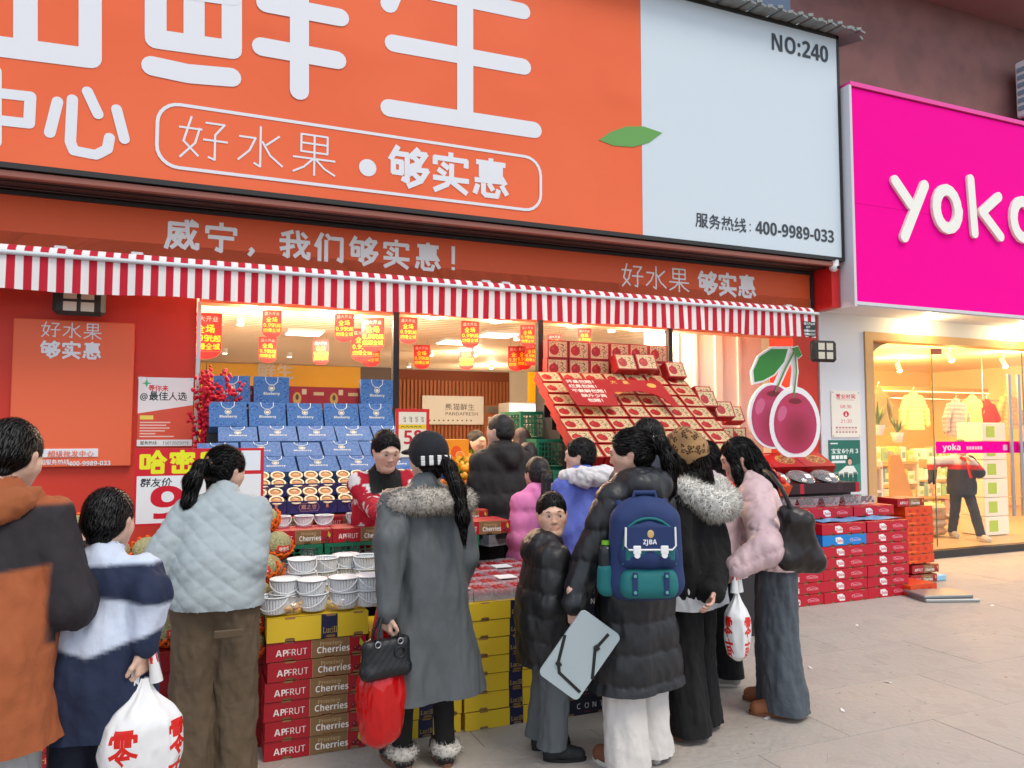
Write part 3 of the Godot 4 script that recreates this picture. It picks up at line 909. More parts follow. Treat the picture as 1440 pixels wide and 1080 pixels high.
func flood(at: Vector3, turn: float, label: String, w: float, h: float) -> void:
	var f := thing("floodlight", label, "floodlight", at, turn)
	var b := MB.new(); b.bev(Vector3.ZERO, Vector3(w, h, 0.09), 0.03)
	put("housing", b, M["dark"], f)
	b = MB.new(); b.box(Vector3(0, 0.0, -0.1), Vector3(0.06, 0.06, 0.13))
	put("bracket", b, M["black"], f)
	for sx in [-1, 1]:
		for sy in [-1, 1]:
			b = MB.new(); b.box(Vector3(sx * w * 0.165, sy * h * 0.21, 0.044), Vector3(w * 0.25, h * 0.32, 0.008))
			put("cell", b, mat(Color(0.80, 0.78, 0.70), 0.25), f)

func lamp(parent: Node, at: Vector3, e: float, col: Color, sz := 0.1) -> void:
	var l := OmniLight3D.new()
	l.name = "lamp_light"
	l.position = at
	l.light_energy = e; l.light_color = col; l.light_size = sz; l.omni_range = 14.0; l.omni_attenuation = 2.0
	l.shadow_enabled = true
	parent.add_child(l, true)
func panel_box(called: String, z: float, x0: float, y0: float, x1: float, y1: float, th: float, m: Material, parent: Node) -> MeshInstance3D:
	# an upright box whose front face is at z, between two pixels of the photograph
	var a := onz(x0, y0, z)
	var c := onz(x1, y1, z)
	var b := MB.new()
	b.box(Vector3((a.x + c.x) / 2, (a.y + c.y) / 2, z - th / 2), Vector3(absf(c.x - a.x), absf(a.y - c.y), th))
	return put(called, b, m, parent)

func shop_inside() -> void:
	var warm := Color(1.0, 0.87, 0.72)
	var b: MB
	var cl := thing("batten_ceiling", "ceiling of pale narrow battens inside the fruit shop", "ceiling")
	for k in 52:
		b = MB.new(); b.box(Vector3(3.4, 2.90, -0.45 - k * 0.155), Vector3(6.75, 0.05, 0.055))
		put("batten", b, mat(Color(0.93, 0.86, 0.76), 0.6) if k == 0 else (cl.get_child(0) as MeshInstance3D).material_override, cl)
	# light panels
	for p in [[428, 467], [640, 480], [700, 470]]:
		var at := ong(p[0], p[1], 2.86)
		var t := thing("light_panel", "square glowing ceiling panel among the shop battens", "ceiling light", at, 0.0, "square ceiling panels")
		b = MB.new(); b.box(Vector3(0, 0.0, 0), Vector3(0.46, 0.03, 0.46))
		put("frame", b, M["white"], t)
		b = MB.new(); b.box(Vector3(0, -0.02, 0), Vector3(0.42, 0.012, 0.42))
		put("diffuser", b, glow(Color(1, 0.95, 0.88), 3.0), t)
		var al := AreaLight3D.new()
		al.name = "panel_light"
		al.area_size = Vector2(0.42, 0.42)
		al.light_energy = 2.4; al.light_color = Color(1.0, 0.90, 0.78); al.shadow_enabled = true
		al.rotation.x = -PI / 2
		al.position = Vector3(0, -0.04, 0)
		t.add_child(al, true)
	# surface downlights inside
	var idx := 0
	for p in [[338, 457], [357, 440], [316, 497], [407, 502], [498, 446], [575, 516], [606, 500], [691, 518], [727, 478], [560, 470], [668, 500], [860, 466], [905, 464], [934, 470]]:
		var at := ong(p[0], p[1], 2.80)
		if at.z > -0.25 or p[0] > 800: at = onz(p[0], p[1], -0.42)
		var t := thing("ceiling_downlight", "white cylinder downlight hanging from the shop ceiling", "downlight", at, 0.0, "shop downlights")
		b = MB.new(); b.cyl(Vector3(0, 0, 0), Vector3(0, 0.14, 0), 0.045, 0.045, 14)
		put("housing", b, M["white"], t)
		b = MB.new(); b.cyl(Vector3(0, -0.006, 0), Vector3(0, 0.0, 0), 0.036, 0.036, 14)
		put("lens", b, glow(Color(1, 0.93, 0.82), 6.0), t)
		if idx % 3 == 1: lamp(t, Vector3(0, -0.06, 0), 1.0, warm, 0.04)
		idx += 1
	# recessed row along the front edge
	for x in [0.55, 1.15, 2.1, 2.75, 3.6, 4.35]:
		var t := thing("recessed_downlight", "round recessed downlight along the front edge of the shop", "downlight", Vector3(x, 2.652, -0.08), 0.0, "front edge downlights")
		b = MB.new(); b.cyl(Vector3(0, -0.003, 0), Vector3(0, 0.01, 0), 0.075, 0.075, 18)
		put("rim", b, M["white"], t)
		b = MB.new(); b.cyl(Vector3(0, -0.007, 0), Vector3(0, -0.004, 0), 0.058, 0.058, 18)
		put("lens", b, glow(Color(1, 0.95, 0.86), 5.0), t)
		lamp(t, Vector3(0, -0.05, 0.03), 0.8, Color(1.0, 0.90, 0.76), 0.06)
	# rear features
	var Z := -9.15
	var yw := thing("yellow_wall", "bright yellow wall panel with white characters inside the shop", "wall panel")
	panel_box("panel", Z, 282, 509, 506, 640, 0.04, mat(Color(1.0, 0.78, 0.0), 0.8), yw)
	b = MB.new()
	han_parts("character", "鲜生", Vector2(onz(362, 530, Z).x, onz(362, 532, Z).y), 0.34, 0.13, Transform3D(Basis.IDENTITY, Vector3(0, 0, Z)), 1.05, M["white"], yw)
	var gp := thing("grey_wall_panel", "dark grey wall panel between the yellow and timber walls", "wall panel")
	panel_box("panel", Z, 507, 516, 560, 640, 0.04, mat(Color(0.42, 0.36, 0.30), 0.7), gp)
	var ww := thing("timber_wall", "reddish timber batten wall at the back of the shop", "wall panel")
	panel_box("backing", Z, 561, 519, 716, 680, 0.03, mat(Color(0.52, 0.27, 0.17), 0.7), ww)
	var a := onz(561, 519, Z)
	var c := onz(716, 640, Z)
	var k := 0
	var x := a.x + 0.03
	while x < c.x:
		b = MB.new(); b.box(Vector3(x, 1.35, Z + 0.018), Vector3(0.05, 2.66, 0.035))
		put("batten", b, M["wood"], ww)
		x += 0.085
	var lg := thing("logo_board", "white board with the shop name on the timber wall", "signboard")
	panel_box("board", Z + 0.12, 594, 556, 680, 597, 0.05, mat(Color(0.90, 0.93, 0.95), 0.6), lg)
	var L := onz(594, 597, Z + 0.12)
	han_parts("character", "熊猫鲜生", Vector2(onz(626, 580, Z + .12).x, onz(626, 577, Z + .12).y), 0.155, 0.07, Transform3D(Basis.IDENTITY, Vector3(0, 0, Z + 0.12)), 1.12, M["ink"], lg)
	words("name", "PANDAFRESH", Vector3(onz(626, 580, Z + .12).x, onz(626, 584, Z + .12).y, Z + 0.124), 0.07, M["ink"], lg, sans, 1.28)
	b = MB.new()
	for q in 10: b.box(Vector3(L.x + 0.16 + q * 0.105, L.y + 0.09, Z + 0.123), Vector3(0.03, 0.03, 0.004))
	put("strapline_marks", b, M["ink"], lg)
	var cm := thing("service_hatch", "grey shutter hatch in the timber wall behind the customers", "hatch")
	panel_box("frame", Z + 0.1, 681, 569, 714, 640, 0.05, M["wood"], cm)
	panel_box("shutter", Z + 0.13, 683, 571, 713, 581, 0.05, M["steel"], cm)
	panel_box("notice", Z + 0.13, 687, 586, 696, 608, 0.02, M["white"], cm)
	var fr := thing("drinks_fridge", "white glass-door drinks fridge at the back of the shop", "fridge")
	panel_box("cabinet", -8.0, 716, 566, 764, 700, 0.6, M["white"], fr)
	panel_box("light_box", -7.97, 718, 568, 762, 581, 0.03, glow(Color(0.92, 0.95, 0.92), 0.7), fr)
	panel_box("door", -7.97, 720, 586, 739, 660, 0.03, mat(Color(0.45, 0.50, 0.46), 0.15), fr)
	panel_box("door", -7.97, 742, 586, 761, 660, 0.03, mat(Color(0.45, 0.50, 0.46), 0.15), fr)
	for q in 4:
		panel_box("shelf", -7.95, 721, 596 + q * 14, 761, 598 + q * 14, 0.02, M["white"], fr)
	var yp := thing("yellow_strip", "narrow yellow panel above the fridge beside the post", "wall panel")
	panel_box("panel", -7.5, 743, 523, 760, 566, 0.03, mat(Color(0.98, 0.72, 0.05), 0.6), yp)
	# ---- hanging paper banners
	var pr := Print.new(256, 384, Color(0.74, 0.04, 0.03))
	print_han(pr, "盛大开业", 28, 26, 46, Color(0.90, 0.62, 0.60), 0.10, 1.1)
	var ye := Color(0.98, 0.72, 0.12)
	print_han(pr, "全场", 50, 96, 72, ye, 0.14, 1.1)
	print_text(pr, "0.99", 14, 236, 52, ye)
	print_han(pr, "元起", 136, 184, 56, ye, 0.14, 1.0)
	print_han(pr, "燃爆全城", 14, 252, 56, ye, 0.12, 1.03)
	pr.rect(0, 318, 256, 4, Color(0.93, 0.4, 0.3))
	var pm := paper(pr.im, 0.5)
	pm.cull_mode = BaseMaterial3D.CULL_DISABLED
	var out := PackedVector2Array([Vector2(-0.15, 0.45), Vector2(-0.15, 0.1)])
	for q in 9: out.append(Vector2(-0.15 * cos(PI * q / 8.0), 0.1 - 0.1 * sin(PI * q / 8.0)))
	out.append(Vector2(0.15, 0.45))
	b = MB.new()
	b.poly(out, 0, 0.002)
	var bm := b.mesh()
	b = MB.new()
	for s in [-0.1, 0.1]: b.cyl(Vector3(s, 0.45, 0.001), Vector3(s, 0.75, 0.001), 0.0015, 0.0015, 4)
	var string := b.mesh()
	# px centre, top, bottom row -> depth from the banner's usual height of 0.45 m
	for p in [[382, 436, 475], [376, 474, 510], [451, 478, 513], [484, 440, 481], [509, 462, 509], [524, 447, 495], [521, 478, 516], [288, 440, 505], [574, 446, 484], [593, 485, 519], [661, 451, 489], [656, 488, 520], [742, 457, 488], [726, 487, 522], [737, 487, 520], [748, 484, 514], [780, 470, 500], [822, 462, 490]]:
		# hung close under the battens: the top edge is just below the ceiling
		var top := ong(p[0], p[1], 2.80)
		if p[0] > 770: top = onz(p[0], p[1], -0.7)
		if p[0] == 288: top = onz(289, 440, -0.5)
		if top.z > -0.35: top = onz(p[0], p[1], -0.35)
		var low := onz(p[0], p[2], top.z)
		var sc := (top.y - low.y) / 0.45
		var t := thing("paper_banner", "red hanging paper banner with yellow offer lettering and round bottom", "banner", low, rng.randf_range(-0.25, 0.35) - 0.3, "red offer banners")
		t.scale = Vector3(sc, sc, sc)
		put("sheet", bm, pm, t)
		put("string", string, M["black"], t)
	# ---- plum blossom branch by the opening
	var bl := thing("blossom_branch", "bush of red artificial blossom twigs beside the shop opening", "artificial plant", Vector3(0.16, 1.0, 0.42))
	var stem := MB.new()
	var fl := MB.new()
	for q in 44:
		var an := rng.randf_range(0, TAU)
		var sp := rng.randf_range(0.03, 0.24)
		var hh := rng.randf_range(0.45, 1.12)
		var e := Vector3(cos(an) * sp, hh, sin(an) * sp * 0.7)
		var m := Vector3(e.x * 0.3, hh * 0.55, e.z * 0.3) + Vector3(rng.randf_range(-0.02, 0.02), 0, 0)
		stem.tube([Vector3(0, 0, 0), m, e], [0.006, 0.004, 0.002], 5)
		for f in 34:
			var u := rng.randf_range(0.30, 1.0)
			var pt := m.lerp(e, (u - 0.3) / 0.7) + Vector3(rng.randf_range(-0.035, 0.035), rng.randf_range(-0.02, 0.02), rng.randf_range(-0.035, 0.035))
			fl.ball(pt, Vector3.ONE * rng.randf_range(0.010, 0.021), 5, 3)
	put("twigs", stem, mat(Color(0.22, 0.10, 0.08), 0.9), bl)
	put("blossoms", fl, mat(Color(0.80, 0.06, 0.18), 0.7), bl).set_meta("kind", "stuff")
	b = MB.new(); b.lathe([Vector2(0, 0), Vector2(0.11, 0.0), Vector2(0.15, 0.5), Vector2(0.13, 0.5), Vector2(0, 0.46)], 18, Vector3(0, -1.0, 0))
	b.cyl(Vector3(0, -0.55, 0), Vector3(0, 0.05, 0), 0.02, 0.012, 8)
	put("pot", b, M["red_wall"], bl)

func fat_stroke(b: MB, pts: Array, wd: float, xf: Transform3D, th: float) -> void:
	var z := 0.0
	for k in pts.size() - 1:
		var a: Vector2 = pts[k]
		var c: Vector2 = pts[k + 1]
		var an := (c - a).angle()
		var p := PackedVector2Array()
		for q in 9: p.append(c + Vector2.from_angle(an - PI / 2 + PI * q / 8.0) * wd / 2)
		for q in 9: p.append(a + Vector2.from_angle(an + PI / 2 + PI * q / 8.0) * wd / 2)
		b.poly(p, 0, th + z, xf)
		z += 0.0006

func neighbour() -> void:
	var b: MB
	# ---- pink sign
	var s := thing("pink_signboard", "bright magenta signboard with rounded cream letters", "signboard")
	b = MB.new(); b.box(Vector3(10.4, 4.7975, 0.36), Vector3(7.2, 1.325, 0.4))
	var pk := mat(Color(0.97, 0.0, 0.60), 0.45)
	pk.roughness = 0.75; pk.metallic_specular = 0.2
	put("panel", b, pk, s)
	b = MB.new(); b.box(Vector3(10.4, 3.575, 0.3595), Vector3(7.2, 1.114, 0.4))
	put("panel", b, pk, s)
	b = MB.new(); b.box(Vector3(10.4, 5.50, 0.40), Vector3(7.24, 0.05, 0.36), Basis.from_euler(Vector3(0.0, 0, 0)))
	put("top_edge", b, mat(Color(0.92, 0.25, 0.62), 0.45), s)
	b = MB.new()
	b.box(Vector3(6.775, 4.22, 0.36), Vector3(0.035, 2.52, 0.44))
	b.box(Vector3(10.4, 3.0, 0.36), Vector3(7.24, 0.035, 0.43))
	put("edge_trim", b, mat(Color(0.82, 0.82, 0.84), 0.5), s)
	var cream := mat(Color(0.94, 0.94, 0.90), 0.5)
	var X := Transform3D(Basis.IDENTITY, Vector3(0, 0, 0.563))
	var g := func(q: Array) -> Array:
		var r := []
		for p in q: r.append(sg(p[0], p[1], 0.59))
		return r
	b = MB.new()
	fat_stroke(b, g.call([[1259, 254], [1281, 287]]), 0.13, X, 0.03)
	fat_stroke(b, g.call([[1300, 261], [1272, 333]]), 0.13, X, 0.034)
	put("letter", b, cream, s)
	for cx in [[1332, 294], [1439, 309]]:
		b = MB.new()
		var c := sg(cx[0], cx[1], 0.59)
		var p := []
		for k in 17: p.append(c + Vector2(cos(TAU * k / 16) * 0.185, sin(TAU * k / 16) * 0.235))
		fat_stroke(b, p, 0.135, X, 0.03)
		if cx[0] > 1400: fat_stroke(b, [c + Vector2(0.24, 0.2), c + Vector2(0.26, -0.25)], 0.12, X, 0.045)
		put("letter", b, cream, s)
	b = MB.new()
	fat_stroke(b, g.call([[1365, 252], [1371, 328]]), 0.12, X, 0.03)
	fat_stroke(b, g.call([[1404, 277], [1381, 298], [1407, 333]]), 0.12, X, 0.034)
	put("letter", b, cream, s)
	# ---- white shop shell
	var sh := thing("clothes_shop", "white fronted clothes shop with a glazed timber framed entrance", "shop")
	var wh := mat(Color(0.84, 0.86, 0.88), 0.55)
	b = MB.new(); b.box(Vector3(7.13, 1.5, -0.15), Vector3(0.70, 3.0, 0.34))
	put("pillar", b, wh, sh)
	b = MB.new(); b.box(Vector3(10.5, 2.88, -0.07), Vector3(6.04, 0.2, 0.16))
	put("lintel", b, wh, sh)
	b = MB.new(); b.box(Vector3(10.4, 2.985, 0.2), Vector3(7.2, 0.03, 0.70))
	put("soffit", b, wh, sh)
	b = MB.new(); b.box(Vector3(11.5, 0.04, -3.0), Vector3(9.0, 0.08, 6.0))
	put("shop_floor", b, mat(Color(0.74, 0.62, 0.45), 0.35), sh)
	b = MB.new(); b.box(Vector3(11.0, 0.045, -0.02), Vector3(8.0, 0.095, 0.12))
	put("threshold", b, mat(Color(0.16, 0.16, 0.17), 0.4), sh)
	b = MB.new(); b.box(Vector3(12.0, 1.5, -5.6), Vector3(11.0, 3.0, 0.2))
	put("rear_wall", b, mat(Color(0.92, 0.80, 0.55), 0.7), sh)
	b = MB.new(); b.box(Vector3(7.25, 1.5, -2.9), Vector3(0.2, 3.0, 5.2))
	put("side_wall", b, mat(Color(0.94, 0.86, 0.70), 0.7), sh)
	b = MB.new(); b.box(Vector3(15.6, 1.5, -2.9), Vector3(0.2, 3.0, 5.6))
	put("side_wall", b, mat(Color(0.94, 0.86, 0.70), 0.7), sh)
	b = MB.new(); b.box(Vector3(11.5, 2.95, -2.9), Vector3(9.0, 0.1, 5.4))
	put("ceiling", b, mat(Color(0.95, 0.88, 0.74), 0.8), sh)
	# timber frame with rounded corner
	b = MB.new()
	b.box(Vector3(7.55, 1.43, -0.06), Vector3(0.13, 2.7, 0.2))
	put("frame_post", b, M["light_wood"], sh)
	b = MB.new(); b.box(Vector3(10.6, 2.73, -0.06), Vector3(5.97, 0.10, 0.2))
	put("frame_head", b, M["light_wood"], sh)
	b = MB.new()
	var o := PackedVector2Array([Vector2(7.615, 2.68)])
	for k in 9:
		var an := PI / 2 + PI / 2 * k / 8.0
		o.append(Vector2(8.115 + cos(an) * 0.5, 2.18 + sin(an) * 0.5))
	b.poly(o, -0.15, -0.12)
	put("frame_corner", b, mat(Color(0.68, 0.52, 0.33), 0.6), sh)
	# panes and door
	for p in [[7.62, 8.72], [10.15, 12.0]]:
		b = MB.new(); b.box(Vector3((p[0] + p[1]) / 2, 1.39, -0.1), Vector3(p[1] - p[0], 2.58, 0.01))
		put("pane", b, M["pane"], sh)
	var dr := thing("glass_door", "open frameless glass door with long steel pull handles", "door", Vector3(8.74, 0.1, -0.08), -0.16)
	b = MB.new(); b.box(Vector3(0.72, 1.27, 0), Vector3(1.40, 2.5, 0.012))
	put("pane", b, M["pane"], dr)
	b = MB.new()
	b.box(Vector3(0.004, 1.27, 0), Vector3(0.008, 2.5, 0.014))
	b.box(Vector3(1.424, 1.27, 0), Vector3(0.008, 2.5, 0.014))
	put("glass_edge", b, mat(Color(0.35, 0.45, 0.42), 0.2), dr)
	b = MB.new(); b.box(Vector3(0.72, 1.27, 0.009), Vector3(1.40, 0.15, 0.003))
	put("pink_band", b, pk, dr)
	words("band_name", "yoka", Vector3(0.12, 1.235, 0.012), 0.075, M["white"], dr, bold, 1.15)
	b = MB.new()
	for q in 6: b.box(Vector3(0.50 + q * 0.042, 1.262, 0.012), Vector3(0.03, 0.04, 0.002))
	b.box(Vector3(1.09, 1.265, 0.012), Vector3(0.07, 0.07, 0.002))
	put("band_marks", b, mat(Color(0.95, 0.75, 0.85), 0.6), dr)
	for s2 in [[1.15, 0.05], [1.30, 0.05]]:
		b = MB.new()
		b.cyl(Vector3(s2[0], 0.38, s2[1]), Vector3(s2[0], 2.22, s2[1]), 0.024, 0.024, 12)
		b.cyl(Vector3(s2[0], 0.62, 0), Vector3(s2[0], 0.62, s2[1]), 0.012, 0.012, 8)
		b.cyl(Vector3(s2[0], 2.0, 0), Vector3(s2[0], 2.0, s2[1]), 0.012, 0.012, 8)
		put("pull_handle", b, M["steel"], dr)
	b = MB.new(); b.bev(Vector3(0.08, 2.50, 0), Vector3(0.15, 0.07, 0.04), 0.006)
	put("top_clamp", b, mat(Color(0.70, 0.40, 0.30), 0.3, 0.6), dr)
	# lights
	for x in [8.35, 10.1, 11.9]:
		var t := thing("soffit_downlight", "round warm downlight in the white soffit under pink sign", "downlight", Vector3(x, 2.968, 0.25), 0, "soffit downlights")
		b = MB.new(); b.cyl(Vector3(0, -0.006, 0), Vector3(0, 0.004, 0), 0.095, 0.095, 20)
		put("rim", b, M["white"], t)
		b = MB.new(); b.cyl(Vector3(0, -0.010, 0), Vector3(0, -0.007, 0), 0.08, 0.08, 20)
		put("lens", b, glow(Color(1, 0.94, 0.80), 4.0), t)
		lamp(t, Vector3(0, -0.06, 0), 0.35, Color(1.0, 0.85, 0.6), 0.07)
	for p in [[8.6, -1.2], [9.4, -2.2], [10.8, -1.4], [11.8, -3.2], [12.6, -1.8], [10.0, -4.0]]:
		var t := thing("track_spotlight", "white track spotlight under the clothes shop ceiling", "spotlight", Vector3(p[0], 2.66, p[1]), 0.4, "track spotlights")
		b = MB.new(); b.cyl(Vector3(0, 0.0, 0.03), Vector3(0.06, 0.14, -0.03), 0.04, 0.04, 12)
		b.cyl(Vector3(0.04, 0.09, 0), Vector3(0.04, 0.24, 0), 0.012, 0.012, 6)
		put("housing", b, M["white"], t)
		b = MB.new(); b.cyl(Vector3(-0.003, -0.006, 0.033), Vector3(0, 0.0, 0.03), 0.032, 0.032, 12)
		put("lens", b, glow(Color(1, 0.9, 0.7), 6.0), t)
		lamp(t, Vector3(-0.03, -0.07, 0.06), 1.9, Color(1.0, 0.80, 0.50), 0.05)
	# cornice strip with lit edge, yellow wall zone
	var co := thing("cornice", "pale cornice strip running across the clothes shop wall", "cornice")
	b = MB.new(); b.box(Vector3(11.5, 2.42, -4.4), Vector3(8.6, 0.08, 0.5))
	put("beam", b, M["light_wood"], co)
	b = MB.new(); b.box(Vector3(11.5, 2.37, -4.16), Vector3(8.6, 0.02, 0.04))
	put("lit_edge", b, glow(Color(1, 0.92, 0.7), 1.2), co)
	var ye := thing("yellow_frieze", "yellow wall frieze above the hanging clothes", "wall panel")
	for p in [[8.6, 9.9], [11.4, 13.4]]:
		b = MB.new(); b.box(Vector3((p[0] + p[1]) / 2 , 2.05, -5.46), Vector3(p[1] - p[0], 0.6, 0.06))
		put("panel", b, mat(Color(0.97, 0.78, 0.15), 0.7), ye)
	# shelves with packs
	var colors := [Color(0.90, 0.86, 0.74), Color(0.60, 0.76, 0.52), Color(0.88, 0.60, 0.55), Color(0.95, 0.92, 0.85), Color(0.50, 0.66, 0.62), Color(0.93, 0.80, 0.45)]
	var packm := []
	for c in colors: packm.append(mat(c, 0.6))
	for u in [[7.75, -0.9, 0.75, 0.45], [9.0, -2.0, 1.5, 0.45], [11.2, -2.6, 1.4, 0.45]]:
		var sf := thing("display_shelf", "cream display shelf of %s behind the shop glass" % ["green packs", "boxed baby goods", "folded goods"][int(u[0] > 8) + int(u[0] > 10)], "shelf", Vector3(u[0], 0.08, u[1]))
		for k in 4:
			b = MB.new(); b.box(Vector3(u[2] / 2, 0.08 + k * 0.31, 0), Vector3(u[2], 0.03, u[3]))
			put("shelf_board", b, M["light_wood"] if k % 2 else M["cream"], sf)
		for e in [0.0, u[2]]:
			b = MB.new(); b.box(Vector3(e, 0.55, 0), Vector3(0.03, 1.1, u[3]))
			put("side_panel", b, M["cream"], sf)
		for k in 4:
			var x := 0.05
			while x < u[2] - 0.12:
				var w := rng.randf_range(0.07, 0.16)
				var h := rng.randf_range(0.14, 0.24)
				var t := thing("goods_pack", "small boxed pack on a cream clothes shop shelf", "box", Vector3(u[0] + x + w / 2, 0.176 + k * 0.31, u[1] + 0.12), rng.randf_range(-0.1, 0.1), "packs on the shelves")
				var q := MB.new(); q.bev(Vector3(0, h / 2, 0), Vector3(w * 0.94, h, 0.16), 0.006)
				put("carton", q, packm[rng.randi() % 6], t)
				q = MB.new(); q.box(Vector3(0, h * 0.45, 0.081), Vector3(w * 0.6, h * 0.4, 0.003))
				put("label_patch", q, packm[rng.randi() % 6], t)
				x += w + 0.01
	# slanted timber panel
	var sp := thing("slanted_panel", "slanted orange timber panel standing beside the shelves", "panel")
	b = MB.new()
	var a1 := onz(1252, 640, -0.8)
	var a2 := onz(1280, 745, -0.8)
	b.poly(PackedVector2Array([Vector2(a1.x, a1.y), Vector2(a1.x + 0.18, a1.y), Vector2(a2.x + 0.32, 0.09), Vector2(a1.x, 0.09)]), -0.84, -0.80)
	put("board", b, mat(Color(0.86, 0.60, 0.28), 0.5), sp)
	# plants in vases
	for p in [[1235, 612, -0.9, 0.5], [1262, 622, -1.2, 0.4]]:
		var at := onz(p[0], p[1], p[2])
		var t := thing("potted_plant", "%s potted plant on the shelf by the clothes shop glass" % ["tall spiky", "small bushy"][int(p[3] < 0.45)], "plant", at)
		b = MB.new(); b.lathe([Vector2(0, 0), Vector2(0.06, 0), Vector2(0.09, 0.14), Vector2(0.075, 0.14), Vector2(0, 0.12)], 16)
		put("pot", b, M["white"], t)
		for k in 14:
			var an := k * 2.4
			var e := Vector3(cos(an) * 0.13, p[3] * rng.randf_range(0.7, 1.0), sin(an) * 0.13)
			b = MB.new()
			var sd := Vector3(-sin(an), 0, cos(an)) * 0.018
			var m := Vector3(e.x * 0.35, e.y * 0.6, e.z * 0.35)
			b.quad(Vector3(0, 0.12, 0) - sd * 0.4, Vector3(0, 0.12, 0) + sd * 0.4, m + sd, m - sd)
			b.tri(m - sd, m + sd, e)
			put("leaf", b, mat(Color(0.35, 0.45, 0.20), 0.6) if k == 0 else (t.get_child(1) as MeshInstance3D).material_override, t)
	# hanging garments
	var gc := [["yellow cream puffy jacket", Color(0.90, 0.82, 0.58)], ["grey lilac padded vest", Color(0.60, 0.56, 0.62)], ["pale yellow coat", Color(0.93, 0.84, 0.50)], ["red fluffy top", Color(0.85, 0.12, 0.08)], ["tan padded jacket", Color(0.70, 0.58, 0.42)], ["olive drab shirt", Color(0.45, 0.43, 0.30)]]
	var gp := [[1285, 580], [1345, 590], [1368, 585], [1388, 590], [1418, 580], [1235, 575]]
	for k in 6:
		var at := onz(gp[k][0], gp[k][1], -2.4)
		var t := thing("hanging_garment", gc[k][0] + " hanging inside the clothes shop", "jacket", at)
		var q := MB.new()
		var gm := fabric(gc[k][1], 4, 0.8, 0.8)
		gm.normal_texture = M["crease"]
		var pf := puff(0.075, 0.012, k * 9.0) if k < 2 or k == 4 else folds(0.02, 130, 60, k * 20.0)
		soft("torso", t, Vector3(-0.26, -0.30, -0.14), Vector3(0.26, 0.36, 0.14), 0.016, [[Vector3(-0.09, 0.22, 0), Vector3(-0.11, -0.32, 0), 0.075, 0.09, 0.05], [Vector3(0.09, 0.22, 0), Vector3(0.11, -0.32, 0), 0.075, 0.09, 0.05], [Vector3(0, 0.24, 0), Vector3(0, -0.32, 0), 0.085, 0.09, 0.05], [Vector3(0, 0.25, 0), Vector3(0, 0.31, 0), 0.06, 0.06, 0.03]], gm, pf)
		for sd in [-1.0, 1.0]:
			soft("sleeve", t, Vector3(minf(sd * 0.42, 0.06 * sd), -0.30, -0.12), Vector3(maxf(sd * 0.42, 0.06 * sd), 0.34, 0.12), 0.016, [[Vector3(sd * 0.14, 0.23, 0), Vector3(sd * 0.26, 0.02, 0.01), 0.065, 0.06], [Vector3(sd * 0.26, 0.02, 0.01), Vector3(sd * 0.29, -0.20, 0.02), 0.06, 0.048]], gm, pf)
		q = MB.new()
		q.tube([Vector3(0, 0.32, 0), Vector3(0, 0.40, 0), Vector3(0.03, 0.43, 0), Vector3(0, 0.455, 0)], 0.005, 5)
		put("hanger_hook", q, M["steel"], t)
	var rail := thing("clothes_rail", "thin steel rail carrying the hanging garments", "clothes rail")
	var ra := onz(1220, 540, -2.4)
	b = MB.new(); b.cyl(Vector3(8.6, 2.12, -2.4), Vector3(13.6, 2.12, -2.4), 0.012, 0.012, 8)
	b.cyl(Vector3(9.0, 2.12, -2.4), Vector3(9.0, 2.9, -2.4), 0.008, 0.008, 6)
	b.cyl(Vector3(12.9, 2.12, -2.4), Vector3(12.9, 2.9, -2.4), 0.008, 0.008, 6)
	put("rail", b, M["steel"], rail)
	# cartons stacked at the right
	for k in 6:
		var pr2 := onz(1432, 760 - k * 25, -0.75)
		var t := thing("goods_carton", "cream carton with lime pattern stacked inside shop door", "box", Vector3(10.75, 0.09 + k * 0.27, -0.9), 0, "cartons inside the shop door")
		var q := MB.new(); q.bev(Vector3(0, 0.13, 0), Vector3(0.5, 0.262, 0.4), 0.006)
		put("carton", q, packm[3], t)
		q = MB.new(); q.box(Vector3(-0.08, 0.13, 0.202), Vector3(0.18, 0.16, 0.003))
		put("label_patch", q, mat(Color(0.68, 0.80, 0.25), 0.6), t)
	for k in 4:
		var t := thing("folded_blanket", "folded peach blanket in a pile behind the glass door", "blanket", Vector3(9.75, 0.1 + k * 0.11, -1.1), 0, "folded blankets")
		var q := MB.new(); q.bev(Vector3(0, 0.055, 0), Vector3(0.55, 0.105, 0.4), 0.045)
		put("fold", q, fabric([Color(0.92, 0.72, 0.52), Color(0.90, 0.80, 0.66)][k % 2], 25), t)
	# ---- notices on the white pillar
	var pr := Print.new(300, 480, Color(0.91, 0.90, 0.85))
	var rd := Color(0.78, 0.10, 0.22)
	print_han(pr, "营业时间", 48, 34, 48, rd, 0.12, 1.08)
	pr.rect(60, 92, 180, 5, Color(0.85, 0.55, 0.55))
	print_text(pr, "08:30", 150, 180, 34, rd, sans, 1.0, true)
	pr.oval(150, 240, 30, 30, rd)
	pr.rect(146, 224, 8, 28, Color.WHITE)
	pr.fill(PackedVector2Array([Vector2(136, 246), Vector2(164, 246), Vector2(150, 262)]), Color.WHITE)
	print_text(pr, "21:30", 150, 330, 34, rd, sans, 1.0, true)
	for k in 7: pr.rect(40 + k * 33, 372, 22, 16, Color(0.70, 0.45, 0.45))
	pr.rect(40, 402, 220, 3, rd)
	for k in 7: pr.rect(40 + k * 33, 418, 22, 14, Color(0.70, 0.45, 0.45))
	var n1 := thing("hours_notice", "cream opening hours notice screwed to the white pillar", "notice")
	var a := onz(1168, 549, 0.025)
	var c := onz(1210, 615, 0.025)
	b = MB.new(); b.box(Vector3((a.x + c.x) / 2, (a.y + c.y) / 2, 0.028), Vector3(c.x - a.x, a.y - c.y, 0.008))
	put("plate", b, paper(pr.im), n1)
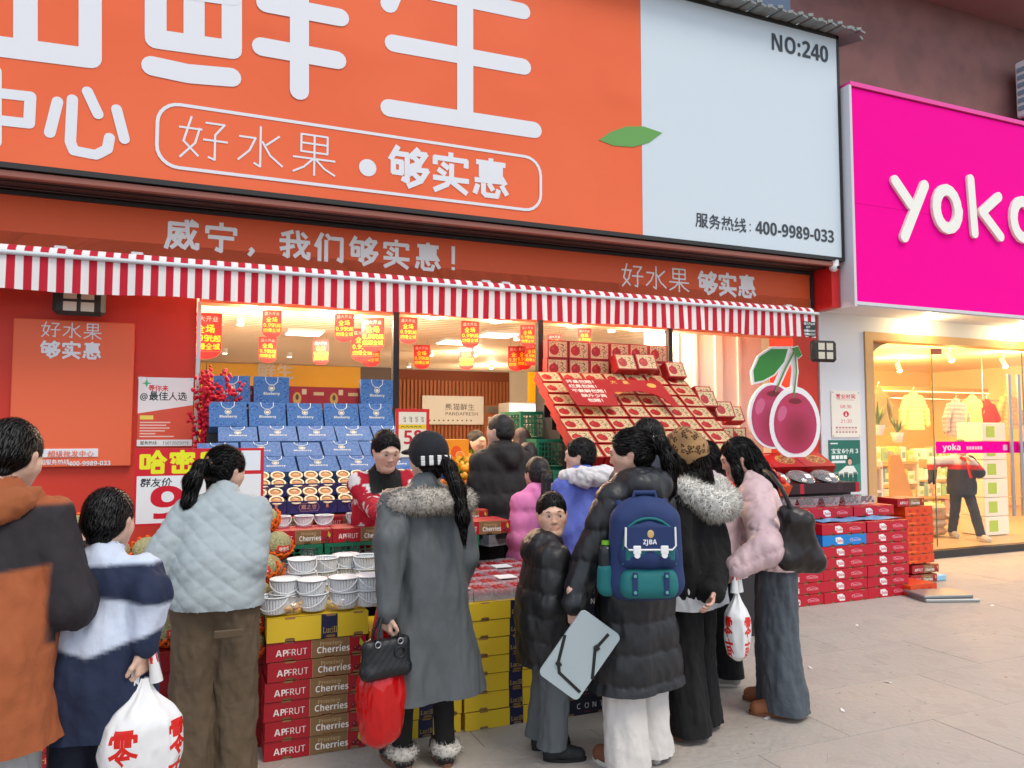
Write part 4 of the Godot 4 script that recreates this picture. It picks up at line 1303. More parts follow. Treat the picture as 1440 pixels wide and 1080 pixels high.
	for q in [[a.x + 0.02, a.y - 0.02], [c.x - 0.02, a.y - 0.02], [a.x + 0.02, c.y + 0.02], [c.x - 0.02, c.y + 0.02]]:
		b = MB.new(); b.ball(Vector3(q[0], q[1], 0.033), Vector3.ONE * 0.008, 8, 4)
		put("screw", b, M["steel"], n1)
	pr = Print.new(300, 460, Color(0.10, 0.42, 0.36))
	pr.fill(PackedVector2Array([Vector2(0, 300), Vector2(300, 210), Vector2(300, 460), Vector2(0, 460)]), Color(0.16, 0.55, 0.47))
	print_han(pr, "宝宝", 22, 76, 46, Color(0.92, 0.96, 0.94), 0.12, 1.02)
	print_text(pr, "6", 122, 118, 38, Color(0.92, 0.96, 0.94))
	print_han(pr, "个月", 150, 78, 44, Color(0.92, 0.96, 0.94), 0.12, 1.0)
	print_text(pr, "3", 252, 118, 38, Color(0.92, 0.96, 0.94))
	for k in 4: pr.rect(24 + k * 38, 136, 32, 34, Color(0.90, 0.95, 0.93))
	pr.rect(24, 184, 130, 22, Color(0.85, 0.92, 0.9))
	pr.rect(16, 24, 70, 12, Color(0.85, 0.92, 0.9))
	pr.fill(PackedVector2Array([Vector2(70, 300), Vector2(160, 232), Vector2(230, 232), Vector2(270, 300), Vector2(255, 340), Vector2(100, 330)]), Color(0.90, 0.93, 0.90))
	pr.oval(194, 190, 26, 34, Color(0.14, 0.10, 0.09))
	pr.oval(196, 198, 20, 26, Color(0.86, 0.68, 0.58))
	for k in 5: pr.rect(50 + k * 44, 300 + (k % 2) * 12, 38, 110, Color(0.06, 0.34, 0.30))
	for k in 5: pr.rect(50 + k * 44, 288 + (k % 2) * 12, 38, 14, Color(0.5, 0.55, 0.5))
	var n2 := thing("green_poster", "green advertising poster on the white pillar below notice", "poster")
	a = onz(1165, 619, 0.025)
	c = onz(1211, 690, 0.025)
	b = MB.new(); b.box(Vector3((a.x + c.x) / 2, (a.y + c.y) / 2, 0.026), Vector3(c.x - a.x, a.y - c.y, 0.004))
	put("sheet", b, paper(pr.im, 0.4), n2)

# ---- cartons
var CT := {}
func carton(key: String, called: String, w: float, h: float, d: float, front: Material, side: Material, notch := true, open := false) -> void:
	# a carton prototype: origin at the middle of its base; front towards +z
	var n := Node3D.new()
	n.set_meta("base_name", called)
	n.set_meta("category", "carton")
	var b := MB.new()
	var e := 0.004
	b.box(Vector3(0, h / 2, -e), Vector3(w - 0.004, h - 0.004, d - 2 * e))
	if open:
		b = MB.new()
		b.box(Vector3(0, 0.004, 0), Vector3(w, 0.006, d - 2 * e))
		b.box(Vector3(-w / 2 + e / 2, h / 2, 0), Vector3(e, h - 0.003, d - 2 * e))
		b.box(Vector3(w / 2 - e / 2, h / 2, 0), Vector3(e, h - 0.003, d - 2 * e))
		b.box(Vector3(0, h / 2, -d / 2 + e), Vector3(w - 2 * e, h - 0.003, e))
	put("tray", b, side, n)
	if notch and not open:
		b = MB.new()
		b.box(Vector3(0, h / 2, d / 2 - 2.4 * e), Vector3(w - 0.02, h - 0.004, e))
		put("inner_sheet", b, M["kraft"], n)
	b = MB.new()
	var o := PackedVector2Array([Vector2(-w / 2, 0.001)])
	if notch:
		for c in [-0.28, 0.12, 0.40]:
			var k := 0.042 * w / 0.48 + 0.004
			var hh := 0.15 * h
			o.append_array([Vector2(c * w - k / 2, 0.001), Vector2(c * w - k / 2, hh * 0.7), Vector2(c * w - k * 0.36, hh), Vector2(c * w + k * 0.36, hh), Vector2(c * w + k / 2, hh * 0.7), Vector2(c * w + k / 2, 0.001)])
	o.append(Vector2(w / 2, 0.001))
	o.append(Vector2(w / 2, h - 0.002))
	if notch:
		for c in [0.40, 0.12, -0.28]:
			var k := 0.05 * w / 0.48 + 0.004
			o.append_array([Vector2(c * w + k / 2, h - 0.002), Vector2(c * w + k * 0.4, h * 0.90), Vector2(c * w - k * 0.4, h * 0.90), Vector2(c * w - k / 2, h - 0.002)])
	o.append(Vector2(-w / 2, h - 0.002))
	b.poly(o, d / 2 - e, d / 2, Transform3D.IDENTITY, Rect2(-w / 2, 0, w, h))
	put("front_panel", b, front, n)
	CT[key] = [n, w, h, d]
func drop(key: String, at: Vector3, label: String, group: String, ry := 0.0, rx := 0.0, jit := 0.012) -> Node3D:
	var src: Node3D = CT[key][0]
	return copy(src, T(at + Vector3(rng.randf_range(-jit, jit) * 0.5, 0, rng.randf_range(-jit, jit) * 0.5), ry + rng.randf_range(-jit, jit), rx), label, group)
func pile(key: String, x: float, zf: float, y: float, n: int, label: String, group: String) -> float:
	# a pile of cartons whose front is at zf; returns the height of its top
	for k in n:
		drop(key, Vector3(x, y, zf - CT[key][3] / 2), label, group)
		y += CT[key][2] + 0.001
	return y

func carton_prints() -> void:
	var red := Color(0.66, 0.035, 0.11)
	var kr := Color(0.52, 0.39, 0.24)
	var w := Color(0.93, 0.92, 0.90)
	# red cherry carton
	var p := Print.new(512, 104, red)
	p.rect(226, 0, 196, 104, kr)
	p.rect(226, 0, 2, 104, Color(0.7, 0.6, 0.45)); p.rect(420, 0, 2, 104, Color(0.7, 0.6, 0.45))
	print_text(p, "AP", 46, 76, 34, w)
	print_text(p, "FRUT", 100, 76, 34, w, sans, 0.95)
	print_text(p, "Premium", 268, 38, 19, Color(0.78, 0.68, 0.5), serif)
	print_text(p, "Cherries", 252, 80, 34, w, bold, 0.9)
	for q in [[458, 70, 15], [482, 78, 14], [470, 60, 11]]:
		p.oval(q[0], q[1], q[2], q[2], Color(0.42, 0.02, 0.06))
		p.oval(q[0] - 4, q[1] - 4, q[2] * 0.3, q[2] * 0.3, Color(0.8, 0.35, 0.4))
	p.fill(PackedVector2Array([Vector2(480, 14), Vector2(500, 44), Vector2(492, 66), Vector2(476, 50)]), Color(0.72, 0.74, 0.20))
	var m_red := mat(red, 0.55)
	carton("ap", "cherry_carton", 0.48, 0.092, 0.32, paper(p.im, 0.5), m_red)
	carton("ap_small", "cherry_carton", 0.38, 0.085, 0.26, paper(p.im, 0.5), m_red)
	# cherry picture carton
	p = Print.new(512, 128, Color(0.60, 0.04, 0.11))
	for q in [[300, 70, 30], [345, 84, 26], [322, 50, 22], [120, 90, 18]]:
		p.oval(q[0], q[1], q[2], q[2], Color(0.36, 0.02, 0.06))
		p.oval(q[0] - 8, q[1] - 8, q[2] * 0.3, q[2] * 0.25, Color(0.78, 0.3, 0.36))
	p.fill(PackedVector2Array([Vector2(380, 20), Vector2(420, 66), Vector2(404, 100), Vector2(376, 66)]), Color(0.70, 0.74, 0.22))
	print_text(p, "Cherries", 30, 60, 30, Color(0.85, 0.72, 0.5), serif)
	carton("cherry", "cherry_carton", 0.40, 0.10, 0.32, paper(p.im, 0.5), mat(Color(0.60, 0.04, 0.11), 0.55))
	# yellow
	var yl := Color(0.87, 0.73, 0.13)
	p = Print.new(512, 112, yl)
	p.rect(268, 0, 84, 112, Color(0.06, 0.08, 0.24))
	print_text(p, "Lucille", 276, 88, 26, Color(0.75, 0.62, 0.25), serif, 0.75)
	carton("yellow", "yellow_carton", 0.485, 0.094, 0.32, paper(p.im, 0.55), mat(yl, 0.6))
	carton("yellow_wide", "yellow_carton", 0.49, 0.118, 0.34, paper(p.im, 0.55), mat(yl, 0.6))
	# navy
	p = Print.new(512, 104, Color(0.025, 0.07, 0.16))
	for q in 5: print_text(p, "CONTO"[q], 150 + q * 52, 66, 32, w, sans)
	p.rect(200, 84, 40, 4, Color(0.6, 0.12, 0.12)); p.rect(420, 60, 30, 4, Color(0.7, 0.1, 0.1))
	carton("conto", "navy_carton", 0.48, 0.094, 0.32, paper(p.im, 0.5), mat(Color(0.025, 0.07, 0.16), 0.5))
	# rose red
	for v in [["dole", Color(0.74, 0.025, 0.15)], ["dole_blue", Color(0.03, 0.50, 0.80)]]:
		p = Print.new(512, 104, v[1])
		var lf := PackedVector2Array()
		for q in [[150, 26], [205, 22], [238, 48], [238, 88], [180, 88], [152, 62]]: lf.append(Vector2(q[0], q[1]))
		p.fill(lf, w)
		print_text(p, "Dole", 162, 74, 30, Color(0.72, 0.08, 0.16), bold, 0.8)
		print_text(p, "Cherries", 322, 70, 24, Color(0.95, 0.75, 0.78), serif, 0.95)
		var arc := PackedVector2Array()
		for k in 9: arc.append(Vector2(312 + k * 16, 52 - 14 * sin(PI * k / 8.0)))
		p.line(arc, 2.5, Color(0.95, 0.7, 0.75))
		p.rect(0, 0, 512, 2, v[1].lightened(0.25))
		carton(v[0], "cherry_carton", 0.535, 0.101, 0.34, paper(p.im, 0.5), mat(v[1], 0.5))
	# orange
	p = Print.new(512, 128, Color(0.86, 0.26, 0.03))
	for k in 3: p.rect(60 + k * 140, 40, 60, 44, Color(0.75, 0.18, 0.02))
	p.rect(40, 84, 160, 20, Color(0.92, 0.42, 0.1))
	carton("orange", "orange_carton", 0.40, 0.098, 0.30, paper(p.im, 0.55), mat(Color(0.86, 0.26, 0.03), 0.55))
	# navy fruit tray
	var nv := Color(0.12, 0.11, 0.34)
	p = Print.new(512, 140, nv)
	for k in 5: p.fill(PackedVector2Array([Vector2(k * 110, 140), Vector2(k * 110 + 60, 60 + 20 * (k % 2)), Vector2(k * 110 + 130, 140)]), Color(0.17, 0.15, 0.42))
	var gd := Color(0.72, 0.52, 0.44)
	var fr := PackedVector2Array([Vector2(120, 70), Vector2(140, 30), Vector2(310, 30), Vector2(330, 70), Vector2(310, 112), Vector2(140, 112), Vector2(120, 70)])
	p.line(fr, 4, gd)
	print_han(p, "藏之杏", 145, 44, 50, gd, 0.13, 1.08)
	p.rect(400, 40, 24, 34, Color(0.85, 0.55, 0.35)); p.oval(412, 36, 14, 14, Color(0.9, 0.8, 0.65))
	p.rect(395, 76, 34, 10, Color(0.5, 0.25, 0.2))
	carton("navy", "fruit_tray", 0.315, 0.085, 0.24, paper(p.im, 0.5), mat(nv, 0.6), false, true)
	# blueberry gift box
	p = Print.new(384, 300, Color(0.25, 0.40, 0.60))
	var rr := RandomNumberGenerator.new()
	rr.seed = 5
	for k in 130:
		var an := rr.randf_range(0, TAU)
		var ra := rr.randf_range(0.74, 1.1)
		var c := Vector2(192 + cos(an) * 185 * ra, 150 + sin(an) * 140 * ra)
		p.oval(c.x, c.y, rr.randf_range(8, 17), rr.randf_range(4, 7), [Color(0.13, 0.27, 0.50), Color(0.17, 0.33, 0.57), Color(0.33, 0.48, 0.68)][k % 3], rr.randf_range(0, TAU))
	p.oval(192, 122, 34, 33, Color(0.86, 0.80, 0.66))
	p.oval(192, 122, 27, 26, Color(0.25, 0.40, 0.60))
	p.oval(192, 124, 20, 16, Color(0.86, 0.80, 0.66))
	print_text(p, "Blueberry", 192, 192, 27, Color(0.86, 0.82, 0.72), bold, 1.0, true)
	var bb := mat(Color(0.24, 0.38, 0.58), 0.6)
	carton("blue", "blueberry_box", 0.275, 0.235, 0.085, paper(p.im, 0.85), bb, false)
	var cord := MB.new()
	cord.tube([Vector3(-0.05, 0.232, 0.045), Vector3(-0.045, 0.19, 0.047), Vector3(-0.02, 0.165, 0.047), Vector3(0.02, 0.165, 0.047), Vector3(0.045, 0.19, 0.047), Vector3(0.05, 0.232, 0.045)], 0.0025, 5)
	put("cord_handle", cord, M["white"], CT["blue"][0])
	# pomegranate gift box
	p = Print.new(300, 240, Color(0.62, 0.06, 0.06))
	p.rect(20, 18, 260, 204, Color(0.80, 0.70, 0.52))
	p.oval(98, 132, 68, 66, Color(0.62, 0.06, 0.07))
	p.oval(78, 112, 22, 18, Color(0.74, 0.18, 0.16))
	p.fill(PackedVector2Array([Vector2(86, 72), Vector2(96, 44), Vector2(108, 66), Vector2(124, 48), Vector2(120, 78)]), Color(0.62, 0.08, 0.08))
	for k in 34:
		var c := Vector2(rr.randf_range(130, 274), rr.randf_range(24, 210))
		if c.distance_to(Vector2(98, 132)) < 76: continue
		p.oval(c.x, c.y, rr.randf_range(5, 13), rr.randf_range(3, 6), [Color(0.20, 0.22, 0.10), Color(0.62, 0.10, 0.08), Color(0.25, 0.20, 0.14)][k % 3], rr.randf_range(0, TAU))
	for k in 6:
		p.oval(40 + k * 16, 40 + 14 * sin(k * 2.0), 10, 5, Color(0.34, 0.38, 0.14), k * 0.9)
	p.line(PackedVector2Array([Vector2(206, 60), Vector2(236, 66), Vector2(214, 100), Vector2(244, 120)]), 7, Color(0.14, 0.10, 0.08))
	p.line(PackedVector2Array([Vector2(200, 130), Vector2(232, 150), Vector2(206, 176)]), 6, Color(0.14, 0.10, 0.08))
	carton("pome", "pomegranate_box", 0.226, 0.178, 0.10, paper(p.im, 0.45), mat(Color(0.66, 0.05, 0.05), 0.5), false)
	# red gift box with golden picture
	p = Print.new(384, 260, Color(0.66, 0.03, 0.06))
	p.oval(230, 130, 110, 76, Color(0.72, 0.58, 0.25))
	p.oval(230, 132, 98, 66, Color(0.60, 0.35, 0.18))
	for k in 60:
		var an := rr.randf_range(0, TAU)
		var ra := sqrt(rr.randf())
		p.oval(230 + cos(an) * 88 * ra, 132 + sin(an) * 58 * ra, 9, 8, [Color(0.55, 0.06, 0.08), Color(0.78, 0.66, 0.34), Color(0.42, 0.04, 0.06)][k % 3])
	p.rect(40, 30, 80, 12, Color(0.85, 0.65, 0.55))
	carton("gift", "gift_box", 0.42, 0.30, 0.09, paper(p.im, 0.4), mat(Color(0.66, 0.03, 0.06), 0.45), false)
	p = Print.new(384, 160, Color(0.60, 0.04, 0.06))
	p.rect(110, 40, 90, 24, Color(0.78, 0.62, 0.4)); p.oval(290, 90, 36, 46, Color(0.75, 0.55, 0.25))
	p.oval(290, 80, 14, 22, Color(0.35, 0.2, 0.12)); p.rect(330, 20, 40, 40, Color(0.8, 0.65, 0.5))
	carton("gift2", "gift_box", 0.36, 0.18, 0.12, paper(p.im, 0.4), mat(Color(0.60, 0.04, 0.06), 0.45), false)
	# purple long box
	p = Print.new(512, 64, Color(0.16, 0.05, 0.09))
	p.rect(476, 0, 36, 64, Color(0.72, 0.02, 0.14))
	p.oval(330, 30, 20, 20, Color(0.30, 0.14, 0.18)); p.oval(330, 30, 14, 14, Color(0.16, 0.05, 0.09))
	carton("purple", "purple_box", 0.75, 0.105, 0.26, paper(p.im, 0.35), mat(Color(0.15, 0.05, 0.08), 0.4), false)
	# golden citrus carton
	p = Print.new(256, 200, Color(0.92, 0.58, 0.05))
	p.oval(160, 90, 40, 42, Color(0.90, 0.34, 0.03)); p.oval(190, 116, 36, 32, Color(0.95, 0.72, 0.45)); p.oval(190, 116, 28, 24, Color(0.93, 0.55, 0.2))
	p.line(PackedVector2Array([Vector2(60, 40), Vector2(84, 50), Vector2(70, 80)]), 5, Color(0.5, 0.3, 0.05))
	for k in 3: p.oval(100, 70 + k * 22, 5, 6, Color(0.5, 0.3, 0.05))
	carton("citrus", "citrus_carton", 0.30, 0.24, 0.18, paper(p.im, 0.5), mat(Color(0.92, 0.58, 0.05), 0.55), false)

func crate_proto() -> void:
	# open lattice crate 0.5 x 0.25 x 0.38, origin at base middle
	var n := Node3D.new()
	n.set_meta("base_name", "green_crate"); n.set_meta("category", "crate")
	var b := MB.new()
	var w := 0.50
	var h := 0.25
	var d := 0.38
	b.box(Vector3(0, 0.008, 0), Vector3(w, 0.012, d))
	for s in [-1, 1]:
		b.box(Vector3(0, h - 0.015, s * (d / 2 - 0.012)), Vector3(w, 0.03, 0.024))
		b.box(Vector3(s * (w / 2 - 0.012), h - 0.0155, 0), Vector3(0.024, 0.029, d - 0.05))
		for t in [-1, 1]:
			b.box(Vector3(s * (w / 2 - 0.017), h / 2 - 0.005, t * (d / 2 - 0.017)), Vector3(0.03, h - 0.05, 0.03))
	put("frame", b, M["green"], n)
	b = MB.new()
	for s in [-1, 1]:
		for k in 11: b.box(Vector3(-0.2 + k * 0.04, h / 2, s * (d / 2 - 0.008)), Vector3(0.007, h - 0.05, 0.008))
		for k in 4: b.box(Vector3(0, 0.05 + k * 0.045, s * (d / 2 - 0.0075)), Vector3(w - 0.05, 0.007, 0.007))
		for k in 9: b.box(Vector3(s * (w / 2 - 0.008), h / 2, -0.14 + k * 0.035), Vector3(0.008, h - 0.05, 0.007))
		for k in 4: b.box(Vector3(s * (w / 2 - 0.0075), 0.05 + k * 0.045, 0), Vector3(0.007, 0.007, d - 0.05))
	put("lattice", b, M["green"], n).set_meta("kind", "stuff")
	CT["crate"] = [n, w, h, d]

func basket_proto(key: String, r: float, h: float) -> void:
	var n := Node3D.new()
	n.set_meta("base_name", "plastic_basket"); n.set_meta("category", "basket")
	var b := MB.new()
	var rb := r * 0.78
	b.lathe([Vector2(0, 0.002), Vector2(rb, 0.002), Vector2(rb + 0.002, 0.004), Vector2(lerpf(rb, r, 0.12), h * 0.12), Vector2(lerpf(rb, r, 0.12) - 0.003, h * 0.12)], 24)
	b.lathe([Vector2(lerpf(rb, r, 0.40) - 0.003, h * 0.38), Vector2(lerpf(rb, r, 0.40), h * 0.38), Vector2(lerpf(rb, r, 0.48), h * 0.46), Vector2(lerpf(rb, r, 0.48) - 0.003, h * 0.46)], 24)
	b.lathe([Vector2(lerpf(rb, r, 0.66) - 0.003, h * 0.64), Vector2(lerpf(rb, r, 0.66), h * 0.64), Vector2(lerpf(rb, r, 0.70), h * 0.70), Vector2(lerpf(rb, r, 0.70) - 0.003, h * 0.70)], 24)
	b.lathe([Vector2(lerpf(rb, r, 0.88) - 0.003, h * 0.88), Vector2(lerpf(rb, r, 0.88), h * 0.88), Vector2(r, h * 0.93), Vector2(r + 0.008, h * 0.94), Vector2(r + 0.009, h), Vector2(r - 0.002, h), Vector2(r - 0.004, h * 0.94)], 24)
	for k in 28:
		var an := TAU * k / 28
		var dr := Vector3(cos(an), 0, sin(an))
		b.tube([dr * (lerpf(rb, r, 0.1) - 0.0015) + Vector3.UP * h * 0.1, dr * (lerpf(rb, r, 0.9) - 0.0015) + Vector3.UP * h * 0.9], 0.0075 * r / 0.065, 4, false)
	put("bowl", b, M["plastic_white"], n)
	b = MB.new()
	var arc := []
	for k in 13:
		var an := PI * k / 12.0
		arc.append(Vector3(cos(an) * (r + 0.007), h * 0.9 - sin(an) * h * 0.62, 0.01 + sin(an) * (r * 0.92)))
	b.tube(arc, 0.003, 6)
	put("handle", b, M["plastic_white"], n)
	CT[key] = [n, r * 2, h, r * 2]

func displays() -> void:
	carton_prints()
	crate_proto()
	basket_proto("basket", 0.068, 0.088)
	basket_proto("small_basket", 0.05, 0.075)
	var b: MB
	# ================= front stall
	var ZF := 2.97
	var y := pile("ap", 0.605, ZF, 0.0, 6, "red and brown cherry carton in the tall front pile", "red front pile")
	drop("yellow_wide", Vector3(0.61, y, ZF - 0.165), "wide yellow carton on top of the red cherry pile", "yellow cartons", 0.0, 0.0, 0.004)
	pile("yellow", 1.113, ZF, 0.0, 6, "yellow carton with navy label piled behind the grey coat", "yellow pile beside the red pile")
	pile("yellow", 1.612, ZF + 0.01, 0.0, 7, "yellow carton with navy label piled beside the navy cartons", "yellow pile by the navy cartons")
	pile("conto", 2.115, ZF + 0.03, 0.0, 7, "navy carton with pale lettering in the front pile", "navy cartons")
	pile("conto", 2.62, ZF - 0.1, 0.0, 7, "navy carton behind the customers' legs", "navy cartons at the stall end")
	pile("cherry", -0.07, 2.72, 0.0, 5, "dark red carton with cherry picture below the melons", "cherry picture cartons")
	pile("cherry", 0.345 - 0.2, 2.66, 0.0, 0, "", "")
	pile("cherry", -0.50, 2.72, 0.0, 5, "dark red carton with cherry picture below the melons", "cherry picture cartons")
	pile("cherry", 0.145 + 0.02, 2.86, 0.0, 0, "", "")
	for k in 5:
		var o := drop("cherry", Vector3(0.222, k * 0.101, 2.60), "dark red carton with cherry picture beside the red pile", "cherry cartons beside the pile")
	var tb := thing("stall_table", "low trestle table behind the front cartons", "table")
	b = MB.new(); b.box(Vector3(1.65, 0.645, 2.34), Vector3(2.5, 0.03, 0.6))
	put("table_top", b, mat(Color(0.55, 0.10, 0.12), 0.7), tb)
	for x in [0.45, 2.85]:
		for z in [2.1, 2.58]:
			b = MB.new(); b.box(Vector3(x, 0.315, z), Vector3(0.04, 0.63, 0.04))
			put("leg", b, M["steel"], tb)
	# baskets on the yellow carton and table
	var fill := MB.new()
	for q in [[393, 874, 1], [400, 858, 2], [446, 868, 2], [490, 862, 2], [524, 858, 2], [424, 846, 3], [455, 842, 3], [486, 836, 3], [515, 838, 3], [405, 828, 2], [438, 822, 3], [470, 815, 3], [505, 814, 3], [530, 815, 2]]:
		var at := ong(q[0], q[1], 0.682 if q[1] > 845 else 0.662)
		at.z = minf(at.z, 2.90)
		for k in q[2]:
			var o := copy(CT["basket"][0], T(at + Vector3(rng.randf_range(-0.006, 0.006), 0.002 + k * 0.068, 0), rng.randf_range(-1.0, 1.0)), "white slotted plastic basket in a stack on the front stall", "stacked white baskets")
			if k == q[2] - 1 and q[0] % 2 == 0:
				b = MB.new(); b.lathe([Vector2(0.0, 0.092), Vector2(0.05, 0.091), Vector2(0.066, 0.086)], 22)
				put("paper_liner", b, M["plastic_white"], o)
	for q in [[395, 743], [427, 742], [456, 741], [500, 738]]:
		var at := onz(q[0], q[1], 2.0)
		copy(CT["small_basket"][0], T(at, rng.randf_range(-0.5, 0.5)), "small white slotted basket on the red carton row", "small baskets on the red cartons")
	# clear boxes of yellow fruit
	for q in [[409, 862], [483, 860], [533, 850]]:
		var at := ong(q[0], q[1], 0.682)
		at.z = 2.90
		var t := thing("fruit_box", "clear plastic box of cut yellow fruit in front of baskets", "fruit box", at, rng.randf_range(-0.4, 0.4), "clear boxes of yellow fruit")
		b = MB.new()
		b.lathe([Vector2(0.0, 0.002), Vector2(0.058, 0.002), Vector2(0.074, 0.03), Vector2(0.078, 0.034), Vector2(0.078, 0.038), Vector2(0.070, 0.06), Vector2(0.045, 0.072), Vector2(0, 0.076)], 20)
		put("shell", b, M["clear"], t)
		var fm := MB.new()
		for k in 26:
			var an := rng.randf_range(0, TAU)
			var ra := 0.055 * sqrt(rng.randf())
			fm.ball(Vector3(cos(an) * ra, rng.randf_range(0.014, 0.052), sin(an) * ra), Vector3(0.018, 0.010, 0.012), 7, 5, Basis.from_euler(Vector3(rng.randf() * 3, rng.randf() * 3, 0)))
		put("fruit_pieces", fm, mat(Color(0.90, 0.68, 0.28), 0.45), t).set_meta("kind", "stuff")
		b = MB.new(); b.box(Vector3(0, 0.079, 0.0), Vector3(0.045, 0.001, 0.035))
		put("label_sticker", b, M["white"], t)
	# lid stack, bowl and towel behind the baskets
	var st := thing("cup_lid_stack", "tall stack of clear plastic lids behind white baskets", "plastic lids", ong(440, 795, 0.66))
	for k in 14:
		b = MB.new(); b.lathe([Vector2(0.05, 0), Vector2(0.068, 0.002), Vector2(0.060, 0.022), Vector2(0.0, 0.023)], 18, Vector3(0, k * 0.0125, 0))
		put("lid", b, M["clear"], st)
	var bw := thing("steel_bowl", "wide steel bowl behind the stacked baskets", "bowl", ong(500, 795, 0.66))
	b = MB.new(); b.lathe([Vector2(0, 0.003), Vector2(0.08, 0.003), Vector2(0.14, 0.08), Vector2(0.15, 0.082), Vector2(0.135, 0.078), Vector2(0.075, 0.01), Vector2(0, 0.01)], 26)
	put("bowl", b, M["steel"], bw)
	b = MB.new(); b.bev(Vector3(0.03, 0.11, -0.06), Vector3(0.18, 0.05, 0.1), 0.022)
	var tw := thing("folded_towel", "rolled white towel on the steel bowl", "towel", bw.position)
	put("cloth", b, fabric(Color(0.9, 0.9, 0.9), 40), tw)
	# punnets of red berries
	var pun := Node3D.new()
	pun.set_meta("base_name", "berry_punnet"); pun.set_meta("category", "punnet")
	b = MB.new()
	b.box(Vector3(0, 0.003, 0), Vector3(0.11, 0.004, 0.17)); b.box(Vector3(0, 0.035, 0.085), Vector3(0.11, 0.06, 0.003)); b.box(Vector3(0, 0.035, -0.085), Vector3(0.11, 0.06, 0.003))
	b.box(Vector3(0.055, 0.035, 0), Vector3(0.003, 0.06, 0.166)); b.box(Vector3(-0.055, 0.035, 0), Vector3(0.003, 0.06, 0.166))
	put("shell", b, M["clear"], pun)
	for ix in 3:
		for iz in 5:
			b = MB.new(); b.ball(Vector3(-0.035 + ix * 0.035, 0.038, -0.064 + iz * 0.032), Vector3(0.0172, 0.022, 0.0165), 10, 7)
			put("berry", b, mat(Color(0.62, 0.02, 0.07), 0.3) if ix + iz == 0 else (pun.get_child(1) as MeshInstance3D).material_override, pun)
	CT["punnet"] = [pun]
	var wl := 0
	for iz in 5:
		for ix in 10:
			var at := Vector3(1.36 + ix * 0.118, 0.662 + 0.004 * (ix % 2), 2.88 - iz * 0.178)
			if at.x > 2.5: continue
			var o := copy(pun, T(at, rng.randf_range(-0.06, 0.06), 0.0), "clear punnet of red berries on the stall beside the navy cartons", "berry punnets")
			if (ix * 3 + iz) % 5 == 0:
				b = MB.new(); b.box(Vector3(0, 0.0685, 0.0), Vector3(0.112, 0.004, 0.10))
				put("paper_label", b, M["white"], o)
	var cb := thing("clear_tub", "empty clear plastic tub on the berry punnets", "tub", ong(694, 766, 0.74), 0.3)
	b = MB.new()
	b.box(Vector3(0, 0.003, 0), Vector3(0.17, 0.005, 0.12)); b.box(Vector3(0, 0.04, 0.06), Vector3(0.18, 0.08, 0.003)); b.box(Vector3(0, 0.04, -0.06), Vector3(0.18, 0.08, 0.003))
	b.box(Vector3(0.09, 0.04, 0), Vector3(0.003, 0.08, 0.117)); b.box(Vector3(-0.09, 0.04, 0), Vector3(0.003, 0.08, 0.117)); b.box(Vector3(0, 0.082, 0.065), Vector3(0.19, 0.004, 0.012))
	put("tub", b, M["clear"], cb)
	# crumpled bags behind the boy
	bag("plastic_bag", "crumpled white plastic bag lying on the stall table", T(ong(735, 770, 0.74) + Vector3(0.12, 0.02, -0.05), 0.4), Vector3(0.15, 0.11, 0.12), M["plastic_white"], 4, false)
	# ================= melons
	var mst := thing("melon_stand", "stepped stand under the melon pile", "stand")
	for k in 4:
		b = MB.new(); b.box(Vector3(-0.12, (0.50 + k * 0.12) / 2, 2.60 - k * 0.12 - 0.09), Vector3(1.1, 0.50 + k * 0.12, 0.12))
		if k > 0: put("step", b, M["dark"], mst)
	b = MB.new(); b.box(Vector3(-0.12, 0.25, 2.34), Vector3(1.08, 0.5, 0.2)); put("step", b, M["dark"], mst)
	var ml := Node3D.new()
	ml.set_meta("base_name", "netted_melon"); ml.set_meta("category", "melon")
	var nz := FastNoiseLite.new()
	nz.frequency = 0.08
	b = MB.new(); b.ball(Vector3.ZERO, Vector3(0.078, 0.072, 0.078), 18, 12, Basis.IDENTITY, 0.02, nz)
	var rind := mat(Color.WHITE, 0.7)
	rind.albedo_texture = noise_tex(0.06, Color(0.58, 0.56, 0.38), Color(0.73, 0.70, 0.52), 256, 4, 12)
	rind.normal_enabled = true; rind.normal_texture = bump_tex(0.12, 6.0, 256, 2, 5)
	put("rind", b, rind, ml)
	b = MB.new()
	var foam := mat(Color(0.92, 0.40, 0.05), 0.75)
	for dirn in [-1, 1]:
		for k in 14:
			var pts := []
			for s in 8:
				var ph := PI * (0.44 + 0.54 * s / 7.0)
				var an: float = TAU * k / 14 + dirn * s * 0.17
				var r := 0.085 + (0.008 if s == 0 else 0.0)
				pts.append(Vector3(sin(ph) * cos(an) * r, cos(ph) * r * 0.93, sin(ph) * sin(an) * r))
			b.tube(pts, 0.0075, 5, true)
	put("foam_net", b, foam, ml)
	b = MB.new()
	for k in 9:
		for j in 3:
			var q := []
			for c in [[0, 0], [1, 0], [1, 1], [0, 1]]:
				var an: float = PI / 2 + 0.62 - (k + c[0]) * 0.138
				var el: float = 0.22 + (j + c[1]) * 0.17
				q.append(Vector3(cos(an) * cos(el) * 0.0805, sin(el) * 0.0745, sin(an) * cos(el) * 0.0805))
			b.quad(q[0], q[1], q[2], q[3], Vector2(k / 9.0, 1 - j / 3.0), Vector2((k + 1) / 9.0, 1 - (j + 1) / 3.0))
	var lp := Print.new(128, 48, Color(0.85, 0.22, 0.08))
	print_han(lp, "哈密瓜", 18, 8, 30, Color(0.95, 0.95, 0.92), 0.13, 1.04)
	put("label_sticker", b, paper(lp.im), ml)
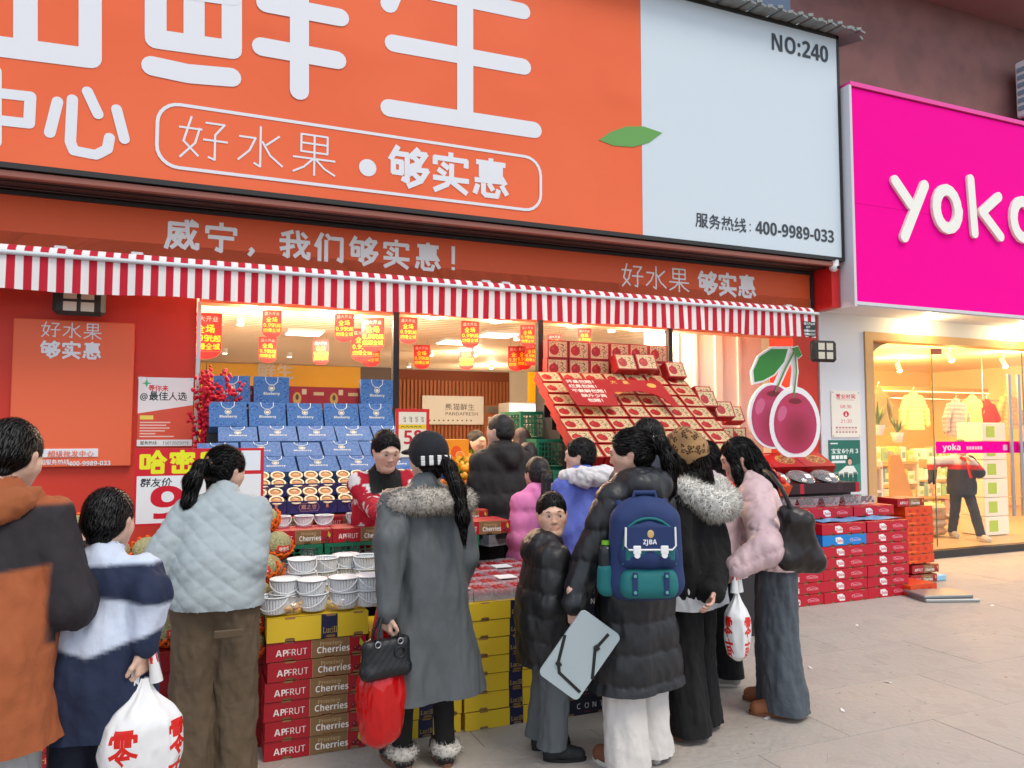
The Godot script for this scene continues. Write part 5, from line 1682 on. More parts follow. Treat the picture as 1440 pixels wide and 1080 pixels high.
	for row in 5:
		for k in 7:
			var at := Vector3(-0.56 + k * 0.163 + (0.05 if row % 2 else 0.0), 0.59 + row * 0.118, 2.63 - row * 0.105)
			if row == 4 and k > 0 and k < 4: continue
			copy(ml, Transform3D(Basis.from_euler(Vector3(rng.randf_range(-0.2, 0.9), rng.randf_range(-0.9, 0.9), rng.randf_range(-0.5, 0.5))), at + Vector3(rng.randf_range(-0.012, 0.012), rng.randf_range(-0.01, 0.01), 0)), "melon in an orange foam net in the heaped pile", "melon pile")
	# melons spilling down the right end of the pile
	for q in [[368, 800, 2.62], [362, 838, 2.74], [352, 872, 2.80], [368, 860, 2.72], [350, 905, 2.84]]:
		copy(ml, T(onz(q[0], q[1], q[2]), rng.randf_range(-0.8, 0.8), 0.4), "melon in an orange foam net beside the cherry cartons", "melons at the pile end")
	# price board for the melons
	var pr := Print.new(560, 360, Color(0.90, 0.91, 0.92))
	pr.rect(0, 0, 560, 128, Color(0.80, 0.06, 0.15)); pr.rect(0, 0, 10, 360, Color(0.80, 0.06, 0.15)); pr.rect(548, 0, 12, 360, Color(0.80, 0.06, 0.15)); pr.rect(0, 350, 560, 10, Color(0.80, 0.06, 0.15))
	pr.rect(456, 12, 88, 98, Color(0.88, 0.91, 0.93))
	print_han(pr, "哈密瓜", 22, 10, 108, Color(0.90, 0.90, 0.12), 0.17, 1.13)
	print_han(pr, "群友价", 22, 138, 42, Color(0.14, 0.16, 0.18), 0.11, 1.05, false, 0.15)
	print_text(pr, "9", 60, 330, 150, Color(0.80, 0.05, 0.16), bold, 1.4)
	print_text(pr, ".9", 230, 330, 130, Color(0.80, 0.05, 0.16), bold, 1.2)
	pr.oval(386, 252, 28, 28, Color(0.80, 0.06, 0.25))
	print_han(pr, "元", 368, 235, 34, Color(0.95, 0.9, 0.92), 0.13)
	var pb := thing("melon_price_board", "large white and red price board standing behind the melons", "price board", Vector3(0, 0, 2.10))
	b = MB.new(); b.box(Vector3(0.065, 1.265, 0), Vector3(0.69, 0.43, 0.008), Basis.IDENTITY)
	put("board", b, paper(pr.im, 0.4), pb)
	b = MB.new(); b.box(Vector3(0.065, 0.55, -0.02), Vector3(0.04, 1.1, 0.02))
	put("prop", b, M["steel"], pb)
	# ================= stepped display of trays and blueberry boxes
	var sd := thing("stepped_stand", "dark stepped stand under the boxed fruit display", "stand")
	for q in [[0.74, 2.12, 0.30], [0.97, 1.90, 0.16], [1.04, 1.72, 0.18], [1.14, 1.52, 0.20], [1.20, 1.36, 0.13], [1.24, 1.18, 0.22], [1.36, 0.95, 0.24], [1.46, 0.70, 0.26], [1.60, 0.43, 0.28], [1.76, 0.24, 0.20]]:
		b = MB.new(); b.box(Vector3(0.92, q[0] / 2, q[1]), Vector3(1.6, q[0], q[2] - 0.003))
		put("step", b, M["dark"], sd)
	for k in 3:
		copy(CT["crate"][0], Transform3D(Basis.IDENTITY.scaled(Vector3(0.96, 0.68, 0.6)), Vector3(0.50 + k * 0.49, 0.745, 2.13)), "green lattice crate in the row behind the baskets", "low green crates")
	for k in 4:
		drop("ap_small", Vector3(0.60 + k * 0.385, 0.916, 2.10), "red and brown cherry carton lying across the green crates", "cherry cartons on the crates")
	for k in 4:
		var o := drop("ap_small", Vector3(0.55 + k * 0.385, 0.972, 1.89), "red and brown cherry carton behind the small baskets", "cherry cartons behind small baskets")
		o.scale = Vector3(1, 0.85, 0.4)
	var tub := Node3D.new()
	b = MB.new(); b.lathe([Vector2(0, 0), Vector2(0.036, 0), Vector2(0.043, 0.045), Vector2(0.047, 0.046), Vector2(0.047, 0.052), Vector2(0.037, 0.053), Vector2(0.035, 0.050)], 18)
	var tubm := b.mesh()
	b = MB.new(); b.lathe([Vector2(0.036, 0.044), Vector2(0.02, 0.051), Vector2(0, 0.053)], 14)
	var topm := b.mesh()
	var apr := mat(Color(0.76, 0.52, 0.32), 0.5)
	var tmat := mat(Color(0.90, 0.82, 0.68), 0.4)
	for row in [[1.148, 1.62, 0.03], [1.050, 1.80, 0.0]]:
		for k in 4:
			var tx: float = 0.42 + k * 0.318 + row[2]
			var base := T(Vector3(tx, row[0], row[1] - 0.085))
			copy(CT["navy"][0], base * Transform3D(Basis.IDENTITY.scaled(Vector3(1, 1, 0.72)), Vector3.ZERO), "navy open tray of lidded apricot tubs on the stepped stand", "apricot trays")
			for iz in 2:
				for ix in 3:
					var t := thing("apricot_tub", "round cream tub with tan lid in a navy tray", "tub", base * Vector3(-0.1 + ix * 0.1, 0.046 + iz * 0.046, 0.030 - iz * 0.078), 0.0, "tubs in the navy trays")
					t.rotation.x = 0.52
					put("cup", tubm, tmat, t)
					put("lid_window", topm, apr, t)
	# blueberry boxes: rows given by lower edge (z, y) and slope of the face from level
	for row in [[1.42, 1.30, 0.42, 0.10, 6], [1.17, 1.40, 0.44, 0.02, 6], [0.92, 1.505, 0.5, 0.16, 5], [0.66, 1.615, 0.95, 0.10, 5], [0.40, 1.79, 1.45, 0.20, 0]]:
		var th: float = row[2]
		var n: int = row[4]
		var xs := []
		if n == 0: xs = [0.305, 0.605, 1.47]
		else:
			for k in n: xs.append(0.17 + row[3] + k * 0.288)
		for x in xs:
			if x > 1.72: continue
			var up2 := Vector3(0, sin(th), -cos(th))
			var nrm := Vector3(0, cos(th), sin(th))
			var bs := Basis(Vector3.RIGHT, up2, nrm) * Basis.from_euler(Vector3(rng.randf_range(-0.03, 0.03), rng.randf_range(-0.02, 0.02), rng.randf_range(-0.02, 0.02)))
			var o := copy(CT["blue"][0], Transform3D(bs, Vector3(x, row[1], row[0]) - nrm * 0.043), "blue leaf-patterned blueberry gift box %s" % ["lying on the sloping display", "standing upright on the top row"][int(n == 0)], "blueberry boxes on the slope" if n else "blueberry boxes on top")
	for q in [[0.72, 1.77, 0.30], [1.02, 1.77, 0.28], [0.45, 1.77, 0.24], [1.32, 1.77, 0.26]]:
		drop("gift2", Vector3(q[0], q[1], q[2]), "dark red gift box behind the blueberry boxes", "red gift boxes on top")
	# price card 58
	pr = Print.new(240, 330, Color(0.80, 0.10, 0.10))
	pr.rect(22, 22, 196, 308, Color(0.90, 0.87, 0.78))
	pr.rect(22, 108, 196, 30, Color(0.88, 0.75, 0.10))
	for k in 4:
		for j in 4: pr.line(PackedVector2Array([Vector2(52 + k * 42 + (j * 13) % 11, 58 + j * 10), Vector2(62 + k * 42 + (j * 7 + k * 5) % 14, 56 + j * 9), Vector2(74 + k * 42 - (j * 5) % 9, 62 + j * 10)]), 3, Color(0.2, 0.18, 0.16))
	for k in 5: pr.line(PackedVector2Array([Vector2(40 + k * 30, 126), Vector2(54 + k * 30, 118), Vector2(62 + k * 30, 128)]), 4, Color(0.2, 0.18, 0.1))
	print_text(pr, "58", 54, 240, 92, Color(0.74, 0.04, 0.18), bold, 1.0)
	var pc := thing("price_card", "red framed price card with large figures on a stick", "price card", onz(580, 605, 1.3))
	b = MB.new(); b.box(Vector3(0, -0.02, 0), Vector3(0.26, 0.36, 0.006))
	put("card", b, paper(pr.im, 0.5), pc)
	b = MB.new(); b.cyl(Vector3(0, -1.0, -0.01), Vector3(0, 0, -0.01), 0.008, 0.008, 8)
	put("stick", b, M["steel"], pc)
	# ================= citrus heap in the aisle
	var base2 := onz(645, 672, 0.7)
	var cs := thing("citrus_stand", "stand holding the heap of yellow citrus", "stand", Vector3(base2.x, 0, 0.7))
	b = MB.new(); b.box(Vector3(0, 0.58, 0), Vector3(0.8, 1.16, 0.6))
	put("body", b, mat(Color(0.85, 0.55, 0.15), 0.7), cs)
	var ch := thing("citrus_heap", "heap of yellow oranges with green leaves below the citrus carton", "fruit heap", Vector3(base2.x, 1.16, 0.7))
	b = MB.new()
	var gl := MB.new()
	for k in 110:
		var px := rng.randf_range(-0.38, 0.38)
		var pz := rng.randf_range(-0.28, 0.3)
		b.ball(Vector3(px, 0.03 + (0.3 - pz) * 0.28 + rng.randf_range(0, 0.03), pz), Vector3.ONE * rng.randf_range(0.034, 0.042), 9, 6)
		if k % 3 == 0:
			for j in 3:
				var a := Vector3(px, 0.07 + (0.3 - pz) * 0.28, pz)
				var d := Vector3(rng.randf_range(-1, 1), rng.randf_range(0.3, 1.0), rng.randf_range(-0.4, 1)).normalized() * 0.07
				var s := d.cross(Vector3.BACK).normalized() * 0.016
				gl.tri(a - s, a + s, a + d)
	put("fruit", b, mat(Color(0.90, 0.62, 0.08), 0.5), ch).set_meta("kind", "stuff")
	put("leaves", gl, mat(Color(0.45, 0.55, 0.08), 0.6), ch).set_meta("kind", "stuff")
	drop("citrus", Vector3(base2.x - 0.02, 1.27, 0.5), "golden carton with an orange printed on it above the citrus heap", "")
	# ================= pomegranates
	var ps := thing("pomegranate_stand", "dark sloping stand under the pomegranate boxes", "stand")
	for k in 7:
		b = MB.new(); b.box(Vector3(3.80, (2.0 - k * 0.115) / 2 - 0.09, 0.36 + k * 0.165), Vector3(1.55, 2.0 - k * 0.115 - 0.18, 0.165))
		put("step", b, M["dark"], ps)
	b = MB.new(); b.box(Vector3(3.90, 1.03, 0.14), Vector3(1.5, 2.06, 0.2)); put("step", b, M["dark"], ps)
	for row in 2:
		for k in 6:
			drop("pome", Vector3(3.30 + k * 0.232, 2.11 + row * 0.18, 0.12), "red box with pomegranate picture standing upright in the top rows", "upright pomegranate boxes", 0, 0, 0.008)
	for k in 7:
		var th := 0.62
		var up3 := Vector3(0, sin(th), -cos(th))
		var n3 := Vector3(0, cos(th), sin(th))
		for c in 7:
			var bs := Basis(Vector3.RIGHT, up3, n3) * Basis.from_euler(Vector3(rng.randf_range(-0.03, 0.03), rng.randf_range(-0.02, 0.02), rng.randf_range(-0.02, 0.02)))
			var at := Vector3(3.12 - k * 0.022 + c * 0.234, 2.0 - k * 0.112, 0.42 + k * 0.165)
			copy(CT["pome"][0], Transform3D(bs, at), "red box with pomegranate picture lying on the long slope", "sloping pomegranate boxes")
	for q in [[3.95, 2.16, 0.36], [4.19, 2.17, 0.36], [4.52, 2.10, 0.38], [4.86, 1.86, 0.40], [4.98, 1.70, 0.56], [5.25, 1.66, 0.36], [4.72, 1.80, 0.62]]:
		drop("pome", Vector3(q[0], q[1], q[2]), "red box with pomegranate picture propped loosely on the display", "loose pomegranate boxes", rng.randf_range(-0.15, 0.15), -0.45)
	for k in 9:
		for c in 3:
			drop("pome", Vector3(4.74 + c * 0.235, k * 0.18, 0.42 + 0.1 * (c % 2)), "red box with pomegranate picture piled beside the slope", "piled pomegranate boxes")
	# promise banner lying on the slope
	pr = Print.new(640, 300, Color(0.66, 0.04, 0.05))
	var lines := ["坏果包赔！", "烂果包赔！", "不新鲜包赔！", "缺斤少两", "包赔！"]
	for k in 5: print_han(pr, lines[k], 22 + [0, 0, 0, 40, 60][k], 18 + k * 52, 38, Color(0.93, 0.88, 0.80), 0.13, 1.02)
	print_han(pr, "大", 300, 12, 40, Color(0.88, 0.70, 0.35), 0.13); print_han(pr, "果", 380, 12, 40, Color(0.88, 0.70, 0.35), 0.13)
	pr.oval(310, 200, 48, 46, Color(0.42, 0.05, 0.06)); pr.oval(310, 160, 30, 14, Color(0.78, 0.55, 0.20))
	for k in 30: pr.oval(280 + rng.randf() * 60, 175 + rng.randf() * 50, 4, 4, Color(0.65, 0.15, 0.14))
	pr.oval(560, 60, 30, 26, Color(0.85, 0.68, 0.32))
	var bn := thing("promise_banner", "red printed card with white promise lettering across the pomegranates", "banner")
	b = MB.new()
	var th2 := 0.66
	var bx := Transform3D(Basis(Vector3.RIGHT, Vector3(0, sin(th2), -cos(th2)), Vector3(0, cos(th2), sin(th2))), Vector3(3.10, 1.80, 0.96))
	var ol := PackedVector2Array([Vector2(0, 0), Vector2(0.42, 0)])
	for k in 9: ol.append(Vector2(0.70 - 0.28 * cos(PI * k / 8.0), 0.04 + 0.2 * sin(PI * k / 8.0)))
	ol.append_array([Vector2(0.98, 0), Vector2(1.06, 0), Vector2(1.06, 0.42), Vector2(0, 0.42)])
	b.poly(ol, 0, 0.006, bx)
	put("card", b, paper(pr.im, 0.45), bn)
	# green crates beside the slope
	for q in [[3.02, 0.16, 7], [2.99, 0.56, 6], [2.96, 0.96, 5], [2.93, 1.36, 4]]:
		for k in q[2]:
			copy(CT["crate"][0], T(Vector3(q[0] - 0.03, k * 0.252, q[1]), PI / 2 + rng.randf_range(-0.02, 0.02)), "green lattice crate stacked at the end of the pomegranate slope", "tall green crates")
	# orange trays of apples under the slope
	for q in [[3.70, 1.08, 1.75, 0.45], [4.12, 1.06, 1.75, 0.45], [3.72, 0.86, 1.95, 0.3], [4.14, 0.86, 1.95, 0.3], [4.50, 1.10, 1.62, 0.5]]:
		drop("orange", Vector3(q[0], q[1], q[2]), "orange carton of loose red fruit below the pomegranates", "orange cartons below the slope", 0.1, q[3])
		var t := thing("apple_heap", "heap of red fruit in an orange carton", "fruit heap", Vector3(q[0], q[1] + 0.09, q[2]), 0, "red fruit heaps")
		t.rotation.x = q[3]
		b = MB.new()
		for k in 20: b.ball(Vector3(-0.15 + (k % 5) * 0.075, 0.02, -0.1 + (k / 5) * 0.07), Vector3.ONE * 0.036, 10, 7)
		put("fruit", b, mat(Color(0.72, 0.10, 0.04), 0.35), t).set_meta("kind", "stuff")
	var at2 := thing("apple_table", "low stand under the orange cartons", "table")
	b = MB.new(); b.box(Vector3(3.92, 0.42, 1.8), Vector3(0.85, 0.84, 0.5)); put("body", b, M["dark"], at2)
	# ================= right-hand display
	var CX := [5.12, 5.655, 6.20]
	for c in 3:
		var yy := 0.0
		for k in 7:
			var key := "dole_blue" if (c == 1 and k == 5) else "dole"
			if c == 0 and k > 4: continue
			drop(key, Vector3(CX[c], yy, 1.42 - 0.17), "sky blue cherry carton among the red ones" if key == "dole_blue" else "rose red cherry carton in the %s pile of the corner display" % ["low end", "middle", "outer"][c], ["", "", ""][c] if key == "dole_blue" else ["low end rose cartons", "middle rose cartons", "outer rose cartons"][c])
			yy += 0.1035
	var rs := thing("corner_stand", "dark stepped stand behind the rose red cartons", "stand")
	for q in [[5.75, 0.72, 0.86, 0.42, 1.6], [5.75, 0.93, 0.55, 0.20, 1.6], [5.75, 1.05, 0.36, 0.18, 1.5]]:
		b = MB.new(); b.box(Vector3(q[0], q[1] / 2, q[2]), Vector3(q[4], q[1], q[3])); put("step", b, M["dark"], rs)
	for k in 3: drop("dole", Vector3(5.25 + k * 0.545, 0.735, 0.97), "rose red cherry carton in the raised back row", "raised rose cartons")
	# films and loose punnets
	var film := thing("blue_film", "sky blue plastic sheet lying over the rose cartons", "plastic sheet")
	b = MB.new()
	for k in 12:
		var x0 := 5.45 + k * 0.085
		b.quad(Vector3(x0, 0.730 + 0.006 * sin(k * 1.3), 1.36), Vector3(x0 + 0.085, 0.730 + 0.006 * sin((k + 1) * 1.3), 1.36), Vector3(x0 + 0.085, 0.735 + 0.008 * cos((k + 1) * 1.9), 1.16), Vector3(x0, 0.735 + 0.008 * cos(k * 1.9), 1.16))
	put("sheet", b, mat(Color(0.30, 0.62, 0.82), 0.3), film)
	var dk := mat(Color(0.28, 0.03, 0.05), 0.25)
	for q in [[5.05, 0.735, 1.28], [5.28, 0.86, 0.98], [5.56, 0.86, 0.98], [5.84, 0.86, 0.98], [6.12, 0.86, 0.98], [6.36, 0.86, 0.95]]:
		var t := thing("cherry_punnet", "sloped clear punnet of dark cherries on the rose cartons", "punnet", Vector3(q[0], q[1] - 0.02, q[2]), rng.randf_range(-0.1, 0.1), "cherry punnets")
		b = MB.new()
		var lo := PackedVector2Array([Vector2(-0.09, 0), Vector2(0.09, 0), Vector2(0.125, 0.085), Vector2(-0.125, 0.085)])
		b.poly(lo, -0.10, 0.10)
		put("shell", b, M["clear"], t)
		b = MB.new()
		for k in 40: b.ball(Vector3(-0.09 + (k % 8) * 0.026, 0.03 + (k % 3) * 0.02, -0.07 + (k / 8) * 0.036), Vector3.ONE * 0.0145, 7, 5)
		put("cherries", b, dk, t).set_meta("kind", "stuff")
	for k in 2: drop("purple", Vector3(5.40 + k * 0.76, 0.94, 0.66), "long dark purple box behind the cherry punnets", "purple boxes")
	for k in 4:
		var t := thing("cherry_platter", "black platter of dark cherries wrapped in clear film", "platter", Vector3(5.22 + k * 0.33, 1.06, 0.62), 0, "black cherry platters")
		t.rotation.x = 0.35
		b = MB.new(); b.lathe([Vector2(0, 0), Vector2(0.08, 0), Vector2(0.155, 0.035), Vector2(0.15, 0.04), Vector2(0.07, 0.012), Vector2(0, 0.012)], 22); put("dish", b, M["black"], t)
		b = MB.new()
		for j in 60:
			var an := rng.randf_range(0, TAU)
			var ra := 0.125 * sqrt(rng.randf())
			b.ball(Vector3(cos(an) * ra, 0.035 + 0.03 * (1 - ra / 0.13), sin(an) * ra), Vector3.ONE * 0.0135, 7, 5)
		put("cherries", b, dk, t).set_meta("kind", "stuff")
		b = MB.new(); b.lathe([Vector2(0.152, 0.038), Vector2(0.12, 0.075), Vector2(0.06, 0.092), Vector2(0, 0.095)], 16); put("film", b, M["clear"], t)
		b = MB.new(); b.box(Vector3(0.02, 0.085, 0.07), Vector3(0.07, 0.002, 0.05), Basis.from_euler(Vector3(0.5, 0, 0))); put("label_sticker", b, M["white"], t)
	for k in 4:
		var th := 0.5
		copy(CT["gift"][0], Transform3D(Basis(Vector3.RIGHT, Vector3(0, sin(th), -cos(th)), Vector3(0, cos(th), sin(th))), Vector3(5.03 + k * 0.43, 1.16, 0.46)), "red gift box with golden oval fruit picture below the cherry cutout", "red gift boxes below the cutout")
	# orange pile at the corner
	pile("orange", 7.07, 1.05, 0.20, 6, "orange carton in the pile at the corner of the display", "orange corner pile")
	for k in 2: drop("ap_small", Vector3(7.10 + 0.03 * k, k * 0.098, 0.93), "small red carton under the orange pile", "red cartons under orange pile")
	drop("ap_small", Vector3(6.98, 0.795, 0.90), "red carton lying on top of the orange pile", "")
	drop("orange", ong(1298, 836) + Vector3(0, 0, -0.15), "single orange carton lying on the pavement at the corner", "", 0.1)
	b = MB.new(); b.bev(Vector3(0, 0.03, 0), Vector3(0.16, 0.06, 0.12), 0.01)
	tag(put("blue_packet", b, mat(Color(0.55, 0.75, 0.85), 0.4)), "pale blue packet beside the orange cartons", "packet").position = Vector3(7.36, 0.0, 1.0)
	var mp := thing("metal_panels", "two flat grey metal panels left on the pavement", "metal panel", ong(1326, 842), -0.35)
	b = MB.new(); b.bev(Vector3(0, 0.015, 0), Vector3(0.52, 0.028, 0.32), 0.006); put("panel", b, mat(Color(0.62, 0.63, 0.62), 0.4, 0.4), mp)
	b = MB.new(); b.bev(Vector3(-0.03, 0.046, -0.02), Vector3(0.50, 0.028, 0.30), 0.006, Basis.from_euler(Vector3(0, 0.08, 0))); put("panel", b, mat(Color(0.55, 0.56, 0.56), 0.4, 0.4), mp)
	for q in [[1078, 1011, 0.3], [1140, 940, 1.2], [1205, 880, 0.7], [1395, 852, 0.1], [1250, 960, 2.0], [1185, 1000, 1.0]]:
		var sc := thing("paper_scrap", "tiny torn paper scrap lying on the open pavement", "litter", ong(q[0], q[1]), q[2], "litter on the pavement")
		b = MB.new()
		b.quad(Vector3(-0.018, 0.003, 0.01), Vector3(0.014, 0.002, 0.012), Vector3(0.02, 0.008, -0.008), Vector3(-0.012, 0.004, -0.012))
		b.tri(Vector3(0.014, 0.0025, 0.012), Vector3(0.03, 0.006, 0.004), Vector3(0.02, 0.0085, -0.008))
		put("scrap", b, M["white"], sc)
	cherry_cutout()

func cherry_cutout() -> void:
	var s := thing("cherry_cutout", "giant flat cutout of two glossy cherries with green leaves", "cutout sign")
	var Z := 0.30
	var oval := func(cx: float, cy: float, rx: float, ry: float, n := 30) -> PackedVector2Array:
		var p := PackedVector2Array()
		for k in n: p.append(Vector2(cx + cos(TAU * k / n) * rx, cy + sin(TAU * k / n) * ry * (1.0 + 0.05 * sin(TAU * k / n))))
		return p
	var c1 := sg(1118, 597, Z)
	var c2 := sg(1088, 587, Z)
	var parts := [["backing_board", oval.call(c2.x, c2.y, 0.34, 0.36), -0.004, 0.0], ["backing_board", oval.call(c1.x, c1.y, 0.36, 0.40), 0.0005, 0.006]]
	for p in parts:
		var b := MB.new(); b.poly(p[1], Z - 0.02 + p[2], Z + p[3]); put(p[0], b, M["white"], s)
	var skin := [Color(0.70, 0.20, 0.38), Color(0.70, 0.17, 0.34)]
	for k in 2:
		var c: Vector2 = [c2, c1][k]
		var pr := Print.new(256, 256, skin[k])
		pr.oval(128, 40, 70, 22, Color(0.70, 0.16, 0.30)); pr.oval(128, 36, 40, 12, Color(0.45, 0.03, 0.12))
		pr.oval(50, 90, 26, 36, Color(0.78, 0.36, 0.50), 0.5); pr.oval(214, 100, 12, 44, Color(0.66, 0.20, 0.34), -0.2)
		for q in 9: pr.oval(136, 160, 104 - q * 9, 92 - q * 8, skin[k].lerp(Color(0.56, 0.09, 0.20), (q + 1) / 9.0))
		pr.oval(50, 90, 22, 30, Color(0.78, 0.36, 0.50), 0.5)
		var b := MB.new(); b.poly(oval.call(c.x, c.y, 0.30, 0.335), Z + [0.0015, 0.0075][k], Z + [0.004, 0.010][k]); put("cherry_print", b, paper(pr.im, 0.35), s)
	var top := sg(1117, 492, Z)
	for e in [[c1 + Vector2(-0.02, 0.30), 0], [c2 + Vector2(0.02, 0.28), 1]]:
		var b := MB.new()
		var m: Vector2 = top.lerp(e[0], 0.5) + Vector2(0.0 if e[1] else 0.03, 0.02)
		stroke(b, [top, m, e[0]], 0.10, Transform3D(Basis.IDENTITY, Vector3(0, 0, Z)), -0.012 + 0.003 * e[1]); put("stalk_backing", b, M["white"], s)
		b = MB.new()
		stroke(b, [top, m, e[0]], 0.022, Transform3D(Basis.IDENTITY, Vector3(0, 0, Z)), 0.012 + 0.002 * e[1]); put("stalk", b, mat(Color(0.35, 0.50, 0.18), 0.5), s)
	for l in [[[[1058, 541], [1056, 522], [1066, 500], [1085, 487], [1112, 487], [1106, 508], [1090, 528], [1072, 538]], 0.0], [[[1112, 489], [1122, 486], [1128, 500], [1122, 505]], 0.004]]:
		var p := PackedVector2Array()
		var g := PackedVector2Array()
		var mid := Vector2.ZERO
		for q in l[0]:
			p.append(sg(q[0], q[1], Z)); mid += sg(q[0], q[1], Z) / l[0].size()
		for q in p: g.append(mid + (q - mid) * 0.86)
		var b := MB.new(); b.poly(p, Z - 0.02, Z - 0.002 + l[1]); put("leaf_backing", b, M["white"], s)
		b = MB.new(); b.poly(g, Z - 0.001 + l[1], Z + 0.003 + l[1]); put("leaf_print", b, mat(Color(0.16, 0.50, 0.14), 0.4), s)
	var b := MB.new(); b.box(Vector3(c1.x + 0.2, 1.65, 0.14), Vector3(0.06, 0.06, 0.28)); put("bracket", b, M["steel"], s)

# a filled carrier bag: gathered at the top, creased by noise; origin at its base middle
func bag(called: String, label: String, xf: Transform3D, s: Vector3, m: Material, sd: int, handles := true, prints2 = null) -> Node3D:
	var t := thing(called, label, "plastic bag")
	t.transform = xf
	var nz := FastNoiseLite.new()
	nz.seed = sd; nz.frequency = 0.035; nz.fractal_octaves = 3
	nz.fractal_type = FastNoiseLite.FRACTAL_RIDGED
	var b := MB.new()
	var seg := 80
	var rings := 60
	var P := []
	for k in rings + 1:
		var u := float(k) / rings
		var w := pow(sin(PI * clampf(0.12 + u * 0.84, 0, 1)), 0.55)
		if u > 0.62: w *= lerpf(1.0, 0.30 if handles else 0.75, smoothstep(0.62, 1.0, u))
		if u < 0.10: w *= sqrt(u / 0.10)
		var ring := []
		for q in seg + 1:
			var an := TAU * (q % seg) / seg
			var c := signf(cos(an)) * pow(absf(cos(an)), 0.8)
			var z := signf(sin(an)) * pow(absf(sin(an)), 0.8)
			var p := Vector3(c * s.x * w, u * s.y * 2.0, z * s.z * w)
			var f := 1.0 + 0.19 * nz.get_noise_3d(p.x * 150, p.y * 42 + sd * 31, p.z * 150) + 0.035 * nz.get_noise_3d(p.x * 420, p.y * 160, p.z * 420) + (0.12 * sin(an * 7 + sd + u * 5) * smoothstep(0.45, 1.0, u))
			ring.append(Vector3(p.x * f, p.y, p.z * f))
		P.append(ring)
	for k in rings + 1:
		for q in seg + 1:
			var dx: Vector3 = P[k][(q + 1) % seg] - P[k][(q - 1 + seg) % seg]
			var dy: Vector3 = P[mini(k + 1, rings)][q] - P[maxi(k - 1, 0)][q]
			b.vert(P[k][q], dy.cross(dx).normalized(), Vector2(float(q) / seg, 1.0 - float(k) / rings))
	for k in rings:
		for q in seg:
			var a := k * (seg + 1) + q
			var c := a + seg + 1
			b.i.append_array([a, a + 1, c, a + 1, c + 1, c])
	put("bag_body", b, m, t)
	if handles:
		for sx in [-1, 1]:
			b = MB.new()
			var y0 := s.y * 1.92
			b.tube([Vector3(sx * s.x * 0.30, y0, 0.012 * sx), Vector3(sx * s.x * 0.22, y0 + 0.06, 0.01 * sx), Vector3(sx * 0.012, y0 + 0.15, 0.004 * sx), Vector3(0, y0 + 0.165, 0)], [0.022, 0.016, 0.011, 0.009], 8)
			put("handle", b, m, t)
	return t

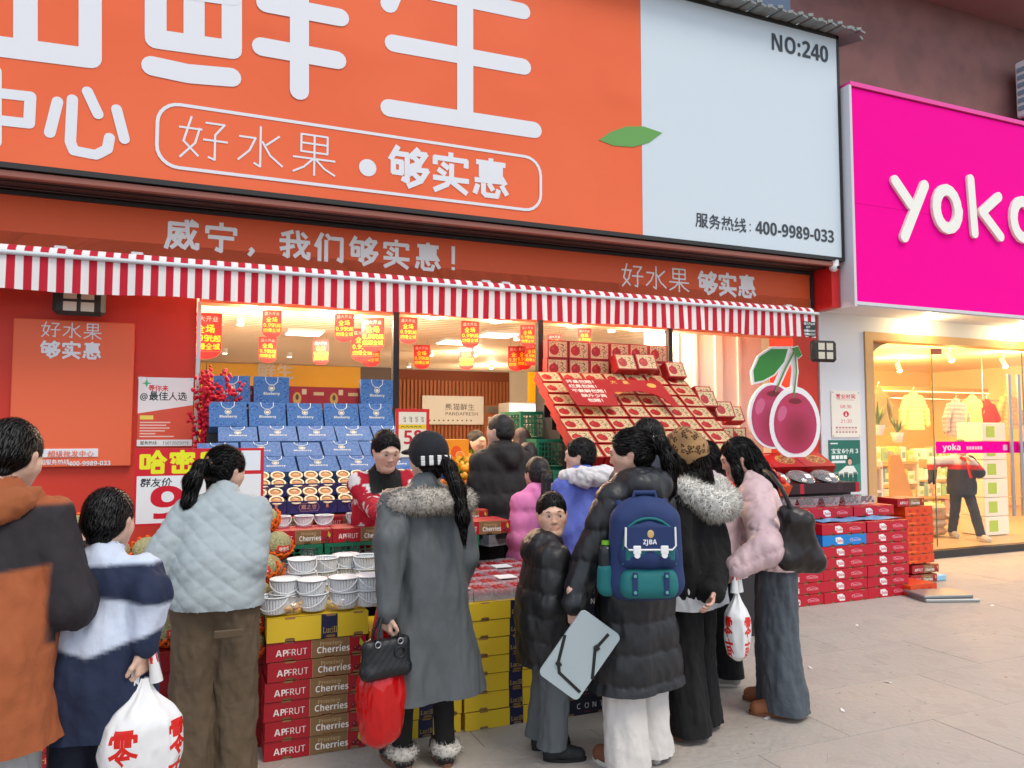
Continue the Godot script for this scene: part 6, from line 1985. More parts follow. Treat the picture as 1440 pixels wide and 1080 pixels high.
# ---- distance field on a grid, meshed as surface nets
class Field:
	var o: Vector3
	var nx: int
	var ny: int
	var nz: int
	var h: float
	var d: PackedFloat32Array
	func _init(lo: Vector3, hi: Vector3, cell: float) -> void:
		o = lo; h = cell
		nx = int(ceil((hi.x - lo.x) / cell)) + 1
		ny = int(ceil((hi.y - lo.y) / cell)) + 1
		nz = int(ceil((hi.z - lo.z) / cell)) + 1
		d.resize(nx * ny * nz)
		d.fill(1.0)
	func cap(a: Vector3, b: Vector3, ra: float, rb: float, k := 0.03, sq := Vector3.ONE, cut := false) -> void:
		var A := a * sq
		var ba := b * sq - A
		var l2 := maxf(ba.length_squared(), 1e-9)
		var pad := maxf(k, 2.5 * h) + h
		var r := maxf(ra, rb)
		var ext := Vector3(r / sq.x + pad, r / sq.y + pad, r / sq.z + pad)
		var lo := (a.min(b) - ext - o) / h
		var hi := (a.max(b) + ext - o) / h
		var x0 := maxi(0, int(lo.x))
		var x1 := mini(nx - 1, int(hi.x) + 1)
		var y0 := maxi(0, int(lo.y))
		var y1 := mini(ny - 1, int(hi.y) + 1)
		var z0 := maxi(0, int(lo.z))
		var z1 := mini(nz - 1, int(hi.z) + 1)
		var inv := 1.0 / minf(sq.x, minf(sq.y, sq.z)) if sq != Vector3.ONE else 1.0
		if sq != Vector3.ONE: inv = 3.0 / (sq.x + sq.y + sq.z)
		var dr := rb - ra
		var p := Vector3.ZERO
		for z in range(z0, z1 + 1):
			p.z = (o.z + z * h) * sq.z - A.z
			for y in range(y0, y1 + 1):
				p.y = (o.y + y * h) * sq.y - A.y
				var row := (z * ny + y) * nx
				for x in range(x0, x1 + 1):
					p.x = (o.x + x * h) * sq.x - A.x
					var t := clampf(p.dot(ba) / l2, 0.0, 1.0)
					var v := ((p - ba * t).length() - ra - dr * t) * inv
					var e := d[row + x]
					if cut:
						v = -v
						var q := maxf(k - absf(e - v), 0.0)
						d[row + x] = maxf(e, v) + q * q / (4.0 * k)
					else:
						if v >= e + k: continue
						var q := maxf(k - absf(e - v), 0.0)
						d[row + x] = minf(e, v) - q * q / (4.0 * k)
	func chain(pts: Array, rad: Array, k := 0.03, sq := Vector3.ONE) -> void:
		for q in pts.size() - 1: cap(pts[q], pts[q + 1], rad[q], rad[q + 1], k, sq)
	func into(mb: MB, paint = null, push = null) -> void:
		var idx := PackedInt32Array()
		idx.resize(d.size())
		idx.fill(-1)
		var cells := PackedInt32Array()
		var sy := nx
		var sz := nx * ny
		var offs := [0, 1, sy, sy + 1, sz, sz + 1, sz + sy, sz + sy + 1]
		var lim := 2.6 * h
		var base := mb.v.size()
		for z in nz - 1:
			for y in ny - 1:
				var row := (z * ny + y) * nx
				for x in nx - 1:
					var i0 := row + x
					var c0 := d[i0]
					if c0 > lim or c0 < -lim: continue
					var c1 := d[i0 + 1]
					var c2 := d[i0 + sy]
					var c3 := d[i0 + sy + 1]
					var c4 := d[i0 + sz]
					var c5 := d[i0 + sz + 1]
					var c6 := d[i0 + sz + sy]
					var c7 := d[i0 + sz + sy + 1]
					var neg := int(c0 < 0) + int(c1 < 0) + int(c2 < 0) + int(c3 < 0) + int(c4 < 0) + int(c5 < 0) + int(c6 < 0) + int(c7 < 0)
					if neg == 0 or neg == 8: continue
					var s := Vector3.ZERO
					var m := 0
					if (c0 < 0) != (c1 < 0): s += Vector3(c0 / (c0 - c1), 0, 0); m += 1
					if (c2 < 0) != (c3 < 0): s += Vector3(c2 / (c2 - c3), 1, 0); m += 1
					if (c4 < 0) != (c5 < 0): s += Vector3(c4 / (c4 - c5), 0, 1); m += 1
					if (c6 < 0) != (c7 < 0): s += Vector3(c6 / (c6 - c7), 1, 1); m += 1
					if (c0 < 0) != (c2 < 0): s += Vector3(0, c0 / (c0 - c2), 0); m += 1
					if (c1 < 0) != (c3 < 0): s += Vector3(1, c1 / (c1 - c3), 0); m += 1
					if (c4 < 0) != (c6 < 0): s += Vector3(0, c4 / (c4 - c6), 1); m += 1
					if (c5 < 0) != (c7 < 0): s += Vector3(1, c5 / (c5 - c7), 1); m += 1
					if (c0 < 0) != (c4 < 0): s += Vector3(0, 0, c0 / (c0 - c4)); m += 1
					if (c1 < 0) != (c5 < 0): s += Vector3(1, 0, c1 / (c1 - c5)); m += 1
					if (c2 < 0) != (c6 < 0): s += Vector3(0, 1, c2 / (c2 - c6)); m += 1
					if (c3 < 0) != (c7 < 0): s += Vector3(1, 1, c3 / (c3 - c7)); m += 1
					var g := Vector3(c1 - c0 + c3 - c2 + c5 - c4 + c7 - c6, c2 - c0 + c3 - c1 + c6 - c4 + c7 - c5, c4 - c0 + c5 - c1 + c6 - c2 + c7 - c3).normalized()
					idx[i0] = mb.v.size()
					cells.append(i0)
					mb.v.append(o + (Vector3(x, y, z) + s / m) * h)
					mb.n.append(g); mb.t.append(Vector2.ZERO); mb.c.append(mb.col)
		for i0 in cells:
			var a := d[i0] < 0
			# edges that leave the cell's first corner along x, y, z
			if a != (d[i0 + 1] < 0): _quad(mb, idx, i0 - sy - sz, i0 - sz, i0, i0 - sy, a)
			if a != (d[i0 + sy] < 0): _quad(mb, idx, i0 - 1 - sz, i0 - 1, i0, i0 - sz, a)
			if a != (d[i0 + sz] < 0): _quad(mb, idx, i0 - 1 - sy, i0 - sy, i0, i0 - 1, a)
		var moved := false
		for q in range(base, mb.v.size()):
			if push != null:
				var off: float = (push as Callable).call(mb.v[q], mb.n[q])
				mb.v[q] += mb.n[q] * off
				moved = true
			if paint != null: mb.c[q] = (paint as Callable).call(mb.v[q], mb.n[q])
		if moved:
			var acc := PackedVector3Array()
			acc.resize(mb.v.size())
			for q in range(0, mb.i.size(), 3):
				if mb.i[q] < base: continue
				var f := (mb.v[mb.i[q + 2]] - mb.v[mb.i[q]]).cross(mb.v[mb.i[q + 1]] - mb.v[mb.i[q]])
				acc[mb.i[q]] += f; acc[mb.i[q + 1]] += f; acc[mb.i[q + 2]] += f
			for q in range(base, mb.v.size()):
				if acc[q].length_squared() > 1e-16: mb.n[q] = acc[q].normalized()
	func _quad(mb: MB, idx: PackedInt32Array, a: int, b: int, c: int, e: int, flip: bool) -> void:
		if a < 0 or b < 0 or c < 0 or e < 0: return
		var p := idx[a]
		var q := idx[b]
		var r := idx[c]
		var s := idx[e]
		if p < 0 or q < 0 or r < 0 or s < 0: return
		if flip: mb.i.append_array([p, r, q, p, s, r])
		else: mb.i.append_array([p, q, r, p, r, s])

func depth_at(px: float, py: float, dep: float) -> Vector3:
	return CAM + ray(px, py) * dep

var fold := FastNoiseLite.new()
func folds(amp: float, fx: float, fy: float, sd := 0.0) -> Callable:
	return func(p: Vector3, _n: Vector3) -> float:
		return amp * (fold.get_noise_3d(p.x * fx + sd, p.y * fy, p.z * fx) + 0.5 * fold.get_noise_3d(p.x * fx * 2.3, p.y * fy * 2.6 + sd, p.z * fx * 2.3))
func puff(step: float, amp: float, sd := 0.0, lean := 0.0) -> Callable:
	# the tubes of a quilted down coat
	return func(p: Vector3, n: Vector3) -> float:
		var u := (p.y + p.z * lean + 0.012 * fold.get_noise_3d(p.x * 300, sd, p.z * 300)) / step
		var s := absf(sin(PI * u))
		var w := fold.get_noise_3d(p.x * 330, p.y * 130 + sd, p.z * 330)
		var w2 := fold.get_noise_3d(p.x * 620, p.y * 90 + sd, p.z * 620)
		return amp * 1.25 * (pow(s, 0.4) - 0.75) + 0.007 * w + 0.004 * w2 * (1.2 - s)
func quilt(step: float, amp: float) -> Callable:
	return func(p: Vector3, n: Vector3) -> float:
		var a := p.x * 0.72 + p.z * 0.25
		var u := absf(sin(PI * (p.y + a) / step))
		var v := absf(sin(PI * (p.y - a) / step))
		return amp * (pow(minf(u, v), 0.42) - 0.6) + 0.005 * fold.get_noise_3d(p.x * 300, p.y * 150, p.z * 300)

func hand_into(f: Field, w: Vector3, d: Vector3, n: Vector3, side: float, sc: float, curl: float) -> void:
	var s := d.cross(n).normalized() * side
	for q in 4:
		var off := (q - 1.5) * 0.0195 * sc
		f.cap(w + s * off * 0.7, w + d * 0.082 * sc + s * off, 0.014 * sc, 0.0125 * sc, 0.012)
		var p := w + d * 0.085 * sc + s * off
		var an := curl * 0.6
		var ln := [0.040, 0.026, 0.021]
		for k in 3:
			var dir := (d * cos(an) + n * sin(an)).normalized()
			var e: Vector3 = p + dir * ln[k] * sc * [0.9, 1.0, 0.95, 0.78][q]
			f.cap(p, e, (0.0098 - k * 0.0008) * sc, (0.0092 - k * 0.0009) * sc, 0.004)
			p = e
			an += curl
	var t0 := w + d * 0.025 * sc + s * 0.030 * sc
	var t1 := t0 + (d * 0.75 + s * 0.5 + n * 0.35).normalized() * 0.042 * sc
	var t2 := t1 + (d * 0.85 + n * 0.5 * minf(curl, 1.0) + s * 0.05).normalized() * 0.032 * sc
	f.cap(w + d * 0.02 * sc, t0, 0.016 * sc, 0.014 * sc, 0.012)
	f.cap(t0, t1, 0.0125 * sc, 0.0105 * sc, 0.008)
	f.cap(t1, t2, 0.0105 * sc, 0.009 * sc, 0.004)

func skin_mat(tone: Color) -> StandardMaterial3D:
	var m := mat(Color.WHITE, 0.5)
	m.vertex_color_use_as_albedo = true
	m.subsurf_scatter_enabled = true; m.subsurf_scatter_strength = 0.08
	return m

func person(s: Dictionary) -> Node3D:
	var H: float = s.H
	var k := H / 1.65
	var kid: float = s.get("head", 1.0)
	var t := thing("person", s.label, "person", s.at, s.get("turn", PI))
	var inv := t.transform.affine_inverse()
	var lean: float = s.get("lean", 0.0)
	var hipy := 0.515 * H
	var B := func(x: float, y: float, z: float) -> Vector3:
		# a point of the upright upper body, carried by the lean from the hips
		if y <= hipy: return Vector3(x, y, z)
		var v := y - hipy
		return Vector3(x, hipy + v * cos(lean) - z * sin(lean), z * cos(lean) + v * sin(lean))
	var near: bool = s.get("near", true)
	var cell := 0.0108 if near else 0.02
	var coat: Dictionary = s.coat
	var th: float = coat.get("t", 0.015)
	# joints
	var sh := [B.call(0.155 * k, 0.79 * H, -0.005), B.call(-0.155 * k, 0.79 * H, -0.005)]
	var el := []
	var ha := []
	for q in 2:
		var a = s.get("arms", [null, null])[q]
		var sx := 1.0 if q == 0 else -1.0
		if a == null:
			el.append(B.call(0.20 * k * sx, 0.62 * H, -0.02)); ha.append(B.call(0.20 * k * sx, 0.485 * H, 0.05) if lean < 0.1 else Vector3(0.20 * k * sx, 0.50 * H, 0.10 + lean * 0.3))
		elif a.size() == 2:
			el.append(inv * a[0]); ha.append(inv * a[1])
	var legs: Dictionary = s.legs
	var ft = s.get("feet", [Vector3(0.10 * k, 0, 0.0), Vector3(-0.10 * k, 0, 0.03)])
	var hip := [Vector3(0.085 * k, 0.50 * H, 0), Vector3(-0.085 * k, 0.50 * H, 0)]
	var kn := []
	var ank := []
	for q in 2:
		ank.append(ft[q] + Vector3(0, 0.075 * k, -0.03))
		kn.append((hip[q] + ank[q]) * 0.5 + Vector3(0, 0.01, s.get("knee", 0.02)))
	var hc: Vector3 = B.call(0, 0.922 * H, 0.03 * k) + s.get("head_at", Vector3.ZERO)
	var hs := k * kid
	var hb := Basis.from_euler(Vector3(s.get("pitch", 0.0) + lean * 0.6, s.get("yaw", 0.0), s.get("roll", 0.0)))
	var HX := Transform3D(hb.scaled(Vector3.ONE * hs), hc)
	var tone: Color = s.get("skin", Color(0.62, 0.40, 0.30))
	# ---- body: one surface, coarse under the clothes, fine at head and hands
	var mb := MB.new()
	mb.col = tone
	var f := Field.new(Vector3(-0.65, 0.0, -0.5) * k, Vector3(0.65 * k, 0.90 * H, 0.65 * k), 0.036)
	f.chain([B.call(0, 0.53 * H, 0), B.call(0, 0.64 * H, 0), B.call(0, 0.76 * H, 0)], [0.11 * k, 0.10 * k, 0.11 * k], 0.05)
	for q in 2:
		f.chain([sh[q], el[q], ha[q]], [0.05 * k, 0.04 * k, 0.03 * k], 0.04)
		f.chain([hip[q], kn[q], ank[q]], [0.075 * k, 0.052 * k, 0.038 * k], 0.04)
	f.into(mb)
	# head and neck
	f = Field.new(Vector3(-0.11, -0.20, -0.14), Vector3(0.11, 0.15, 0.14), 0.0058 if near else 0.011)
	f.cap(Vector3(0, 0.035, -0.016), Vector3(0, 0.035, -0.008), 0.092, 0.092, 0.02, Vector3(1.22, 1.0, 0.98))
	f.cap(Vector3(0, -0.005, 0.028), Vector3(0, -0.075, 0.045), 0.064, 0.040, 0.035, Vector3(1.0, 1.0, 1.0))
	for e in [-1.0, 1.0]:
		f.cap(Vector3(e * 0.040, -0.012, 0.052), Vector3(e * 0.030, -0.03, 0.056), 0.028, 0.024, 0.025)
		f.cap(Vector3(e * 0.045, -0.03, 0.012), Vector3(e * 0.022, -0.085, 0.052), 0.032, 0.022, 0.03)
		f.cap(Vector3(e * 0.012, 0.034, 0.086), Vector3(e * 0.045, 0.033, 0.066), 0.010, 0.010, 0.018)
		f.cap(Vector3(e * 0.032, 0.013, 0.102), Vector3(e * 0.036, 0.013, 0.100), 0.013, 0.012, 0.014, Vector3.ONE, true)
		f.cap(Vector3(e * 0.031, 0.011, 0.074), Vector3(e * 0.032, 0.011, 0.074), 0.0135, 0.0135, 0.006)
		f.cap(Vector3(e * 0.079, 0.012, -0.012), Vector3(e * 0.074, -0.022, -0.002), 0.021, 0.013, 0.008, Vector3(2.0, 1.0, 1.0))
		f.cap(Vector3(e * 0.0105, -0.0225, 0.089), Vector3(e * 0.009, -0.0225, 0.092), 0.0066, 0.0066, 0.007)
	f.cap(Vector3(0, 0.020, 0.083), Vector3(0, -0.019, 0.0965), 0.0068, 0.0095 if kid == 1.0 else 0.0085, 0.012)
	f.cap(Vector3(-0.020, -0.0505, 0.080), Vector3(0.020, -0.0505, 0.080), 0.0065, 0.0065, 0.006, Vector3(1, 1, 0.75))
	f.cap(Vector3(-0.014, -0.0595, 0.080), Vector3(0.014, -0.0595, 0.080), 0.0075, 0.0075, 0.005, Vector3(1, 1, 0.75))
	f.cap(Vector3(0, -0.084, 0.068), Vector3(0, -0.088, 0.066), 0.018, 0.018, 0.02)
	f.cap(Vector3(0, -0.03, -0.025), Vector3(0, -0.20, -0.035), 0.050, 0.054, 0.03)
	var hm := MB.new()
	hm.col = tone
	var lip := Color(tone.r * 0.86, tone.g * 0.64, tone.b * 0.66)
	f.into(hm, func(p: Vector3, n: Vector3) -> Color:
		var dl := Vector2(p.x / 0.024, (p.y + 0.055) / 0.0115).length()
		if p.z > 0.05 and dl < 1.25: return tone.lerp(lip, clampf((1.25 - dl) * 4.0, 0, 1))
		var bl := exp(-(pow(absf(p.x) - 0.040, 2) + pow(p.y + 0.018, 2)) / 0.0005) * 0.5 * float(p.z > 0.0) + exp(-(p.x * p.x + pow(p.y + 0.02, 2)) / 0.00012) * 0.35 * float(p.z > 0.09) + 0.35 * smoothstep(0.078, 0.09, absf(p.x))
		return Color(tone.r, tone.g * (1.0 - 0.22 * bl), tone.b * (1.0 - 0.24 * bl)))
	mb.merge(hm, HX)
	# hands
	var gl = s.get("gloves", null)
	if s.get("hands", true):
		for q in 2:
			var d: Vector3 = (ha[q] - el[q]).normalized()
			var hd = s.get("hand_dir", [null, null])[q]
			if hd != null: d = (inv.basis * hd).normalized()
			var n: Vector3 = -sh[q]
			n = Vector3(-1.0 if q == 0 else 1.0, 0, 0.25)
			n = (n - d * n.dot(d)).normalized()
			var hk := k * (0.92 if kid == 1.0 else 1.0)
			var g2 := Field.new(ha[q] - Vector3.ONE * 0.16 * hk, ha[q] + Vector3.ONE * 0.17 * hk, 0.005 if near else 0.009)
			g2.cap(ha[q] - d * 0.07, ha[q], 0.027 * hk, 0.024 * hk, 0.01)
			hand_into(g2, ha[q], d, n, 1.0 if q == 0 else -1.0, hk, s.get("curl", [0.45, 0.45])[q])
			mb.col = tone if gl == null else gl
			g2.into(mb)
	put("body", mb, skin_mat(tone), t)
	# eyes and brows
	if s.get("face", false):
		for e in [-1.0, 1.0]:
			var b := MB.new(); b.ball(HX * Vector3(e * 0.0315, 0.0105, 0.0795), Vector3(0.0135, 0.0056 * s.get("eye", 1.0), 0.0112) * hs, 12, 8, hb)
			var eye := put("eye", b, mat(Color(0.80, 0.78, 0.76), 0.15), t)
			b = MB.new(); b.ball(HX * Vector3(e * 0.0315 + s.get("look", 0.0), 0.0108, 0.0858), Vector3(0.0062, 0.0054 * s.get("eye", 1.0), 0.0055) * hs, 10, 8, hb)
			put("iris", b, mat(Color(0.05, 0.03, 0.025), 0.1), eye)
			b = MB.new()
			b.tube([HX * Vector3(e * 0.0178, 0.0122, 0.0895), HX * Vector3(e * 0.031, 0.0180, 0.0915), HX * Vector3(e * 0.0455, 0.0128, 0.0815)], [0.0009 * hs, 0.0019 * hs, 0.0011 * hs], 5)
			put("lash_line", b, mat(Color(0.06, 0.04, 0.035), 0.7), t)
			b = MB.new()
			b.tube([HX * Vector3(e * 0.014, 0.033, 0.0955), HX * Vector3(e * 0.030, 0.039, 0.0915), HX * Vector3(e * 0.047, 0.034, 0.0785)], [0.0018 * hs, 0.0026 * hs, 0.0012 * hs], 6)
			put("eyebrow", b, mat(Color(0.07, 0.05, 0.045), 0.9), t)
	# ---- hair
	var hair: Dictionary = s.get("hair", {})
	var hcol: Color = hair.get("col", Color(0.045, 0.035, 0.032))
	f = Field.new(Vector3(-0.17, hair.get("low", -0.16), hair.get("back", -0.26)), Vector3(0.17, 0.19, 0.17), 0.0075 if near else 0.012)
	var hv: float = hair.get("vol", 0.0)
	f.cap(Vector3(0, 0.042, -0.022), Vector3(0, 0.042, -0.012), 0.100 + hv, 0.098 + hv, 0.02, Vector3(1.17, 1.0, 0.97))
	f.cap(Vector3(0, -0.02, -0.055), Vector3(0, -0.055 if hair.get("style", "short") == "short" else -0.07, -0.052), 0.062, 0.040, 0.04, Vector3(0.85, 1, 1))
	# cleared away in front of the face and round the ears
	var fr: float = hair.get("fringe", 0.0)
	f.cap(Vector3(0, -0.10, 0.115), Vector3(0, 0.022 - fr, 0.125), 0.088, 0.066, 0.02, Vector3(0.95, 1, 1), true)
	if hair.get("style", "short") != "long":
		for e in [-1.0, 1.0]: f.cap(Vector3(e * 0.10, -0.075, 0.03), Vector3(e * 0.10, -0.012, 0.008), 0.042, 0.030, 0.012, Vector3.ONE, true)
	for c in hair.get("locks", []): f.chain(c[0], c[1], 0.025, c[2] if c.size() > 2 else Vector3.ONE)
	hm = MB.new()
	var strand := func(p: Vector3, n: Vector3) -> float:
		return 0.0025 * fold.get_noise_3d(p.x * 300, p.y * 50, p.z * 300) + 0.0008 * fold.get_noise_3d(p.x * 1100, p.y * 60, p.z * 1100)
	f.into(hm, null, strand)
	var hmb := MB.new()
	hmb.merge(hm, HX)
	var hmat := mat(hcol, 0.5)
	hmat.uv1_triplanar = true; hmat.uv1_scale = Vector3(16, 0.9, 16)
	hmat.normal_enabled = true; hmat.normal_texture = M["weave"]; hmat.normal_scale = 1.0
	var hn := put("hair", hmb, hmat, t)
	if near:
		# single strands lying on the hair
		var sb := MB.new()
		var rr := RandomNumberGenerator.new()
		rr.seed = int(H * 1000)
		var tie: bool = hair.get("style", "short") == "pony"
		for q in hm.v.size():
			var p := hm.v[q]
			var n := hm.n[q]
			var g := Vector3(0, -1, -0.25)
			if tie and p.z > -0.12 and p.y > -0.05: g = Vector3(0, 0.02, -0.14) - p
			elif p.y > 0.10: g = Vector3(p.x * 2.0, -0.2, -0.6 if p.z < 0.02 else 0.7)
			g = (g.normalized() + Vector3(rr.randf_range(-0.14, 0.14), rr.randf_range(-0.12, 0.12), rr.randf_range(-0.14, 0.14)))
			var d := (g - n * g.dot(n)).normalized()
			var ln := rr.randf_range(0.018, 0.045) * (0.6 if hair.get("style", "short") == "short" else 1.0)
			var w := d.cross(n) * rr.randf_range(0.0004, 0.0009)
			var st := p + d * rr.randf_range(-0.006, 0.006) + w * rr.randf_range(-4, 4)
			var m := st + d * ln * 0.5 + n * rr.randf_range(0.001, 0.003)
			var e := st + d * ln + n * rr.randf_range(-0.001, 0.0022)
			sb.col = Color.WHITE.darkened(rr.randf_range(0.0, 0.5))
			var kx := sb.v.size()
			var nn := (n + w.normalized() * rr.randf_range(-0.35, 0.35)).normalized()
			sb.vert(st - w, nn); sb.vert(st + w, nn); sb.vert(m + w, nn); sb.vert(m - w, nn); sb.vert(e, nn)
			sb.i.append_array([kx, kx + 1, kx + 2, kx, kx + 2, kx + 3, kx + 3, kx + 2, kx + 4])
		var sbm := MB.new()
		sbm.merge(sb, HX)
		var stm := mat(Color(hcol.r * 1.7 + 0.02, hcol.g * 1.7 + 0.02, hcol.b * 1.7 + 0.02), 0.55)
		stm.vertex_color_use_as_albedo = true
		put("strands", sbm, stm, hn).set_meta("kind", "stuff")
	t.set_meta("head_xf", HX)
	# ---- trousers
	f = Field.new(Vector3(-0.36 * k, legs.get("hem", 0.05), -0.42 * k), Vector3(0.36 * k, 0.60 * H, 0.50 * k), cell)
	var lr: Array = legs.r
	for q in 2:
		var down: Vector3 = (ank[q] - kn[q]).normalized()
		f.chain([hip[q] + Vector3(0, 0.02, 0), kn[q], ank[q], ank[q] + down * 0.12], [lr[0] * k, lr[1] * k, lr[2] * k, lr[2] * k * 1.05], 0.012)
	f.cap(Vector3(-0.05 * k, 0.545 * H, -0.012), Vector3(0.05 * k, 0.545 * H, -0.012), 0.115 * k, 0.115 * k, 0.04)
	hm = MB.new()
	f.into(hm, null, folds(legs.get("fold", 0.010), 230, 75, H * 100))
	var tm := fabric(legs.col, 2.2, 0.9, 0.35)
	tm.normal_texture = M["crease"]
	put("trousers", hm, tm, t)
	# ---- shoes
	for q in 2:
		var fy: float = s.get("foot_turn", 0.0) + (0.15 if q == 0 else -0.15)
		var fx := Transform3D(Basis(Vector3.UP, fy).scaled(Vector3.ONE * k), ft[q] + Vector3(0, 0, 0.0))
		var boot: bool = s.get("boots", false)
		f = Field.new(Vector3(-0.09, 0.0, -0.13), Vector3(0.09, 0.17 if boot else 0.12, 0.21), 0.0095)
		f.chain([Vector3(0, 0.045, -0.055), Vector3(0, 0.045, 0.06), Vector3(0, 0.036, 0.135)], [0.047, 0.047, 0.042], 0.02, Vector3(1.05, 0.92, 1))
		f.cap(Vector3(0, 0.05, -0.04), Vector3(0, 0.16, -0.045), 0.046, 0.05, 0.03)
		hm = MB.new(); f.into(hm)
		var sm := MB.new(); sm.merge(hm, fx)
		var shoe := put("shoe", sm, fabric(s.get("shoe", Color(0.1, 0.1, 0.1)), 20, 0.7, 0.4), t)
		var so := MB.new()
		var ol := PackedVector2Array()
		for c in 20:
			var an := TAU * c / 20
			ol.append(Vector2(cos(an) * (0.050 - 0.004 * sin(an)), 0.042 + sin(an) * 0.142))
		so.poly(ol, 0.0, 0.022, Transform3D(fx.basis * Basis(Vector3(1, 0, 0), Vector3(0, 0, 1), Vector3(0, 1, 0)), fx.origin))
		put("sole", so, mat(s.get("sole", Color(0.75, 0.73, 0.70)), 0.8), shoe)
	# ---- coat
	var hem: float = coat.hem
	var lo2 := Vector3(-0.34 * k, hem, -0.34 * k)
	var hi2 := Vector3(0.34 * k, 0.93 * H, 0.34 * k + lean * 0.6)
	for q in [el[0], el[1], ha[0], ha[1]]:
		lo2 = lo2.min(q - Vector3.ONE * (0.10 * k + th)); hi2 = hi2.max(q + Vector3.ONE * (0.10 * k + th))
	lo2.y = hem
	f = Field.new(lo2, hi2, cell)
	var wr: float = coat.get("wide", 1.0)
	for e in [-1.0, 1.0]:
		f.chain([B.call(e * 0.055 * k, 0.53 * H, 0), B.call(e * 0.058 * k, 0.62 * H, 0), B.call(e * 0.072 * k, 0.75 * H, 0.0)], [(0.112 * k + th) * wr, (0.104 * k + th) * wr, 0.098 * k + th], 0.05)
		f.cap(B.call(0, 0.805 * H, -0.01), B.call(e * 0.125 * k, 0.79 * H, -0.008), 0.062 * k + th * 0.8, 0.058 * k + th * 0.8, 0.05)
		if hem < 0.5 * H:
			f.cap(Vector3(e * 0.055 * k, 0.54 * H, 0), Vector3(e * (0.06 * k + coat.get("flare", 0.0)), hem - 0.12, coat.get("sway", 0.0)), (0.112 * k + th) * wr, (0.120 * k + th) * wr + coat.get("flare", 0.0), 0.05)
	for q in 2:
		var d: Vector3 = (ha[q] - el[q]).normalized()
		f.chain([sh[q], el[q], ha[q] - d * 0.015], [0.060 * k + th, 0.052 * k + th, 0.038 * k + th * 0.7], 0.02)
	f.cap(B.call(0, 0.82 * H, -0.012), B.call(0, 0.855 * H, 0.0), 0.068 * k + th * 0.5, 0.060 * k + th * 0.5, 0.03)
	if coat.get("hood", false):
		var hr: float = coat.get("hood_size", 1.0)
		f.cap(B.call(-0.055 * k, 0.835 * H, -0.085 * k), B.call(0.055 * k, 0.835 * H, -0.085 * k), 0.075 * k * hr, 0.075 * k * hr, 0.03)
		f.cap(B.call(-0.085 * k, 0.85 * H, -0.03 * k), B.call(0.0, 0.80 * H, -0.11 * k), 0.050 * k * hr, 0.060 * k * hr, 0.03)
		f.cap(B.call(0.085 * k, 0.85 * H, -0.03 * k), B.call(0.0, 0.80 * H, -0.11 * k), 0.050 * k * hr, 0.060 * k * hr, 0.03)
	# the neck opening
	f.cap(B.call(0, 0.845 * H, 0.01), B.call(0, 0.93 * H, 0.03), 0.056 * k, 0.068 * k, 0.012, Vector3.ONE, true)
	hm = MB.new()
	var cc = coat.get("paint", null)
	var cm := fabric(Color.WHITE if cc != null else coat.col, coat.get("grain", 26.0), coat.get("rough", 0.85), coat.get("bump", 0.7), cc != null)
	cm.normal_texture = M["crease"]; cm.uv1_scale = Vector3(3.2, 2.4, 3.2); cm.normal_scale = coat.get("bump", 0.7) * 0.5
	f.into(hm, cc, coat.get("push", folds(0.012, 190, 70, H * 77)))
	# sleeves that hang below the hem
	for q in 2:
		var yl: float = minf(el[q].y, ha[q].y)
		if yl > hem + 0.04: continue
		var d: Vector3 = (ha[q] - el[q]).normalized()
		var lo: Vector3 = el[q].min(ha[q]) - Vector3.ONE * (0.09 * k + th)
		var hi: Vector3 = el[q].max(ha[q]).max(sh[q]) + Vector3.ONE * (0.09 * k + th)
		hi.y = hem + cell * 1.01
		var g3 := Field.new(lo, hi, cell)
		g3.chain([sh[q], el[q], ha[q] - d * 0.015], [0.060 * k + th, 0.052 * k + th, 0.038 * k + th * 0.7], 0.02)
		g3.into(hm, cc, coat.get("push", folds(0.012, 190, 70, H * 77)))
	put("coat", hm, cm, t)
	return t

func linear(c: Color) -> Color:
	return c.srgb_to_linear()

func furry(parent: Node, called: String, pts: Array, rad: Array, col: Color, amp := 0.016, cell := 0.009) -> void:
	# a fur band: a soft roll with many short hairs
	var lo := Vector3.ONE * 99
	var hi := -lo
	for p in pts:
		lo = lo.min(p); hi = hi.max(p)
	var f := Field.new(lo - Vector3.ONE * 0.13, hi + Vector3.ONE * 0.13, cell)
	f.chain(pts, rad, 0.03)
	var m := MB.new()
	f.into(m, null, func(p: Vector3, n: Vector3) -> float: return amp * 0.5 * fold.get_noise_3d(p.x * 700, p.y * 420, p.z * 700))
	var n0 := m.v.size()
	var rr := RandomNumberGenerator.new()
	rr.seed = 3
	var hairs := MB.new()
	for q in n0:
		for j in 2:
			var p := m.v[q]
			var d := (m.n[q] + Vector3(rr.randf_range(-0.7, 0.7), rr.randf_range(-0.9, 0.3), rr.randf_range(-0.7, 0.7))).normalized() * amp * rr.randf_range(0.9, 1.9)
			var sd := d.cross(Vector3(rr.randf() - 0.5, rr.randf() - 0.5, rr.randf() - 0.5)).normalized() * 0.0014
			var st := p + Vector3(rr.randf_range(-0.005, 0.005), rr.randf_range(-0.005, 0.005), rr.randf_range(-0.005, 0.005))
			var kx := hairs.v.size()
			hairs.vert(st - sd, m.n[q]); hairs.vert(st + sd, m.n[q]); hairs.vert(st + d, m.n[q])
			hairs.i.append_array([kx, kx + 2, kx + 1])
	var o := put(called, m, mat(col, 1.0), parent)
	put("fur_hairs", hairs, mat(col.lightened(0.1), 1.0), o).set_meta("kind", "stuff")

